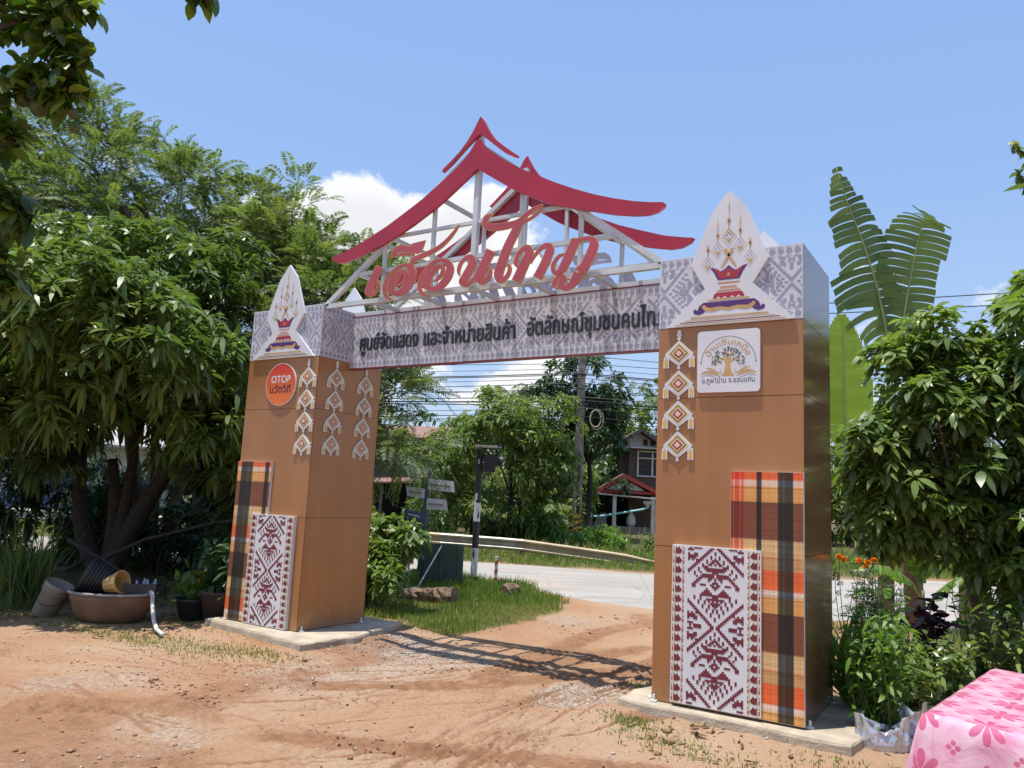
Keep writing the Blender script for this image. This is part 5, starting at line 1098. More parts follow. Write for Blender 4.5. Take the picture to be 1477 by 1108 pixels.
def guard_rail():
    g = empty('guard_rail', rpt(-2, 12.1, 0)); o = Vector(rpt(-2, 12.1, 0))
    tag(g, 'tan steel guard rail sloping down into the grass across the road', 'guard rail')
    prof = [(0,.155),(.045,.120),(.045,.085),(0,.045),(0,-.045),(.045,-.085),(.045,-.120),(0,-.155)]
    # top heights along the run
    knots = [(-34,.62),(-2,.60),(-.1,.56),(2.0,.52),(4.2,.34),(5.2,.24),(6.4,.10)]
    zt = lambda s: float(np.interp(s, [k[0] for k in knots], [k[1] for k in knots]))
    cuts = [-34,-30,-26,-22,-18,-14,-10,-6,-2,-.1,2.0,4.2,6.4]
    for i, (a, b) in enumerate(zip(cuts[:-1], cuts[1:])):
        mb = MB(); V = []
        for s in np.linspace(a, b+.12, 5):
            for dy, dz in prof:
                q = Vector(rpt(s, 12.1 - dy - (.006 if i % 2 else 0), zt(s)-.155+dz*(1 if s < 5 else .7))) - o; V.append(q)
            for dy, dz in reversed(prof):
                q = Vector(rpt(s, 12.1 - dy + .012 - (.006 if i % 2 else 0), zt(s)-.155+dz*(1 if s < 5 else .7))) - o; V.append(q)
        n = 16; F = [(k*n+j, k*n+(j+1) % n, (k+1)*n+(j+1) % n, (k+1)*n+j) for k in range(4) for j in range(n)] + [tuple(range(n)), tuple(4*n+j for j in range(n))]
        mb.add(V, F); mb.build('rail_section', 'rail_tan' if i in (8,10,11,6) else 'galv', g)
    for s in cuts[:-1]:
        mb = MB(); q = Vector(rpt(s+.06, 12.19, 0)) - o; h = max(zt(s)-.02, .1)
        mb.box(q.x-.06, q.x+.06, q.y-.07, q.y+.05, -.1, h); mb.build('post', 'rail_post', g)
guard_rail()

def utility_pole():
    bx, by = -5.0, 18.0; g = empty('utility_pole', (bx, by, 0)); tag(g, 'tall weathered concrete utility pole with cable coils behind the guard rail', 'utility pole')
    mb = MB(); H = 8.3; V = []
    for z in np.linspace(-.1, H, 12):
        w = .16 - .05*z/H; V += [(-w,-w*.8,z),(w,-w*.8,z),(w,w*.8,z),(-w,w*.8,z)]
    mb.add(V, [(k*4+j, k*4+(j+1) % 4, (k+1)*4+(j+1) % 4, (k+1)*4+j) for k in range(11) for j in range(4)] + [(44,45,46,47)])
    p = mb.build('pole_shaft', 'pole_concrete', g); 
    for i, z in enumerate((1.15, 1.5, 1.85, 2.2, 2.55, 2.9)):
        m = MB(); m.box(-.045,.045,-.142+.004*i*.4,-.10,z,z+.24); m.build('recess_shade', 'deep_shade', g)  # dark blocks on the shaft painting the shade of its openings
    for i in range(3):
        m = MB(); z = .55+.2*i; V = [(-.17,-.135,z),(.17,-.135,z+.10),(.17,-.135,z+.19),(-.17,-.135,z+.09)]
        m.add(V + [(a, b+.02, c) for a, b, c in V], [(0,1,2,3),(7,6,5,4),(0,4,5,1),(2,6,7,3)]); m.build('hazard_stripe', 'hazard_yellow', g)
    m = MB(); m.box(-.62,-.18,-.05,.03,6.15,6.22); m.box(-.60,-.46,-.08,.06,6.35,6.75); m.box(-.30,-.17,-.07,.05,6.1,6.3); m.build('bracket_box', 'paint_black', g)
    for i, (cx, cz, r_, tl) in enumerate(((.55,4.35,.30,.2),(.50,4.38,.25,.35),(-.62,5.1,.38,.1),(-.7,5.5,.42,-.2),(-.55,4.8,.30,.3),(-.2,4.75,.2,.0))):
        m = MB(); pts = [(cx+r_*.75*math.cos(a), -.22-.05*i*.3+.1*math.sin(a)*tl, cz+r_*1.15*math.sin(a)) for a in np.linspace(0, 6.3, 22)]; m.tube(pts, .022 if i < 2 else .014, 5); m.build('cable_coil', 'cable_black' if i > 1 else 'rail_post', g)
    L = Leaves(77); r = np.random.default_rng(77); n = 420; z = np.abs(r.normal(0, .85, n)); a = r.random(n)*6.28
    P = np.column_stack([.19*np.cos(a), .17*np.sin(a), z]); L.blades(P, np.column_stack([np.cos(a), np.sin(a), r.normal(.2, .4, n)]), r.uniform(.08, .2, n), r.uniform(.06, .12, n), .5)
    L.build('climbing_vine', 'leaf_far', g); g.rotation_euler = (0, 0, YAW)
utility_pole()

def cables():
    P0 = Vector((-5.0, 18.0, 0)); u = Vector((RU[0], RU[1], 0))
    zs = [(6.58,.012,.1),(5.95,.020,-.1),(5.90,.014,.0),(5.62,.014,.2),(5.42,.012,.1),(5.12,.016,-.1),(5.02,.012,.15),(4.93,.022,.0),(4.84,.018,.1),(4.62,.014,.25),(4.45,.014,-.15),(4.30,.010,.3),(6.30,.010,.2),(5.78,.010,-.2),(5.30,.010,.3),(4.75,.010,-.25),(6.12,.009,.1)]
    r = np.random.default_rng(9)
    ordn = ['topmost','second','third','fourth','fifth','sixth','seventh','eighth','ninth','tenth','eleventh','twelfth','thirteenth','fourteenth','fifteenth','sixteenth','lowest']
    for i, (z, rad, off) in enumerate(sorted(zs, reverse=True)):
        mb = MB(); sag = r.uniform(.25, .6); pts = []
        for t in np.linspace(-1, 1, 25):
            s = t*38; k = abs(t); pts.append(P0 + u*s + Vector((0, -.15+off*.3, z - sag*4*k*(1-k)*1.2 + .0*t)))
        mb.tube(pts, rad, 5); tag(mb.build('overhead_cable', 'cable_black'), f'{ordn[i]} of the black overhead cables counted down the concrete pole', 'cable', 'overhead cables along the road')
    for z0, z1, nm in ((8.05, 9.35, 'upper'), (7.75, 8.95, 'lower')):
        mb = MB(); pts = [P0 + u*s + Vector((0, -.1, z0 + (z1-z0)*(s/15.0) - .4*(s/15.0)*(1-s/30.0))) for s in np.linspace(0, 30, 14)]
        mb.tube(pts, .018, 5); tag(mb.build('overhead_cable', 'cable_black'), f'{nm} of the two black cables crossing the sky behind the banana leaves', 'cable', 'pair of cables by the banana')
cables()

def signal_post():
    g = empty('warning_light_post', (-.67, 5.79, 0), YAW); tag(g, 'black and white banded post carrying a hooded warning lamp under a solar panel', 'signal post')
    bands = [(-.1,.16,'paint_black'),(.16,.66,'paint_white'),(.66,1.13,'paint_black'),(1.13,1.46,'paint_white'),(1.46,2.42,'paint_black')]
    for a, b, m in bands: MB().tube([(0,0,a),(0,0,b)], .060, 14).build('post_band', m, g, smooth=False)
    r = np.random.default_rng(3)
    for zc, s in ((1.50,.09),(1.58,.05),(.30,.04),(.55,.06),(1.24,.05),(2.2,.04),(1.42,.07)):   # peeled paint
        a0 = r.uniform(3.6, 5.6); m = MB(); pts = []
        for i in range(9):
            t = i/8*6.28; rr_ = s*r.uniform(.5, 1.1); pts.append(((.0612)*math.cos(a0+rr_*math.cos(t)*7), .0612*math.sin(a0+rr_*math.cos(t)*7), zc+rr_*1.6*math.sin(t)))
        m.add(pts, [tuple(range(9))]); m.build('peeled_paint', 'paint_white' if (zc > 1.4 or zc < .1) else 'paint_black', g)
    mb = MB(); mb.box(.075,.285,-.10,.10,2.02,2.34); mb.box(-.02,.10,-.03,.03,2.08,2.12); mb.box(-.02,.10,-.03,.03,2.26,2.30); h = mb.build('lamp_box', 'paint_black', g)
    m = MB(); m.tube([(.285,0,2.22),(.42,0,2.22)], .095, 18, cap=False); m.tube([(.42,0,2.22),(.287,0,2.22)], .085, 18, cap=True); m.build('lamp_hood', 'paint_black', h, smooth=True)
    m = MB(); m.box(-.10,.32,-.16,.16,2.47,2.50,0); m.box(-.08,.30,-.14,.14,2.501,2.505,1); m.bar((0,0,2.38),(0,0,2.47),.05,m=0); m.build('solar_panel', ['zinc_sheet','glass_dark'], g)
signal_post()

def direction_sign():
    g = empty('direction_sign', (-1.71, 5.53, 0), YAW); tag(g, 'blue grey steel post with white and blue direction boards seen from behind', 'signpost')
    mb = MB(); lean = .035
    mb.bar((0,0,-.1),(2.12*lean,0,2.12),.085,.05,up=(0,1,0)); mb.build('post', 'sign_steel', g)
    m = MB(); m.tube([(.10,.04,0),(.13,.04,.95)], .012, 6); m.build('thin_pipe', 'galv', g)
    def board(x0, x1, z0, z1, m, sk, arrow):
        b = MB(); y = -.035; k = .03*arrow
        b.prism([(x0,z0-sk*0),(x1+ (k if arrow > 0 else 0),z0-sk),(x1,z1-sk),(x0+(k if arrow < 0 else 0),z1)], lambda u, v, t: (u, y-t, v), 0, .012); o = b.build('sign_board', m, g)
        zm = (z0+z1)/2-sk/2; c = MB(); c.bar((x0+.04, y-.022, zm+sk*.4), (x1-.05, y-.022, zm-sk*.4), .018, .028); c.build('stiffener_rib', 'galv' if m != 'sign_blue' else 'sign_white', o)
    board(.075,.545,1.655,1.86,'sign_white',.03,1); board(.07,.43,1.30,1.50,'sign_white',.01,1)
    board(-.30,.02,1.52,1.70,'sign_white',.03,-1); board(-.28,.06,1.86,2.02,'sign_white',-.03,-1); board(-.30,.01,1.12,1.28,'sign_blue',.05,-1)
direction_sign()

def green_board():
    g = empty('roadside_board', (-.80, 4.98, 0), YAW); tag(g, 'dark green sign board on thin legs seen from behind beside the banded post', 'sign board')
    mb = MB(); P = []; x0, x1, z0, z1, k = -.37, .37, .14, .74, .05
    for cx, cz, a0 in ((x1-.0,z1,0),(x0+k,z1-k,90),(x0+k+.02,z0+k,180),(x1,z0-.03,270)):
        for j in range(4): a = math.radians(a0+j*30); P.append((cx+k*math.cos(a)*(1 if cx < 0 else .2), cz+k*math.sin(a)*(1 if cx < 0 else .2)))
    mb.prism(P, lambda u, v, t: (u, -t, v), -.01, .01); b = mb.build('panel', 'sign_green', g)
    for x in (-.28, .0, .3): m = MB(); m.box(x-.02, x+.02, -.04, -.012, z0+.01, z1-.01); m.build('batten', 'sign_green', b)
    m = MB(); m.bar((.0,-.05,.72),(-.36,-.42,-.02),.022,up=(0,1,0)); m.build('brace', 'sign_white', g)
    for x in (-.3,.3): m = MB(); m.bar((x,.02,-.1),(x,.02,.4),.03); m.build('leg', 'sign_steel', g)
green_board()

def timber():
    mb = MB(); a = Vector((-2.0,5.75,.10)); b = Vector((-.32,5.52,.02)); mb.bar(a, b, .12, .16); tag(mb.build('timber_beam', 'wood_dark'), 'dark timber beam lying in the grass under the green sign board', 'timber')
timber()
def stake(x, y, h, label):
    g = empty('marker_stake', (x, y, 0), YAW); tag(g, label, 'stake', 'striped marker stakes')
    mb = MB(); mb.box(-.028,.028,-.028,.028,-.1,h); s = mb.build('shaft', 'paint_white', g)
    for i in range(3):
        z = h*.18+i*h*.27; m = MB(); V = [(-.030,-.030,z),(.030,-.030,z+.03),(.030,-.030,z+.10),(-.030,-.030,z+.07)]; m.add(V+[(a,.030,c) for a,b,c in V], [(0,1,2,3),(7,6,5,4),(0,4,5,1),(1,5,6,2),(2,6,7,3),(3,7,4,0)]); m.build('stripe', 'stripe_red', s)
stake(-.25, 5.87, .54, 'red and white striped stake in the grass right of the banded post')
stake(-6.6, 3.2, .62, 'red and white striped stake seen low under the dark mango branches')
def log(x, y, L_, r_, rz, label, hollow=False):
    r = np.random.default_rng(int(abs(x*100))); mb = MB(); n = 12; V = []; k = 7
    for i in range(k):
        t = i/(k-1)-.5
        for j in range(n): a = 6.283*j/n; q = r_*(1+r.normal(0, .10))*(1-.15*abs(t)); V.append((t*L_, q*math.cos(a), r_*.75+q*math.sin(a)))
    mb.add(V, [(i*n+j, i*n+(j+1) % n, (i+1)*n+(j+1) % n, (i+1)*n+j) for i in range(k-1) for j in range(n)] + [tuple(range(n))[::-1], tuple((k-1)*n+j for j in range(n))])
    o = mb.build('cut_log', 'log_bark'); o.location = (x, y, 0); o.rotation_euler = (0, r.normal(0,.08), rz); tag(o, label, 'log', 'cut logs in the grass')
log(.02,3.42,.42,.12,.5,'longest weathered log lying in the grass near the gate bush'); log(-.32,3.22,.28,.10,1.1,'short log end next to the leafy bush by the gate'); log(.33,3.62,.34,.13,.2,'split bark covered log in the middle of the grass island'); log(.62,4.98,.26,.13,1.3,'lone round log stump near the road edge of the grass'); log(-.12,3.62,.3,.08,-.3,'small thin log half hidden behind the other logs')

# ---- wooden house with carport, far right through the gate
def house():
    g = empty('wooden_house', (-8.3, 32.0, 0), YAW); tag(g, 'brown two storey wooden house with red trimmed roofs and a carport', 'house')
    def gable(name, xa, za, xl, zl, xr, zr, y0, y1, mt, mf, par=g, t=.07):
        rf = None
        for (x, z) in ((xl, zl), (xr, zr)):
            m = MB(); m.add([(xa,y0,za),(x,y0,z),(x,y1,z),(xa,y1,za),(xa,y0,za+t),(x,y0,z+t),(x,y1,z+t),(xa,y1,za+t)], [(0,1,2,3),(7,6,5,4),(0,4,5,1),(1,5,6,2),(2,6,7,3),(3,7,4,0)]); rf = m.build(name, mt, par)
            f = MB(); f.add([(xa,y0-.03,za-.14),(x,y0-.03,z-.14),(x,y0-.03,z+t),(xa,y0-.03,za+t),(xa,y0-.001,za-.14),(x,y0-.001,z-.14),(x,y0-.001,z+t),(xa,y0-.001,za+t)], [(0,1,2,3),(7,6,5,4),(0,4,5,1),(2,6,7,3),(1,5,6,2)]); f.build('bargeboard', mf, rf)
        return rf
    # upper storey: each plank its own board
    for i in range(11):
        m = MB(); z = 2.35+.19*i; m.box(-.94,2.9,.0-.012*(i % 2),.05,z,z+.182); m.build('plank', 'wood_dark', g)
    m = MB(); m.box(-.92,2.9,.05,4.5,0,4.4); m.build('wall', 'wood_dark', g)
    m = MB(); m.prism([(-1.75,4.42),(.85,4.42),(-.45,5.22)], lambda u, v, t: (u, -t, v), -.06, .0); gw = m.build('gable_wall', 'wall_white', g)
    for x in (-.25, .12): m = MB(); m.box(x,x+.24,-.02,-.002,4.55,4.86); m.build('vent', 'fascia_brown', gw)
    gable('roof', -.45, 5.33, -2.05, 4.30, 1.15, 4.30, -.75, 5.0, 'tile_roof', 'fascia_brown')
    m = MB(); m.box(-2.0,1.1,-.7,.0,4.36,4.40); m.build('soffit', 'wall_white', g)
    m = MB(); m.box(-.50,.95,-.06,-.02,2.98,4.22); w = m.build('window', 'glass_dark', g)
    for x0, x1, z0, z1 in ((-.54,.99,4.20,4.27),(-.54,.99,2.93,3.0),(-.54,-.46,3.0,4.2),(.21,.29,3.0,4.2),(.91,.99,3.0,4.2),(-.46,.91,3.86,3.92)):
        m = MB(); m.box(x0,x1,-.09,-.055,z0,z1); m.build('window_frame', 'wall_white', w)
    for cx in (-.12,.60):
        for k in (-.16,0,.16): m = MB(); m.box(cx+k-.012,cx+k+.012,-.075,-.061,3.0,3.86); m.build('glazing_bar', 'wood_dark', w)
        for zz in (3.28,3.56): m = MB(); m.box(cx-.33,cx+.32,-.073,-.0605,zz,zz+.02); m.build('glazing_bar', 'wood_dark', w)
    # lower wing
    gable('roof', -1.39, 2.94, -2.62, 2.16, .55, 2.05, -1.5, 2.5, 'tile_roof', 'fascia_red')
    m = MB(); m.prism([(-2.2,2.2),(-.25,2.18),(-1.36,2.80)], lambda u, v, t: (u, -1.2-t, v), -.03, .03); gp = m.build('gable_wall', 'wall_white', g)
    for x in (-1.8,-1.36,-.9): m = MB(); m.box(x-.012,x+.012,-1.24,-1.231,2.2,2.6); m.build('batten', 'zinc_sheet', gp)
    m = MB(); m.box(-2.6,.6,-1.34,-1.30,2.02,2.15); m.build('fascia', 'fascia_red', g)
    # carport sheet, posts, low wall, near-black back wall painting the interior shade
    m = MB(); m.add([(-3.7,-1.9,2.02),(.2,-1.9,1.84),(.2,1.2,1.98),(-3.7,1.2,2.16),(-3.7,-1.9,1.96),(.2,-1.9,1.78),(.2,1.2,1.92),(-3.7,1.2,2.10)], [(0,1,2,3),(7,6,5,4),(0,4,5,1),(1,5,6,2),(2,6,7,3),(3,7,4,0)]); m.build('carport_roof', 'zinc_sheet', g)
    for x, y in ((-1.86,-1.7),(0.02,-1.75),(1.7,-1.7),(-3.5,-1.5)): m = MB(); m.box(x-.09,x+.09,y-.09,y+.09,-.1,1.9); m.build('post', 'wall_white', g)
    m = MB(); m.box(-3.4,0,-1.62,-1.5,-.1,.42); m.build('low_wall', 'block_grey', g)
    m = MB(); m.box(-3.7,3.2,1.1,1.2,0,2.1); m.build('back_wall', 'deep_shade', g)
    m = MB(); m.box(-3.4,-2.7,.3,.9,0,1.15); m.box(-2.62,-2.0,.2,.8,0,1.0); m.build('stacked_crates', 'wall_white', g)
    m = MB(); m.tube([(-.28,-1.98,1.62),(-.30,-1.98,1.36),(-.6,-1.98,1.27),(-2.5,-1.98,.88),(-4.2,-1.98,.72),(-5.6,-1.98,.70)], .05, 8); dp = m.build('drain_pipe', 'pvc_cyan', g)
    m = MB(); m.lathe([(.05,1.36),(.10,1.5),(.20,1.58),(.22,1.70)], 12, (-.28,-1.98,0)); m.build('funnel', 'wall_white', dp)
    j = MB(); j.lathe([(.0,.36),(.16,.36),(.24,.6),(.22,.85),(.10,1.05),(.04,1.12),(.03,1.3)], 14); jo = j.build('water_jar', 'wall_white', smooth=True); q = Vector((-8.3,32,0)) + LX*-.95 + LY*-1.2; jo.location = q; tag(jo, 'white bottle shaped jar standing inside the carport', 'jar')
house()
def shed():
    g = empty('plank_house', (-12.2, 20.1, 0), YAW); tag(g, 'grey plank house with rusty roof and dark open garage behind the sign boards', 'house')
    for i in range(16): m = MB(); x = -5.0+.29*i; m.box(x,x+.28,-.01*(i % 2),.05,2.1,3.85); m.build('plank', 'wood_grey', g)
    m = MB(); m.box(-5.0,-.35,.06,3,1.9,3.8); m.build('wall', 'wood_dark', g)
    m = MB(); m.box(-3.1,-2.3,-.04,-.02,2.6,3.4); w = m.build('window', 'glass_dark', g)
    for x in (-3.1,-2.7,-2.34): f = MB(); f.box(x-.02,x+.04,-.06,-.041,2.58,3.42); f.build('window_frame', 'wood_grey', w)
    m = MB(); m.add([(-5.6,-.9,3.72),(.1,-.9,3.72),(.1,1.8,4.4),(-5.6,1.8,4.4),(-5.6,-.9,3.80),(.1,-.9,3.80),(.1,1.8,4.48),(-5.6,1.8,4.48)], [(0,1,2,3),(7,6,5,4),(0,4,5,1),(1,5,6,2),(2,6,7,3),(3,7,4,0)]); m.build('roof', 'rust_roof', g)
    m = MB(); m.add([(-4.2,-1.4,1.75),(-.5,-1.4,2.02),(-.5,.2,2.35),(-4.2,.2,2.2),(-4.2,-1.4,1.81),(-.5,-1.4,2.08),(-.5,.2,2.41),(-4.2,.2,2.26)], [(0,1,2,3),(7,6,5,4),(0,4,5,1),(1,5,6,2),(2,6,7,3),(3,7,4,0)]); m.build('lean_to_roof', 'rust_roof', g)
    m = MB(); m.box(-4.2,.1,2.2,2.3,0,2.1); m.build('back_wall', 'deep_shade', g)  # near-black backing stands in for the shade inside the garage
    k = 0
    for z in range(8):
        for x in range(4):
            m = MB(); x0 = -.82+.28*x-(.14 if z % 2 else 0); m.box(max(x0,-.85),min(x0+.27,.22),-.3+.004*((x+z) % 3),-.12,.02+.21*z,.02+.21*z+.20); m.build('block', 'block_grey', g)
    m = MB(); m.box(-.86,.21,-.28,-.13,0,1.72); m.build('mortar_core', 'wood_dark', g)
    for x in (-2.45,-4.1): m = MB(); m.bar((x,-1.2,-.1),(x,-1.2,1.9),.12); m.build('post', 'wood_grey', g)
    m = MB(); m.tube([(-2.75,-1.35,1.6),(-2.75,-1.35,.7),(-2.95,-1.35,.5),(-3.05,-1.35,1.6)], .03, 6); m.build('yellow_frame', 'hazard_yellow', g)
shed()
def brick_table():
    g = empty('brick_table', (-5.6, 15.9, 0), YAW); tag(g, 'small garden table with thick slab top on a red brick foot', 'table')
    m = MB(); m.lathe([(0,.62),(.55,.62),(.58,.66),(.58,.72),(.55,.75),(0,.75)], 20); m.build('table_top', 'block_grey', g)
    m = MB(); m.box(-.22,.22,-.22,.22,-.05,.62); m.build('foot', 'rust_roof', g)
brick_table()
# glimpsed under the mango: pale wall with blue band, chevron board
def far_left():
    g = empty('roadside_shop', (-27, 13.5, 0), YAW+.35); tag(g, 'pale roadside building with a blue painted band, glimpsed under the mango tree', 'building')
    m = MB(); m.box(-9,3,0,5,0,3.1); m.build('wall', 'wall_white', g)
    m = MB(); m.box(-9.02,3.02,-.03,-.005,0,.75); m.build('painted_band', 'sign_blue', g)
    for x in (-7.5,-4.5,-1.5): m = MB(); m.box(x,x+1.2,-.05,-.01,.95,2.3); m.build('window', 'glass_dark', g)
    m = MB(); m.add([(-9.6,-1.3,2.9),(3.6,-1.3,2.9),(3.6,2.5,4.3),(-9.6,2.5,4.3),(-9.6,-1.3,3.0),(3.6,-1.3,3.0),(3.6,2.5,4.4),(-9.6,2.5,4.4)], [(0,1,2,3),(7,6,5,4),(0,4,5,1),(1,5,6,2),(2,6,7,3),(3,7,4,0)]); m.build('roof', 'zinc_sheet', g)
    c = empty('chevron_sign', (-15.6, 9.2, 0), YAW-.2); tag(c, 'yellow and black chevron road sign behind the mango trunks', 'road sign')
    m = MB(); m.bar((0,.03,-.1),(0,.03,1.6),.07); m.build('post', 'galv', c)
    m = MB(); m.box(-.32,.32,-.02,.0,.85,1.75); b = m.build('board', 'paint_black', c)
    for z in (.95,1.3): m = MB(); m.prism([(-.28,z),(.05,z),(.28,z+.17),(.05,z+.34),(-.28,z+.34),(-.05,z+.17)], lambda u, v, t: (u, -.02-t, v), .001, .006); m.build('chevron', 'hazard_yellow', b)
far_left()
# ------------------------------------------------------------------ trees
def broad_tree(name, label, cat, base, blobs, n, m, L, W, leafmat, seed, trunk_r, forks, group=None, sub=14, subr=.42, droop=.45, spread=1.15, wood='bark', ntips=14, shell=(.55,1.05), extra=None, umbrella=.5):
    r = np.random.default_rng(seed); g = empty(name, base); tag(g, label, cat, group); b = np.array(base, float)
    bl = [np.array(q, float) - np.array([*b, 0, 0, 0]) for q in blobs]
    P, A, tone, cl = crown_points(r, bl, n, sub, subr, shell); A = nrm(A + np.array([0, 0, umbrella]))
    Lv = Leaves(seed+1); Lv.whorls(P, A, m, L, W, spread, droop, var=tone*.7+r.random(n)*.3)
    if extra is not None: extra(Lv, r)
    Lv.build('crown', leafmat, g)
    tips = [cl[i] for i in r.choice(len(cl), min(ntips, len(cl)), replace=False)]
    tree_wood('trunk', g, (0, 0, -.1), [(Vector(f) - Vector(base), k) for f, k in forks], tips, r, trunk_r, wood)
    return g
# mango by the left pillar
broad_tree('mango_tree', 'dense dark mango tree with drooping lance shaped leaves left of the gate', 'tree', (-4.9, 1.5, 0),
    [(-4.6,.9,3.6,2.0,1.9,1.7),(-3.1,1.3,3.7,1.4,1.4,1.7),(-5.6,.2,3.3,1.6,1.5,1.5),(-3.6,.4,2.5,1.4,1.2,.9),(-4.4,1.2,4.6,1.5,1.5,1.0),(-2.5,1.5,2.6,1.0,1.1,1.2),(-6.6,.6,3.6,1.5,1.5,1.7),(-5.6,-.4,2.35,1.2,1.0,.75),(-7.2,-.2,2.9,1.3,1.2,1.2),(-4.4,-.1,3.2,1.2,.9,.9),(-2.3,.5,3.4,1.1,.9,.9),(-1.7,.6,2.6,.7,.6,.55),(-2.8,-.4,3.5,1.3,1.1,1.0),(-1.75,-.1,3.3,.9,.8,.8),(-1.75,-1.15,3.55,.85,.75,.55),(-2.8,-1.4,3.5,1.0,.8,.8),(-1.2,-.6,3.3,.6,.6,.5),(-3.8,-.9,3.2,1.2,1.0,1.0),(-3.0,-.5,2.55,1.0,.9,.5),(-4.9,-1.0,2.9,1.1,.9,.9),(-6.9,-.3,2.1,1.1,.9,.7),(-7.8,.4,3.8,1.3,1.2,1.5)],
    4700, 11, .225, .056, 'leaf_mango', 41, .19, [((-5.4,1.2,1.7),.8),((-4.85,1.35,1.9),.75),((-3.7,1.7,1.9),1.0),((-4.2,1.3,2.4),.6)], sub=18, subr=.36, droop=.42, spread=1.2, ntips=26)
# feathery pinnate trees
def feather_tree(name, label, base, blobs, n, seed, trunk_r, forks, L=.52, sub=16):
    r = np.random.default_rng(seed); g = empty(name, base); tag(g, label, 'tree', 'feathery trees behind the mango'); b = np.array(base, float)
    bl = [np.array(q, float) - np.array([*b, 0, 0, 0]) for q in blobs]
    P, A, tone, cl = crown_points(r, bl, n, sub, .36, (.35, 1.15), .35)
    Lv = Leaves(seed+1); A = nrm(A + np.array([0, 0, .25]) + r.normal(0, .3, A.shape))
    Lv.fronds(P, A, L*r.uniform(.6, 1.25, n), 16, .105, .023, .42, var=np.clip(tone*.55+r.random(n)*.35+(r.random(n) > .93)*.4, 0, 1))
    Lv.build('crown', 'leaf_feather', g)
    tree_wood('trunk', g, (0, 0, -.1), [(Vector(f) - Vector(base), k) for f, k in forks], [cl[i] for i in r.choice(len(cl), 30, replace=False)], r, trunk_r, 'bark_grey')
    return g
feather_tree('feathery_tree', 'tall feathery leaved tree rising behind the mango', (-6.2, 3.2, 0),
    [(-7.6,1.6,6.6,1.7,1.5,1.5),(-6.1,2.4,6.4,1.8,1.6,1.4),(-7.9,1.4,7.7,1.2,1.1,.9),(-4.9,3.3,5.3,1.5,1.4,1.3),(-6.0,2.6,4.8,1.8,1.4,1.2),(-8.6,1.0,5.4,1.6,1.4,1.5),(-9.2,.6,7.2,1.3,1.2,1.1),(-4.2,3.6,6.4,1.1,1.1,.8),(-3.9,3.9,4.6,1.2,1.1,1.1),(-5.4,2.8,6.7,1.2,1.1,.8),(-7.2,1.7,8.0,1.1,1.0,.8)],
    4900, 51, .16, [((-6.9,2.6,4.6),.9),((-5.6,3.0,4.2),.8),((-6.2,2.7,5.2),.6)])
feather_tree('feathery_tree', 'feathery leaved tree whose sprays hang behind the round sign pillar', (-2.9, 3.6, 0),
    [(-3.7,3.6,5.0,1.4,1.2,1.1),(-2.7,3.9,4.5,1.2,1.1,1.1),(-2.1,3.8,3.3,1.2,1.1,1.0),(-3.4,3.2,3.6,1.2,1.1,1.0),(-1.2,3.8,2.6,.75,.8,.9),(-3.2,4.2,5.7,.8,.8,.5),(-2.0,3.0,2.2,1.1,.8,1.0),(-2.9,2.8,1.9,1.0,.7,.9),(-2.2,4.2,4.9,1.0,.9,.8)],
    3000, 61, .13, [((-3.1,3.5,2.8),.9),((-2.5,3.7,2.6),.8)])
# right-hand tree with whorled glossy leaves
broad_tree('glossy_tree', 'glossy dark tree with drooping leaf whorls right of the gate', 'tree', (7.45, 3.75, 0),
    [(6.95,3.1,2.70,.80,.8,.70),(7.5,3.4,3.15,.95,.9,.75),(7.0,3.2,2.1,1.0,.9,.6),(7.9,3.6,2.3,.9,.9,.75),(6.58,2.95,2.25,.42,.45,.5),(7.3,3.2,1.55,.6,.6,.45),(8.1,3.5,3.5,.8,.8,.6),(6.55,3.0,1.75,.42,.5,.4),(7.75,3.0,1.4,.5,.5,.4),(8.1,2.9,1.5,.6,.5,.5),(7.9,3.2,2.9,.7,.6,.6),(7.6,2.9,1.05,.45,.4,.3),(6.75,3.05,1.4,.45,.4,.3),(6.30,2.8,2.15,.34,.36,.50),(6.42,2.85,1.6,.34,.34,.35)],
    3300, 9, .128, .056, 'leaf_glossy', 71, .085, [((7.4,3.6,1.5),1.0),((7.0,3.4,1.8),.7),((7.7,3.6,2.0),.8)], sub=18, subr=.34, droop=.50, spread=1.30, wood='bark_grey', ntips=30, shell=(.4,1.05), umbrella=1.0)

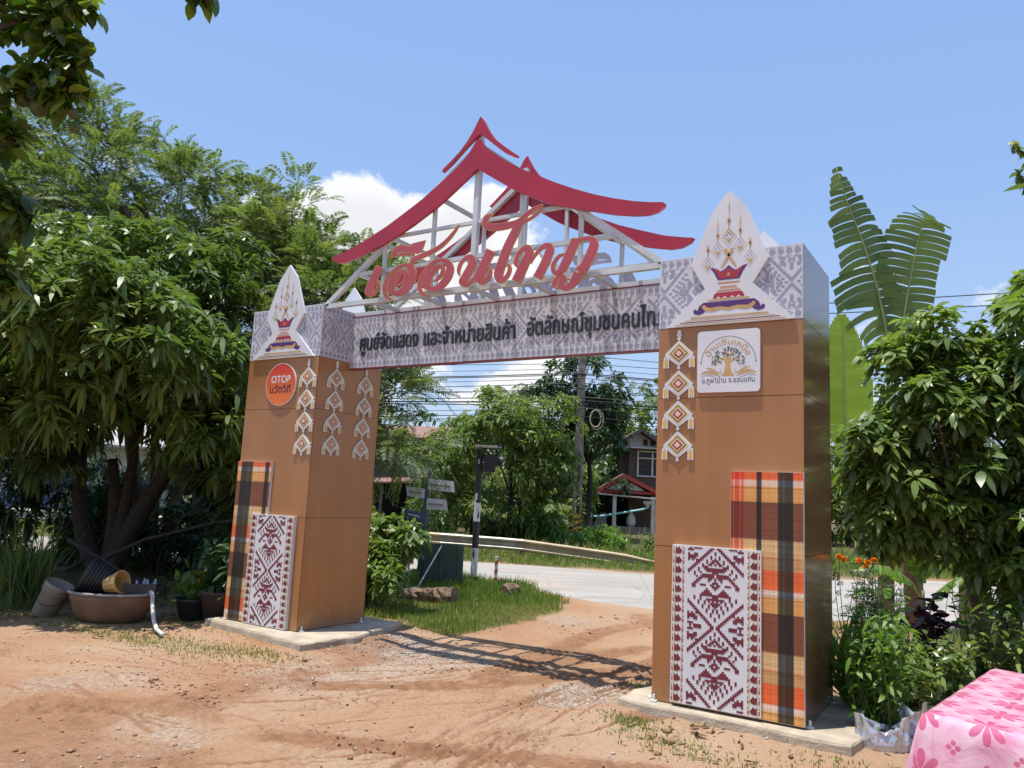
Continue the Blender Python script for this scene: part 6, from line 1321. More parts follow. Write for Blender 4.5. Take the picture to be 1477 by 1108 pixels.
# citrus overhanging the top left corner, trunk outside the picture
def citrus():
    base = (3.35, -5.35, 0); r = np.random.default_rng(81); g = empty('citrus_tree', base); tag(g, 'bumpy fruited citrus tree overhanging the top left corner', 'tree'); b = Vector(base)
    br = [[(3.9,-4.95,2.75),(4.12,-4.78,3.2),(4.35,-4.62,3.35),(4.47,-4.54,3.22),(4.44,-4.52,3.02)],[(3.9,-4.95,2.75),(4.15,-4.72,3.0),(4.33,-4.6,3.12),(4.46,-4.53,3.05)],[(3.9,-4.95,2.7),(4.12,-4.75,2.72),(4.26,-4.62,2.66),(4.33,-4.55,2.55)],
          [(3.9,-4.95,2.75),(4.1,-4.8,3.35),(4.3,-4.62,3.5),(4.5,-4.52,3.42)],[(3.9,-4.95,2.75),(4.15,-4.68,2.85),(4.27,-4.6,2.9)],[(3.9,-4.95,2.7),(4.1,-4.76,2.5),(4.24,-4.60,2.42),(4.27,-4.56,2.30)],[(4.1,-4.8,3.35),(4.5,-4.6,3.60),(4.85,-4.38,3.56),(4.93,-4.32,3.46)]]
    mb = MB(); mb.tube(limb_path((0,0,-.1), Vector(br[0][0])-b, r, .04, 6), [.09,.085,.075,.065,.05,.04], 9)
    P, A = [], []
    for q in br:
        pts = [Vector(p)-b for p in q]; mb.tube(pts, list(np.linspace(.022, .005, len(pts))), 6)
        pp = np.array([tuple(p) for p in pts]); dense = np.concatenate([np.linspace(a, c, 26)[:-1] for a, c in zip(pp[:-1], pp[1:])])
        k = dense[int(len(dense)*.40):]
        if q is br[6]: k = dense[-14:]
        P.append(k); A.append(np.gradient(k, axis=0))
    mb.build('trunk', 'bark', g, smooth=True)
    P = np.concatenate(P); A = nrm(np.concatenate(A)); Lv = Leaves(82); n = len(P)
    for rep in range(5):
        D_ = nrm(r.normal(0, 1, (n, 3)) + A*.4 - np.array([0, 0, .25])); off = r.normal(0, .028, (n, 3))
        keep = r.random(n) < .9
        s = r.uniform(.055, .10, n); Lv.blades((P+off)[keep], D_[keep], s[keep], (s*.52)[keep], .25, var=np.clip(r.normal(.45, .3, n), 0, 1)[keep], prof=(0,.82,1,.78,0), cup=.10)
    Lv.build('crown', 'leaf_citrus', g, smooth=True)
    m = mat('citrus_skin', (.055,.080,.012), (.085,.105,.018), 30, .55, bump=.9, bscale=60)
    for x, y, z, s in ((4.395,-4.545,3.035,.037),(4.36,-4.57,2.99,.034),(4.43,-4.53,2.985,.032),(4.29,-4.6,3.03,.032),(4.49,-4.51,3.19,.026),(4.50,-4.51,2.96,.020),(4.51,-4.505,2.905,.022)):
        f = MB(); q = [(s*math.sin(t)*(1+.04*math.sin(9*t)), s*1.05*math.cos(t)) for t in np.linspace(.05, 3.09, 10)]; f.lathe(q, 14, (x-b.x, y-b.y, z-b.z)); f.build('fruit', 'citrus_skin', g, smooth=True)
citrus()
def twig_tree():
    base = (8.35, -1.05, 0); b = np.array(base); r = np.random.default_rng(91); g = empty('leaning_sapling', base); tag(g, 'thin leafy twig reaching in at the top right corner', 'tree')
    mb = MB(); pts = [np.array(p)-b for p in ((8.35,-1.05,-.1),(8.3,-1.1,1.6),(8.05,-1.2,2.6),(7.72,-1.33,3.2),(7.60,-1.37,3.42),(7.535,-1.42,3.53))]; mb.tube(pts, [.03,.026,.02,.012,.007,.003], 7)
    pts2 = [np.array(p)-b for p in ((7.8,-1.3,3.05),(7.66,-1.36,3.22),(7.585,-1.4,3.30),(7.55,-1.41,3.36))]; mb.tube(pts2, [.01,.007,.005,.003], 6); mb.build('trunk', 'bark_grey', g, smooth=True)
    P = np.concatenate([np.linspace(a, c, 14) for q in (pts[3:], pts2) for a, c in zip(q[:-1], q[1:])]); n = len(P); Lv = Leaves(92)
    for k in range(3): Lv.blades(P, nrm(r.normal(0, 1, (n, 3))-np.array([0,0,.3])), r.uniform(.03,.055,n), r.uniform(.014,.026,n), .3)
    P = r.normal(0, 1, (260, 3))*np.array([.35,.4,.5]) + np.array([8.6,-.9,2.9]) - b; Lv.whorls(P, nrm(r.normal(0,1,(260,3))), 6, .09, .035); Lv.build('crown', 'leaf_glossy', g)
twig_tree()

# trees beyond the road
broad_tree('bushy_tree', 'bushy yellow green tree right behind the hooded warning lamp', 'tree', (-6.1,14.6,0), [(-6.0,14.4,2.6,1.9,1.7,1.7),(-5.1,14.8,3.9,1.3,1.2,1.0),(-6.7,14.0,3.9,1.2,1.1,1.0),(-7.4,13.7,2.2,1.0,1.0,1.1),(-4.7,14.9,2.4,1.1,1.1,1.1),(-6.0,14.3,4.5,.7,.7,.5),(-8.0,13.9,2.9,.8,.8,.7),(-6.4,14.2,1.2,1.5,1.2,.8),(-5.2,14.7,1.3,1.1,1.0,.8)], 1900, 9, .20, .06, 'leaf_far', 101, .13, [((-6.3,14.5,1.4),.9),((-5.6,14.7,1.6),.8)], group='trees across the road', sub=16, subr=.36)
broad_tree('dark_tree', 'tall dark tree with dense rounded crown behind the concrete pole', 'tree', (-7.4,23.0,0), [(-7.2,22.6,6.2,1.8,1.8,1.4),(-6.9,22.9,5.0,1.25,1.4,1.3),(-8.3,22.1,5.3,1.4,1.5,1.3),(-7.2,22.6,3.4,1.7,1.7,1.5),(-8.8,21.4,1.8,1.0,1.0,1.1),(-9.0,21.6,3.2,1.3,1.3,1.6)], 1500, 9, .26, .085, 'leaf_dark', 111, .2, [((-7.4,22.8,2.6),.9),((-7.1,23.0,3.0),.8)], group='trees across the road', sub=16, subr=.38)
broad_tree('leafy_tree', 'light green leafy tree standing left of the wooden house gable', 'tree', (-11.2,38.0,0), [(-12.0,37.4,6.6,2.2,2.2,1.8),(-9.8,38.8,6.4,2.0,2,1.6),(-13.2,36.8,4.6,2,2,1.8),(-8.0,39.4,6.2,2,2,1.6)], 800, 9, .28, .09, 'leaf_far', 121, .16, [((-11.3,38,3.2),.9)], group='trees across the road', sub=14, subr=.4)
def palm(name, label, base, h, n, L, seed, lean=(0,0)):
    r = np.random.default_rng(seed); g = empty(name, base); tag(g, label, 'palm', 'coconut palms across the road')
    mb = MB(); top = Vector((lean[0], lean[1], h)); mb.tube(limb_path((0,0,-.1), top, r, .02, 7), list(np.linspace(.17, .11, 7)), 10); mb.build('trunk', 'bark_grey', g, smooth=True)
    for i in range(n):
        a = i*2.39996; el = r.uniform(-.2, 1.25); D_ = np.array([math.cos(a)*math.cos(el), math.sin(a)*math.cos(el), math.sin(el)]); Lv = Leaves(seed*50+i); l = L*r.uniform(.8, 1.1)
        ts = np.linspace(.12, 1, 34); c = np.array(top)[None] + D_[None]*(l*ts)[:, None] - np.array([0,0,1.])[None]*(.5*l*ts**2)[:, None]
        tg = nrm(np.gradient(c, axis=0)); S = nrm(np.cross(tg, [0,0,1.])); 
        for sg in (-1, 1): Lv.blades(c, nrm(S*sg + tg*.6 - np.array([0,0,.35])), l*.24*np.sin(np.clip(ts, .12, .97)*3.0)+.08, .045, .35)
        w = MB(); w.tube([tuple(c[k]) for k in range(0, 34, 6)], list(np.linspace(.03, .006, 6)), 5); f = Lv.build('frond', 'leaf_far', g); w.build('midrib', 'leaf_far', f)
palm('coconut_palm', 'coconut palm crown showing above the bushy tree', (-11.9,24.6,0), 5.9, 13, 1.9, 5)
palm('coconut_palm', 'coconut palm beside the wooden house gable', (-8.9,37.5,0), 8.0, 13, 3.0, 6)
palm('coconut_palm', 'low young palm with arching fronds next to the concrete pole', (-6.6,18.2,0), 1.3, 11, 1.8, 7)

# rows of far trees closing the view on both sides
def far_trees():
    spots = [(-34,24,6,0),(-40,34,7.5,1),(-28,30,6.5,2),(-22,34,7,0),(-16,36,6.5,1),(-30,18,5.5,2),(-47,22,7,0),(-38,12,6,1),(-14,40,8,2),(0,44,7.5,0),(7,42,6.5,1),(14,40,7,2),(3,52,9,1),(20,44,7,0),(-8,48,8.5,2),(-52,8,7.5,2),(-46,0,7,1),(28,40,7,1),(-24,44,8,0),(-58,28,8,1),(10,30,4.2,0),(15,31,4.6,2),(-16,26,4.5,1),(-20,24,5,2),(-12,30,5.5,0),(-18,19,3.6,2),(-26,22,5,1),(-9.5,19.5,3.0,1),(-10.5,26,4.6,2),(-3,34,6,1),(1,34,5,2),(5,36,5.5,0),(9,36,5,2),(-33,8,4.5,0),(-30,3,4.5,2)]
    names = ['dark rounded','loose pale green','broad mid green']; protos = []
    for k in range(3):
        r = np.random.default_rng(200+k); P, A, tone, cl = crown_points(r, [(0,0,.62,.40,.40,.30),(.25,.1,.5,.28,.28,.24),(-.25,-.1,.48,.3,.28,.24),(0,.1,.36,.36,.36,.2)], 800, 14, .36)
        Lv = Leaves(210+k); Lv.whorls(P, A, 7, .055, .022, var=tone*.7+r.random(800)*.3)
        o = Lv.build('crown', ['leaf_dark','leaf_far','leaf_far'][k]); mb = MB(); mb.tube([(0,0,-.05),(.01,0,.3),(0,.01,.6)], [.03,.022,.012], 8); t = mb.build('trunk', 'bark_grey'); protos.append((o, t))
    where = ['far left','left','behind the plank house','right','behind the wooden house']
    key = lambda q: (Vector((q[0], q[1], 0))-CAM).dot(_r)/(Vector((q[0], q[1], 0))-CAM).dot(_f)
    ordn = ['first','second','third','fourth','fifth','sixth','seventh','eighth','ninth','tenth','eleventh','twelfth']; cnt = {}
    for i, (x, y, h, k) in enumerate(sorted(spots, key=key)):
        side = 'left of the gate' if key((x, y)) < -.28 else ('seen through the gate' if key((x, y)) < .2 else 'right of the gate'); c_ = cnt.get((side, k), 0); cnt[(side, k)] = c_+1
        g = empty('far_tree', (x, y, 0), i*1.7); g.scale = (h, h, h); tag(g, f'{ordn[c_]} {names[k]} far tree from the left, {side}', 'tree', 'far trees closing the view')
        for src in protos[k]:
            c = src.copy(); COL.objects.link(c); c.parent = g
    for o, t in protos: bpy.data.objects.remove(o); bpy.data.objects.remove(t)
far_trees()
# weeds and bushes on the far verge
def bush(name, label, x, y, rx, rz, n, m, L, W, lm, seed, group=None, ry=None, droop=.4, z0=0.0, cat='bush'):
    r = np.random.default_rng(seed); g = empty(name, (x, y, 0)); tag(g, label, cat, group); ry = ry or rx
    P, A, tone, cl = crown_points(r, [(0,0,z0+rz*.62,rx*.7,ry*.7,rz*.42),(rx*.3,0,z0+rz*.4,rx*.55,ry*.55,rz*.3),(-rx*.35,0,z0+rz*.38,rx*.5,ry*.5,rz*.3)], n, 12, .42)
    P[:, 2] = np.maximum(P[:, 2], .04); Lv = Leaves(seed+1); Lv.whorls(P, A, m, L, W, 1.0, droop, var=tone*.6+r.random(n)*.4); Lv.build('foliage', lm, g)
    mb = MB()
    for i in r.choice(len(cl), min(10, len(cl)), replace=False): mb.tube(limb_path((r.normal(0,rx*.12), r.normal(0,ry*.12), -.05), cl[i], r, .08, 5), list(np.linspace(.02, .006, 5)), 5)
    mb.build('stems', 'bark_grey', g); return g
for i, (x, y, rx, rz, lm, lb) in enumerate([(-8.6,14.6,1.2,1.7,'leaf_far','leafy bush in front of the grey block wall'),(-4.6,15.3,1.0,1.0,'leaf_bright','low ferny weeds at the foot of the bushy tree'),(-3.4,16.2,1.1,.7,'leaf_bright','low weed clump left of the concrete pole foot'),(-3.9,18.5,.22,.75,'leaf_bright','small upright plant right of the concrete pole'),(-1.6,18.8,1.4,.75,'leaf_far','weed clump in front of the carport'),(0.9,19.6,1.3,.8,'leaf_far','weed clump at the end of the guard rail'),(-6.4,15.3,1.1,.9,'leaf_dark','dark weeds beside the brick garden table'),(-13.5,15.8,1.5,1.4,'leaf_far','bush in front of the open garage')]):
    bush('roadside_bush', lb, x, y, rx, rz, 260 if rx > .4 else 50, 7, .16 if rx > .4 else .12, .05, lm, 300+i*3, 'bushes on the far verge')
bush('gate_bush', 'dark leafy bush hugging the inner side of the round sign pillar', .05, 2.35, .75, 1.25, 420, 8, .13, .06, 'leaf_glossy', 341, None, .6, .5)
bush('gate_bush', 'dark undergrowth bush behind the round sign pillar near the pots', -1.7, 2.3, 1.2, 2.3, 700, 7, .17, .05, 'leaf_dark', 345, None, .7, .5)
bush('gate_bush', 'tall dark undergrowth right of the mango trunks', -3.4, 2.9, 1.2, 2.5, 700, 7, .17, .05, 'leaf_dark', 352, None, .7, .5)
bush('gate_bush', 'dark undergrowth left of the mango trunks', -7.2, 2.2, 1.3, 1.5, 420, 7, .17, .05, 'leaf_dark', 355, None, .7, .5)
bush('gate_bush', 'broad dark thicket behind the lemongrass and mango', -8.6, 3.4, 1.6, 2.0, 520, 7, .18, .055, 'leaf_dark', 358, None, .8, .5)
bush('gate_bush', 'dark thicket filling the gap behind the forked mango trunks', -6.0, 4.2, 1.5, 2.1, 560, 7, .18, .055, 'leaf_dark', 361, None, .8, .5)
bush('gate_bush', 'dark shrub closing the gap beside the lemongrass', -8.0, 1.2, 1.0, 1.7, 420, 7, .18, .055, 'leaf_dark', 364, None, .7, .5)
bush('gate_bush', 'dark undergrowth below the mango trunks', -5.4, 3.0, 1.6, .9, 420, 7, .17, .05, 'leaf_dark', 348, None, .8, .5)

# ------------------------------------------------------------------ bananas
mat('banana_stem', (.20,.22,.09), (.16,.10,.06), 6, .55, bump=.1)
mat('banana_stem_red', (.16,.07,.05), (.20,.15,.08), 4, .55, bump=.1)
def banana_leaf(parent, path, L_w, seed, torn=.5, lm='leaf_banana', fold=.35, strips=30, gapk=.0, name='leaf', taper=1.5):
    """midrib through path points; blade of side strips, torn apart at random"""
    r = np.random.default_rng(seed); pts = np.array(path, float); t = np.linspace(0, 1, len(pts)); tt = np.linspace(0, 1, strips+1)
    C_ = np.stack([np.interp(tt, t, pts[:, k]) for k in range(3)], 1)
    for _ in range(3): C_[1:-1] = (C_[:-2]+2*C_[1:-1]+C_[2:])/4
    tg = nrm(np.gradient(C_, axis=0)); S = nrm(np.cross(tg, np.array([0, 0, 1.])+0*tg)) if abs(np.mean(tg[:, 2])) < .9 else nrm(np.cross(tg, np.array([.533,-.846,0.])+0*tg))
    V = []; F = []; var = []
    petiole = .16
    for sg in (-1, 1):
        ang = 0; run = 0; lenk = 1
        for i in range(strips):
            a = tt[i]; b = tt[i+1]
            if b < petiole: continue
            k = (a-petiole)/(1-petiole); w = L_w*min(1, (max(k, .02)*6)**.6)*min(1, ((1-k)*taper+.03)**.75)
            if run <= 0:
                run = 1 if r.random() < torn else r.integers(2, 5); ang = r.normal(0, .42 if torn > .25 else .10); lenk = r.uniform(.72, 1.06) if torn > .25 else 1
            run -= 1; gap = r.uniform(.01, .09) if run <= 0 and torn > .05 else 0
            N_ = nrm(np.cross(S[i]*sg, tg[i])); N_ = N_ if N_[2] > 0 else -N_
            p0 = C_[i]; p1 = C_[i]*(gap*2.2) + C_[i+1]*(1-gap*2.2)
            o = len(V); m_ = 4; sv = np.clip(.5+ang*.5+r.normal(0, .12 if torn > .05 else .3), 0, 1)
            for j in range(m_+1):
                q = j/m_; out = S[i]*sg*math.cos(fold*.6+ang)*q*w*lenk + N_*(math.sin(.25)*q*w*.5) - np.array([0,0,1.])*(fold*w*lenk*q*q*(1.0+.9*ang)) + tg[i]*w*.22*q
                sh = 1-.16*q*(1 if torn > .3 else 0)
                V.append(p0+out); V.append(p0 + (p1-p0)*sh + out)
            for j in range(m_): F.append((o+2*j, o+2*j+1, o+2*j+3, o+2*j+2)); var.append(sv)
    o = npmesh(name, np.array(V), [np.array(F)], lm, np.array(var), False, parent)
    mb = MB(); mb.tube([tuple(C_[k]) for k in range(0, strips+1, 3)], list(np.linspace(min(.028, L_w*.055), .004, len(range(0, strips+1, 3)))), 6); mb.build('midrib', 'rib_pale', o, smooth=True)
    return o
mat('rib_pale', (.36,.42,.17), (.28,.34,.13), 6, .5)
def banana(name, label, base, top, r0, leaves, stem='banana_stem', group='banana plants'):
    g = empty(name, base); tag(g, label, 'banana plant', group); b = np.array(base); rr_ = np.random.default_rng(int(base[0]*91) % 977)
    mb = MB(); mb.tube(limb_path((0,0,-.1), Vector(top)-Vector(base), rr_, .01, 8), list(np.linspace(r0, r0*.6, 8)), 14); mb.build('pseudostem', stem, g, smooth=True)
    for i, (path, w, torn, lm, fold) in enumerate(leaves): banana_leaf(g, [np.array(p)-b for p in path], w, 500+i+int(base[1]*10), torn, lm, fold, taper=1.5 if i in (0, 2) else 3.4)
banana('banana_plant', 'tall banana plant with a tattered upright leaf against the sky', (5.86,6.9,0), (5.98,6.75,3.3), .125, [
    ([(5.98,6.7,3.2),(6.03,6.55,4.1),(5.92,6.35,4.9),(5.75,6.15,5.6),(5.56,5.95,6.2),(5.46,5.78,6.66)], .58, .55, 'leaf_banana', .42),
    ([(6.0,6.75,3.2),(6.12,6.65,3.9),(6.25,6.58,4.6),(6.38,6.52,5.3),(6.52,6.48,5.9),(6.60,6.45,5.98)], .52, .40, 'leaf_banana', .22),
    ([(5.44,6.40,2.0),(5.44,6.30,2.8),(5.45,6.22,3.6),(5.46,6.17,4.1),(5.45,6.14,4.5)], .46, .0, 'leaf_banana_pale', .08),
    ([(5.9,6.8,2.5),(6.3,6.9,3.3),(6.8,7.1,3.6),(7.3,7.2,3.3)], .45, .5, 'leaf_banana', .35)])
banana('banana_plant', 'reddish stemmed banana plant behind the glossy tree', (6.27,7.0,0), (6.2,6.9,2.6), .145, [
    ([(6.2,6.9,2.4),(6.5,7.0,2.9),(6.9,7.1,3.0),(7.3,7.2,2.7),(7.5,7.3,2.3)], .4, .4, 'leaf_banana', .4),
    ([(6.2,6.9,2.4),(6.0,7.0,2.7),(5.7,7.1,2.6),(5.4,7.2,2.2)], .38, .3, 'leaf_banana', .4)], stem='banana_stem_red')
banana('banana_plant', 'banana stem in the shade of the glossy tree', (6.95,6.3,0), (7.0,6.2,2.2), .11, [
    ([(7.0,6.2,2.1),(7.1,5.6,2.4),(7.2,5.0,2.2),(7.3,4.6,1.8)], .36, .3, 'leaf_banana', .4)])
banana('banana_sapling', 'young banana sapling with three broad bright leaves near the purple plant', (6.58,4.95,0), (6.53,4.9,.72), .032, [
    ([(6.54,4.9,.55),(6.42,4.84,.82),(6.2,4.72,.98),(5.98,4.62,.98),(5.82,4.55,.92)], .17, .0, 'leaf_bright', .75),
    ([(6.53,4.9,.7),(6.53,4.89,.95),(6.52,4.86,1.15),(6.50,4.82,1.32)], .17, .0, 'leaf_bright', .1),
    ([(6.55,4.9,.5),(6.68,4.95,.72),(6.85,5.0,.88),(7.02,5.06,.92)], .16, .0, 'leaf_bright', .75),
    ([(6.54,4.9,.4),(6.42,4.82,.52),(6.3,4.76,.5),(6.2,4.7,.42)], .08, .0, 'leaf_bright', .35)], group='banana plants')
# ------------------------------------------------------------------ yard clutter under the mango
mat('plastic_beige', (.30,.25,.19), (.15,.11,.075), 4, .6, lo=.3, hi=.75)
mat('plastic_black', (.018,.020,.024), (.03,.032,.036), 6, .5)
mat('plastic_yellow', (.55,.36,.13), (.42,.26,.09), 5, .5)
mat('tub_brown', (.23,.135,.07), (.15,.085,.05), 4, .65, bump=.2, bscale=30)
mat('tub_rim', (.42,.40,.37), (.22,.20,.18), 12, .6)
mat('pot_soil', (.06,.04,.028), (.035,.025,.018), 12, .95, bump=.6)
mat('clay_dark', (.07,.050,.040), (.045,.032,.026), 6, .8)
mat('pipe_white', (.62,.60,.55), (.30,.28,.25), 7, .6, lo=.4, hi=.7)
mat('bottle_clear', (.35,.42,.50), (.25,.30,.38), 6, .15, spec=.7)
mat('silver_bag', (.62,.64,.68), (.48,.50,.54), 9, .28, metal=.6, bump=.9, bscale=16)
def oval_tub():
    g = empty('oval_tub', (-1.22,-.60,.0), YAW); tag(g, 'wide brown oval tub with pale rim holding old pots', 'tub')
    mb = MB(); mb.lathe([(.30,0),(.36,.02),(.42,.12),(.465,.24),(.475,.30),(.455,.30),(.44,.24),(.40,.13),(.30,.10),(0,.10)], 36, sx=1, sy=.68); mb.build('bowl', 'tub_brown', g, smooth=True)
    mb = MB(); mb.lathe([(.470,.295),(.497,.300),(.497,.322),(.455,.324),(.455,.300)], 36, sx=1, sy=.68); mb.build('rim', 'tub_rim', g, smooth=True)
    mb = MB(); mb.lathe([(.445,.235),(.2,.262),(0,.25)], 24, sx=1, sy=.68); mb.build('soil', 'pot_soil', g, smooth=True)
oval_tub()
def place(o, loc, tilt, az, label, cat, group=None):
    """stand an upright-built thing tilted by 'tilt' towards azimuth az"""
    ax = Vector((-math.sin(az), math.cos(az), 0)); o.rotation_mode = 'QUATERNION'
    from mathutils import Quaternion
    o.rotation_quaternion = Quaternion(ax, tilt) @ Quaternion((0,0,1), YAW); o.location = loc; tag(o, label, cat, group); return o
def bucket():
    g = empty('paint_bucket'); mb = MB(); mb.lathe([(0,0),(.125,0),(.13,.01),(.155,.34),(.163,.345),(.163,.39),(.152,.39),(.12,.02),(0,.015)], 28); mb.build('body', 'plastic_beige', g, smooth=True)
    for z in (.30,.335): m = MB(); m.lathe([(.152+.01*(z-.3)*8,z),(.166,z+.004),(.166,z+.012),(.152,z+.016)], 28); m.build('rib', 'plastic_beige', g, smooth=True)
    m = MB(); m.tube([(.165*math.cos(a), -.165*abs(math.sin(a))-.0, .30-.15*math.sin(a)) for a in np.linspace(0, 3.14, 14)], .004, 5); m.build('wire_handle', 'cable_black', g)
    place(g, (-1.98,-.95,.0), .42, math.atan2(.533,.846), 'dirty beige plastic bucket leaning against the black basket', 'bucket')
bucket()
def ribbed_pot(name, label, loc, tilt, az, r0, r1, h, m_, ribs=24, cat='pot', square=False):
    g = empty(name); mb = MB(); n = ribs*2; V = []
    for z, k in ((0,0),(.0,1),(h*.92,2),(h*.93,3),(h,3),(h,4),(h*.1,5)):
        rad = {0:0.001,1:r0,2:r1*.97,3:r1*1.05,4:r1*.93,5:r0*.9}[k]
        for j in range(n):
            a = 6.283*j/n; q = rad*(1-.05*(j % 2)*(1 if k in (1,2) else 0))
            V.append((q*math.cos(a), q*math.sin(a), z))
    mb.add(V, [(k*n+j, k*n+(j+1) % n, (k+1)*n+(j+1) % n, (k+1)*n+j) for k in range(6) for j in range(n)]); mb.build('body', m_, g)
    return place(g, loc, tilt, az, label, cat, 'old planters in the clutter')
AZR = math.atan2(.533, .846)
def basket():
    g = empty('black_basket'); mb = MB()
    for i in range(9):
        z = .035*i+.01; r_ = .135+.075*z/.3; mb.lathe([(r_,z),(r_+.012,z+.004),(r_+.012,z+.024),(r_,z+.028)], 28)
    mb.lathe([(0,.0),(.13,0),(.20,.31),(.225,.315),(.225,.335),(.195,.335),(.12,.02),(0,.02)], 28); mb.build('body', 'plastic_black', g, smooth=False)
    place(g, (-1.36,-.52,.36), 1.15, AZR+3.5, 'ribbed black plastic basket lying tilted in the brown tub', 'basket')
basket()
ribbed_pot('yellow_planter', 'tan yellow fluted planter lying on its side in the tub', (-1.15,-.72,.40), 1.32, AZR-.25, .085, .125, .20, 'plastic_yellow', 14)
def crate():
    g = empty('bottle_tray', (-.93,-.45,.30), YAW+.3); tag(g, 'black plastic tray holding small bottles at the end of the tub', 'tray')
    mb = MB(); mb.box(-.17,.17,-.12,.12,0,.015); 
    for a, b, c, d in ((-.17,.17,-.12,-.11),(-.17,.17,.11,.12),(-.17,-.16,-.11,.11),(.16,.17,-.11,.11)): mb.box(a,b,c,d,.015,.13)
    mb.build('tray_body', 'plastic_black', g)
    for i, (x, y, t) in enumerate(((.02,.02,0),(.09,-.02,.2),(.11,.06,0),(-.02,-.05,.3))):
        o = MB().lathe([(0,.0),(.028,0),(.03,.02),(.03,.10),(.012,.13),(.012,.16),(0,.16)], 12).build('small_bottle', 'bottle_clear', smooth=True)
        o.location = Vector((-.93,-.45,.317)) + LX*x + LY*y; o.rotation_euler = (t, .1*i, 0)
        tag(o, 'small clear plastic bottle standing in the black tray', 'bottle', 'bottles in the black tray')
crate()
def pipe():
    mb = MB(); mb.tube([(-.86,-.42,.33),(-.74,-.44,.345),(-.63,-.50,.31),(-.52,-.56,.22),(-.38,-.62,.10),(-.2,-.70,.035),(.06,-.80,.028)], .022, 10); tag(mb.build('white_pipe', 'pipe_white', smooth=True), 'worn white pipe hanging from the tub down to the ground', 'pipe')
pipe()
def potted(name, label, loc, pr, ph, pm, fol, cat='potted plant', flowers=0, tilt=0):
    g = empty(name, loc, YAW); tag(g, label, cat, 'potted plants under the mango'); mb = MB(); mb.lathe([(0,0),(pr*.7,0),(pr*.95,ph*.9),(pr*1.05,ph*.92),(pr*1.05,ph),(pr*.92,ph),(pr*.9,ph*.85),(0,ph*.85)], 24); mb.build('pot', pm, g, smooth=True)
    Lv = Leaves(int(abs(loc[0]*100))); r = np.random.default_rng(int(abs(loc[0]*100))); fol(Lv, r, ph).build('foliage', 'leaf_bright' if flowers else 'leaf_dark', g)
    for i in range(flowers):
        a = r.random()*6.28; q = r.uniform(.02,.2); f = Leaves(900+i); n = 40; d = nrm(r.normal(0,1,(n,3))+np.array([0,0,.5])); f.blades(np.tile([q*math.cos(a)*1.1+.06, q*math.sin(a), ph+r.uniform(.16,.30)], (n,1)), d, .026, .016, .1); f.build('flower', 'petal_orange', g)
def fol_marigold(Lv, r, ph):
    n = 260; P = r.normal(0, 1, (n,3))*np.array([.13,.13,.07]) + np.array([0,0,ph+.12]); Lv.fronds(P, nrm(r.normal(0,1,(n,3))+np.array([0,0,.8])), .10*r.uniform(.7,1.3,n), 6, .03, .010, .2); return Lv
def fol_leafy(Lv, r, ph):
    n = 50; P = r.normal(0, 1, (n,3))*np.array([.16,.16,.16]) + np.array([0,0,ph+.25]); Lv.whorls(P, nrm(r.normal(0,1,(n,3))+np.array([0,0,.6])), 5, .16, .06); return Lv
potted('marigold_pot', 'dark pot of feathery marigolds with small orange flowers', (-.72,.10,0), .20, .24, 'plastic_black', fol_marigold, flowers=6)
potted('clay_pot', 'large dark clay pot with trailing plant next to the plaid panel', (-.36,.22,0), .26, .36, 'clay_dark', fol_leafy)
potted('shade_pot', 'leafy plant in a dark pot behind the marigolds', (-1.0,.75,0), .2, .25, 'clay_dark', fol_leafy)
def lemongrass():
    g = empty('lemongrass', (-2.75,-.85,0)); tag(g, 'arching lemongrass clump at the left edge of the yard', 'grass clump'); Lv = Leaves(601); r = np.random.default_rng(601); n = 330
    a = r.random(n)*6.28; le = np.abs(r.normal(.30,.20,n)); P = np.column_stack([r.normal(0,.16,n), r.normal(0,.14,n), np.zeros(n)]); D_ = np.column_stack([np.cos(a)*le, np.sin(a)*le, np.ones(n)])
    Lv.blades(P, D_, r.uniform(.7,1.35,n), r.uniform(.014,.024,n), r.uniform(.05,.45,n), prof=(0,.9,1,.6,0)); Lv.build('blades', 'grass_lemon', g)
lemongrass()
def dead_branch(pts, rad, label):
    mb = MB(); mb.tube(pts, list(np.linspace(rad, rad*.4, len(pts))), 7); tag(mb.build('fallen_branch', 'bark', smooth=True), label, 'branch', 'branches under the mango')
dead_branch([(-3.9,.6,.30),(-3.0,.9,.75),(-1.9,1.2,1.05),(-.7,1.5,1.2)], .035, 'long bare branch slanting up across the mango trunks')
dead_branch([(-3.2,-.1,.75),(-2.4,.1,.45),(-1.6,.35,.12)], .03, 'dead branch sloping down behind the brown tub')
dead_branch([(-4.3,.3,.25),(-3.5,.1,.32),(-2.7,-.1,.55)], .04, 'short crooked branch by the lemongrass')
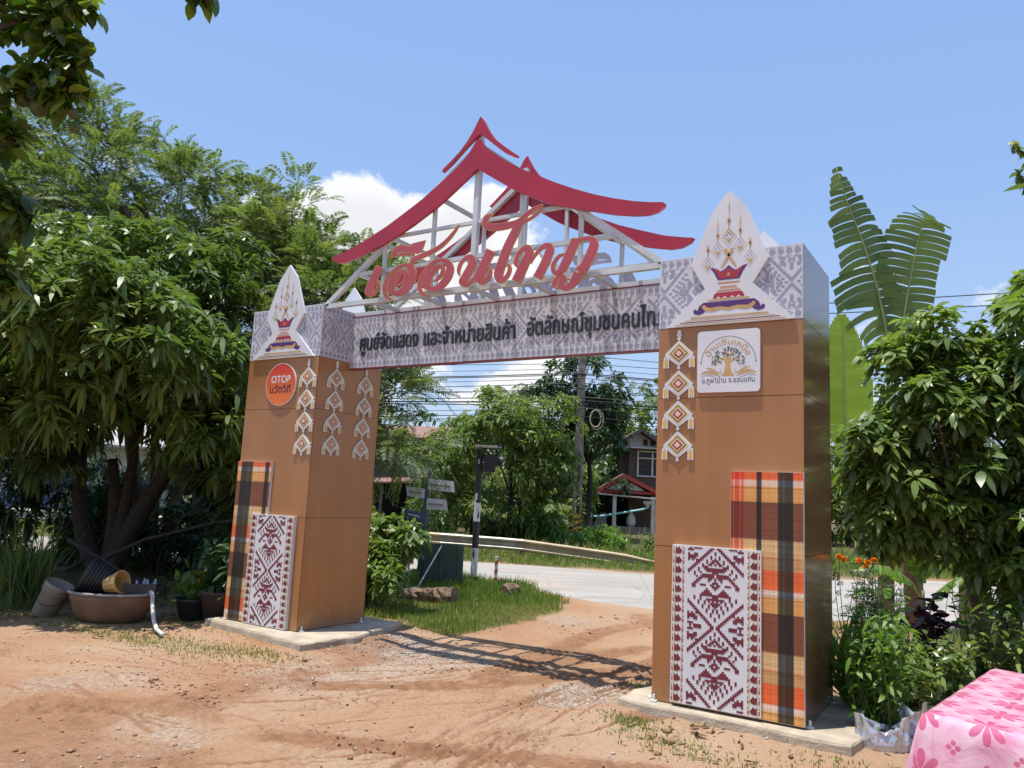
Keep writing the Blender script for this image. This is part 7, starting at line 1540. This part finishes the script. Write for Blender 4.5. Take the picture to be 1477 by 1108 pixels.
# ------------------------------------------------------------------ planting right of the gate
mat('stem_green', (.10,.14,.045), (.07,.10,.035), 8, .6)
def stemmy(name, label, x, y, h, sp, ns, lm, L, W, seed, per=16, cat='plant', group=None, droop=.4, spread=1.0, mode='blade'):
    r = np.random.default_rng(seed); g = empty(name, (x, y, 0)); tag(g, label, cat, group); mb = MB(); Lv = Leaves(seed+1); tips = []
    for i in range(ns):
        a = r.random()*6.28; q = sp*math.sqrt(r.random()); top = Vector((q*math.cos(a), q*math.sin(a), h*r.uniform(.7,1.05))); p = limb_path((r.normal(0,.04), r.normal(0,.04), -.03), top, r, .06, 6); mb.tube(p, list(np.linspace(.006,.0025,6)), 5)
        pp = np.array([tuple(v) for v in p]); t = np.linspace(.12, 1, per)*5; c = np.stack([np.interp(t, range(6), pp[:, k]) for k in range(3)], 1); n = len(c); tips.append(top)
        if mode == 'fern': Lv.fronds(c, nrm(r.normal(0,1,(n,3))*np.array([1,1,.4])+np.array([0,0,.4])), L*r.uniform(.7,1.3,n), 6, L*.32, W, .25)
        else: Lv.blades(c, nrm(r.normal(0,1,(n,3))*np.array([1,1,.5])+np.array([0,0,.35])), L*r.uniform(.6,1.25,n), W*r.uniform(.7,1.2,n), droop)
    mb.build('stems', 'stem_green', g); Lv.build('foliage', lm, g); return g, tips
def flowers(g, tips, k, seed):
    r = np.random.default_rng(seed)
    for i in range(k):
        t = tips[i % len(tips)]; f = Leaves(seed+i); n = 60; d = nrm(r.normal(0,1,(n,3))+np.array([0,0,.3])); f.blades(np.tile([t.x, t.y, t.z+.02], (n,1)), d, .034, .02, .1); f.build('flower', 'petal_orange', g)
g, tp = stemmy('marigold_plant', 'tall lacy marigold with orange blooms close to the glossy pillar side', 6.33,1.65,1.18,.22,16,'leaf_dark',.10,.014,701,14,mode='fern',group='marigolds by the gate'); flowers(g, sorted(tp, key=lambda t: -t.z), 5, 7011)
g, tp = stemmy('marigold_plant', 'lacy marigold bush with one orange bloom behind the strap leaved plant', 6.42,2.35,1.05,.28,18,'leaf_dark',.10,.014,711,14,mode='fern',group='marigolds by the gate'); flowers(g, sorted(tp, key=lambda t: -t.z), 1, 7111)
def strap(name, label, x, y, n, h, seed, lm='leaf_bright'):
    g = empty(name, (x, y, 0)); tag(g, label, 'plant'); Lv = Leaves(seed); r = np.random.default_rng(seed); a = r.random(n)*6.28; le = np.abs(r.normal(.6,.3,n)); P = np.column_stack([r.normal(0,.08,n), r.normal(0,.08,n), r.uniform(.0,.35,n)])
    Lv.blades(P, np.column_stack([np.cos(a)*le, np.sin(a)*le, np.ones(n)]), h*r.uniform(.6,1.1,n), .045, r.uniform(.2,.55,n), prof=(0,.9,1,.7,0), cup=.1); Lv.build('foliage', lm, g)
strap('strap_leaf_plant', 'bright yellow green strap leaved plant beside the gate slab', 6.40,1.05,150,.62,721)
stemmy('chili_plant', 'bright green chili plant growing from a silver bag', 6.62,.42,.86,.26,40,'leaf_bright',.085,.036,731,34,droop=.6)
stemmy('leafy_herb', 'broad leaved green herb among the marigolds', 6.55,1.75,.95,.22,12,'leaf_bright',.13,.08,741,9)
stemmy('purple_plant', 'dark purple leaved plant at the foot of the banana sapling', 6.74,3.0,.78,.18,15,'leaf_purple',.15,.10,751,11)
stemmy('shade_shrub', 'dark green shrub in the shade left of the table', 6.95,2.1,.55,.3,22,'leaf_glossy',.11,.045,761,16,group='shrubs in the shade')
stemmy('shade_shrub', 'taller dark shrub behind the far end of the table', 7.5,2.6,.85,.42,30,'leaf_glossy',.13,.05,771,16,group='shrubs in the shade')
stemmy('shade_shrub', 'dark shrub at the right edge behind the table', 8.0,2.2,.9,.4,26,'leaf_dark',.13,.05,781,16,group='shrubs in the shade')
stemmy('shade_shrub', 'small light green shrub under the glossy tree', 7.15,3.9,.95,.35,22,'leaf_bright',.12,.06,791,10,group='shrubs in the shade')
stemmy('shade_shrub', 'leafy low shrub between the bags and the purple plant', 6.72,1.35,.5,.25,18,'leaf_glossy',.12,.05,801,14,group='shrubs in the shade')
stemmy('shade_shrub', 'dark shrub behind the banana sapling', 7.3,5.2,1.0,.5,26,'leaf_dark',.14,.05,811,14,group='shrubs in the shade')
def bag(x, y, rx, h, seed, label, rz=0.0):
    r = np.random.default_rng(seed); mb = MB(); n = 22; V = []
    for k, (q, z) in enumerate(((0.01,.0),(.85,.0),(1.05,.12),(1.08,.38),(.98,.72),(1.0,1.0),(.82,.92),(.78,.6),(.0,.55))):
        for j in range(n): a = 6.283*j/n; w = q*rx*(1+.10*math.sin(3*a+seed)+(r.normal(0,.055) if 0 < k < 7 else 0)); V.append((w*math.cos(a)*1.25, w*math.sin(a)*.85, h*z*(1+(.22*math.sin(2*a+seed*2)+r.normal(0,.06) if k in (5,6) else 0))))
    mb.add(V, [(k*n+j, k*n+(j+1) % n, (k+1)*n+(j+1) % n, (k+1)*n+j) for k in range(8) for j in range(n)]); o = mb.build('silver_bag', 'silver_bag', smooth=False); o.location = (x, y, 0); o.rotation_euler = (0,0,rz)
    tag(o, label, 'planter bag', 'silver planter bags'); 
    s = MB(); s.lathe([(rx*.8,h*.58),(rx*.4,h*.66),(0,h*.64)], 14, sx=1.2, sy=.8); s.build('soil', 'pot_soil', o)
bag(6.66,.20,.135,.20,1,'crumpled silver planter bag holding the chili plant',.5); bag(6.80,.62,.12,.24,2,'silver planter bag behind the chili plant',1.2); bag(6.86,.38,.09,.12,4,'small silver planter bag nearest the pink table',.2)
def pebble_rock(x, y, s, label):
    mb = MB(); r = np.random.default_rng(int(x*10)); q = [(s*math.sin(t), s*.6*math.cos(t)) for t in np.linspace(.05,3.09,7)]; mb.lathe(q, 10); mb.v = [(a*(1+r.normal(0,.08)), b*(1+r.normal(0,.08)), c*(1+r.normal(0,.08))) for a,b,c in mb.v]; o = mb.build('rock', 'concrete_slab', smooth=True); o.location = (x,y,s*.3); tag(o, label, 'rock')
pebble_rock(6.62,1.05,.10,'small pale rock between the slab and the plants')
# ------------------------------------------------------------------ table under a pink vinyl cloth
def cloth_mat():
    m = bpy.data.materials.new('vinyl_cloth'); m.use_nodes = True; MATS['vinyl_cloth'] = m; N = m.node_tree.nodes; Lk = m.node_tree.links; b = N['Principled BSDF']; b.inputs['Roughness'].default_value = .28; b.inputs['Specular IOR Level'].default_value = .5
    uv = N.new('ShaderNodeUVMap'); uv.uv_map = 'UVMap'
    def mth(op, a, b_=None):
        n = N.new('ShaderNodeMath'); n.operation = op
        for i, v in enumerate((a, b_)):
            if v is None: continue
            if isinstance(v, (int, float)): n.inputs[i].default_value = v
            else: Lk.new(v, n.inputs[i])
        return n.outputs[0]
    sp = N.new('ShaderNodeSeparateXYZ'); Lk.new(uv.outputs[0], sp.inputs[0])
    def flower_mask(ox, oy, cell, R, k):
        x = mth('SUBTRACT', mth('FRACT', mth('ADD', mth('DIVIDE', sp.outputs['X'], cell), ox)), .5); y = mth('SUBTRACT', mth('FRACT', mth('ADD', mth('DIVIDE', sp.outputs['Y'], cell), oy)), .5)
        rr_ = mth('SQRT', mth('ADD', mth('MULTIPLY', x, x), mth('MULTIPLY', y, y))); th = mth('ARCTAN2', y, x)
        lobe = mth('ABSOLUTE', mth('COSINE', mth('MULTIPLY', th, k/2)))
        edge = mth('MULTIPLY', mth('POWER', lobe, .55), R/cell)
        inside = mth('LESS_THAN', rr_, edge); notc = mth('GREATER_THAN', lobe, .30); nc = mth('GREATER_THAN', rr_, .03)
        return mth('MULTIPLY', mth('MULTIPLY', inside, notc), nc)
    f1 = flower_mask(.5, .42, .26, .095, 8); f2 = flower_mask(0., .92, .26, .03, 4)
    lx = mth('ABSOLUTE', mth('SUBTRACT', mth('FRACT', mth('ADD', mth('DIVIDE', sp.outputs['X'], .065), .5)), .5)); ly = mth('ABSOLUTE', mth('SUBTRACT', mth('FRACT', mth('ADD', mth('DIVIDE', sp.outputs['Y'], .26), .42)), .5))
    dia = mth('LESS_THAN', mth('ADD', lx, mth('MULTIPLY', ly, 4)), .26); dia2 = mth('MULTIPLY', dia, mth('GREATER_THAN', mth('ABSOLUTE', mth('SUBTRACT', mth('FRACT', mth('DIVIDE', sp.outputs['X'], .26)), .5)), .30))
    mk = mth('MINIMUM', mth('ADD', mth('ADD', f1, f2), dia2), 1.0)
    n = N.new('ShaderNodeTexNoise'); n.inputs['Scale'].default_value = 7; n.inputs['Detail'].default_value = 4; Lk.new(uv.outputs[0], n.inputs[0])
    r = N.new('ShaderNodeValToRGB'); r.color_ramp.elements[0].position = .35; r.color_ramp.elements[0].color = (.64,.25,.36,1); r.color_ramp.elements[1].position = .68; r.color_ramp.elements[1].color = (.72,.47,.54,1); Lk.new(n.outputs['Fac'], r.inputs[0])
    mx = N.new('ShaderNodeMix'); mx.data_type = 'RGBA'; Lk.new(mth('MULTIPLY', mk, .85), mx.inputs['Factor']); Lk.new(r.outputs[0], mx.inputs['A']); mx.inputs['B'].default_value = (.54,.08,.18,1); Lk.new(mx.outputs['Result'], b.inputs['Base Color'])
    # packing creases in a grid and soft wrinkles
    def crease(o_, cell): return mth('POWER', mth('SUBTRACT', 1.0, mth('MINIMUM', mth('MULTIPLY', mth('ABSOLUTE', mth('SUBTRACT', mth('FRACT', mth('ADD', mth('DIVIDE', o_, cell), .37)), .5)), 24), 1.0)), 2)
    wn = N.new('ShaderNodeTexNoise'); wn.inputs['Scale'].default_value = 5; wn.inputs['Detail'].default_value = 3; wn.inputs['Distortion'].default_value = 1.2; Lk.new(uv.outputs[0], wn.inputs[0])
    hsum = mth('ADD', mth('ADD', crease(sp.outputs['X'], .37), crease(sp.outputs['Y'], .31)), mth('MULTIPLY', wn.outputs['Fac'], 3.0))
    bpn = N.new('ShaderNodeBump'); bpn.inputs['Strength'].default_value = .6; bpn.inputs['Distance'].default_value = .006; Lk.new(hsum, bpn.inputs['Height']); Lk.new(bpn.outputs[0], b.inputs['Normal'])
cloth_mat()
def table():
    A = np.array([7.10,-1.90]); U = np.array([.93,-.36]); U /= np.hypot(*U); Vv = np.array([.155,.988]); Wd, Ld, H_ = 1.15, 1.49, .75
    g = empty('folding_table', (7.10,-1.90,0)); tag(g, 'folding table hidden under the pink floral cloth', 'table')
    P = lambda a, b_, z: (A[0]*0+U[0]*a+Vv[0]*b_, U[1]*a+Vv[1]*b_, z)
    m = MB(); m.add([P(.01,.01,H_-.03),P(Wd-.01,.01,H_-.03),P(Wd-.01,Ld-.01,H_-.03),P(.01,Ld-.01,H_-.03),P(.01,.01,H_-.006),P(Wd-.01,.01,H_-.006),P(Wd-.01,Ld-.01,H_-.006),P(.01,Ld-.01,H_-.006)], [(0,1,2,3),(7,6,5,4),(0,4,5,1),(1,5,6,2),(2,6,7,3),(3,7,4,0)]); m.build('table_top', 'wall_white', g)
    for a, b_ in ((.1,.12),(Wd-.1,.12),(.1,Ld-.12),(Wd-.1,Ld-.12)): q = P(a,b_,0); m = MB(); m.tube([(q[0],q[1],0),(q[0],q[1],H_-.03)], .016, 8); m.build('leg', 'galv', g)
    # cloth: one sheet laid over the top and falling at the sides with soft folds
    drop = .62; na, nb = 64, 80; a_ = np.linspace(-drop, Wd+drop, na); b2 = np.linspace(-drop, Ld+drop, nb); V = []; UV = []
    r = np.random.default_rng(12)
    for bb in b2:
        for aa in a_:
            oa = max(0, -aa) + max(0, aa-Wd); ob = max(0, -bb) + max(0, bb-Ld); ca = min(max(aa, 0), Wd); cb = min(max(bb, 0), Ld)
            dz = math.hypot(oa, ob) if (oa > 0 and ob > 0) else max(oa, ob); sa = -1 if aa < 0 else 1; sb = -1 if bb < 0 else 1
            fl = min(dz/.05, 1)*.012 + .10*dz
            fa = .014*math.sin(cb*17+1.3)*min(dz/.3, 1) if oa > 0 else 0; fb = .014*math.sin(ca*15+.4)*min(dz/.3, 1) if ob > 0 else 0
            ka = oa/(oa+ob+1e-9); kb = ob/(oa+ob+1e-9)
            pa = ca + sa*(fl+fa)*(1 if oa > 0 else 0)*(.4+.9*ka); pb = cb + sb*(fl+fb)*(1 if ob > 0 else 0)*(.4+.9*kb)
            z = H_ + .0015*math.sin(aa*9)*math.sin(bb*7) - dz
            if oa > 0 and ob > 0: pa += sa*.05*min(oa, ob)/drop*2; pb += sb*.05*min(oa, ob)/drop*2
            V.append(P(pa, pb, max(z, .02))); UV.append((aa, bb))
    F = [(j*na+i, j*na+i+1, (j+1)*na+i+1, (j+1)*na+i) for j in range(nb-1) for i in range(na-1)]
    o = npmesh('tablecloth', np.array(V)+np.array([7.10,-1.90,0]), [np.array(F)], 'vinyl_cloth', smooth=True); uvl = o.data.uv_layers.new(name='UVMap')
    vi = np.zeros(len(o.data.loops), np.int32); o.data.loops.foreach_get('vertex_index', vi); uvl.data.foreach_set('uv', np.array(UV, np.float32)[vi].reshape(-1))
    tag(o, 'glossy pink tablecloth with red eight petal flowers draped over the corner table', 'tablecloth')
table()
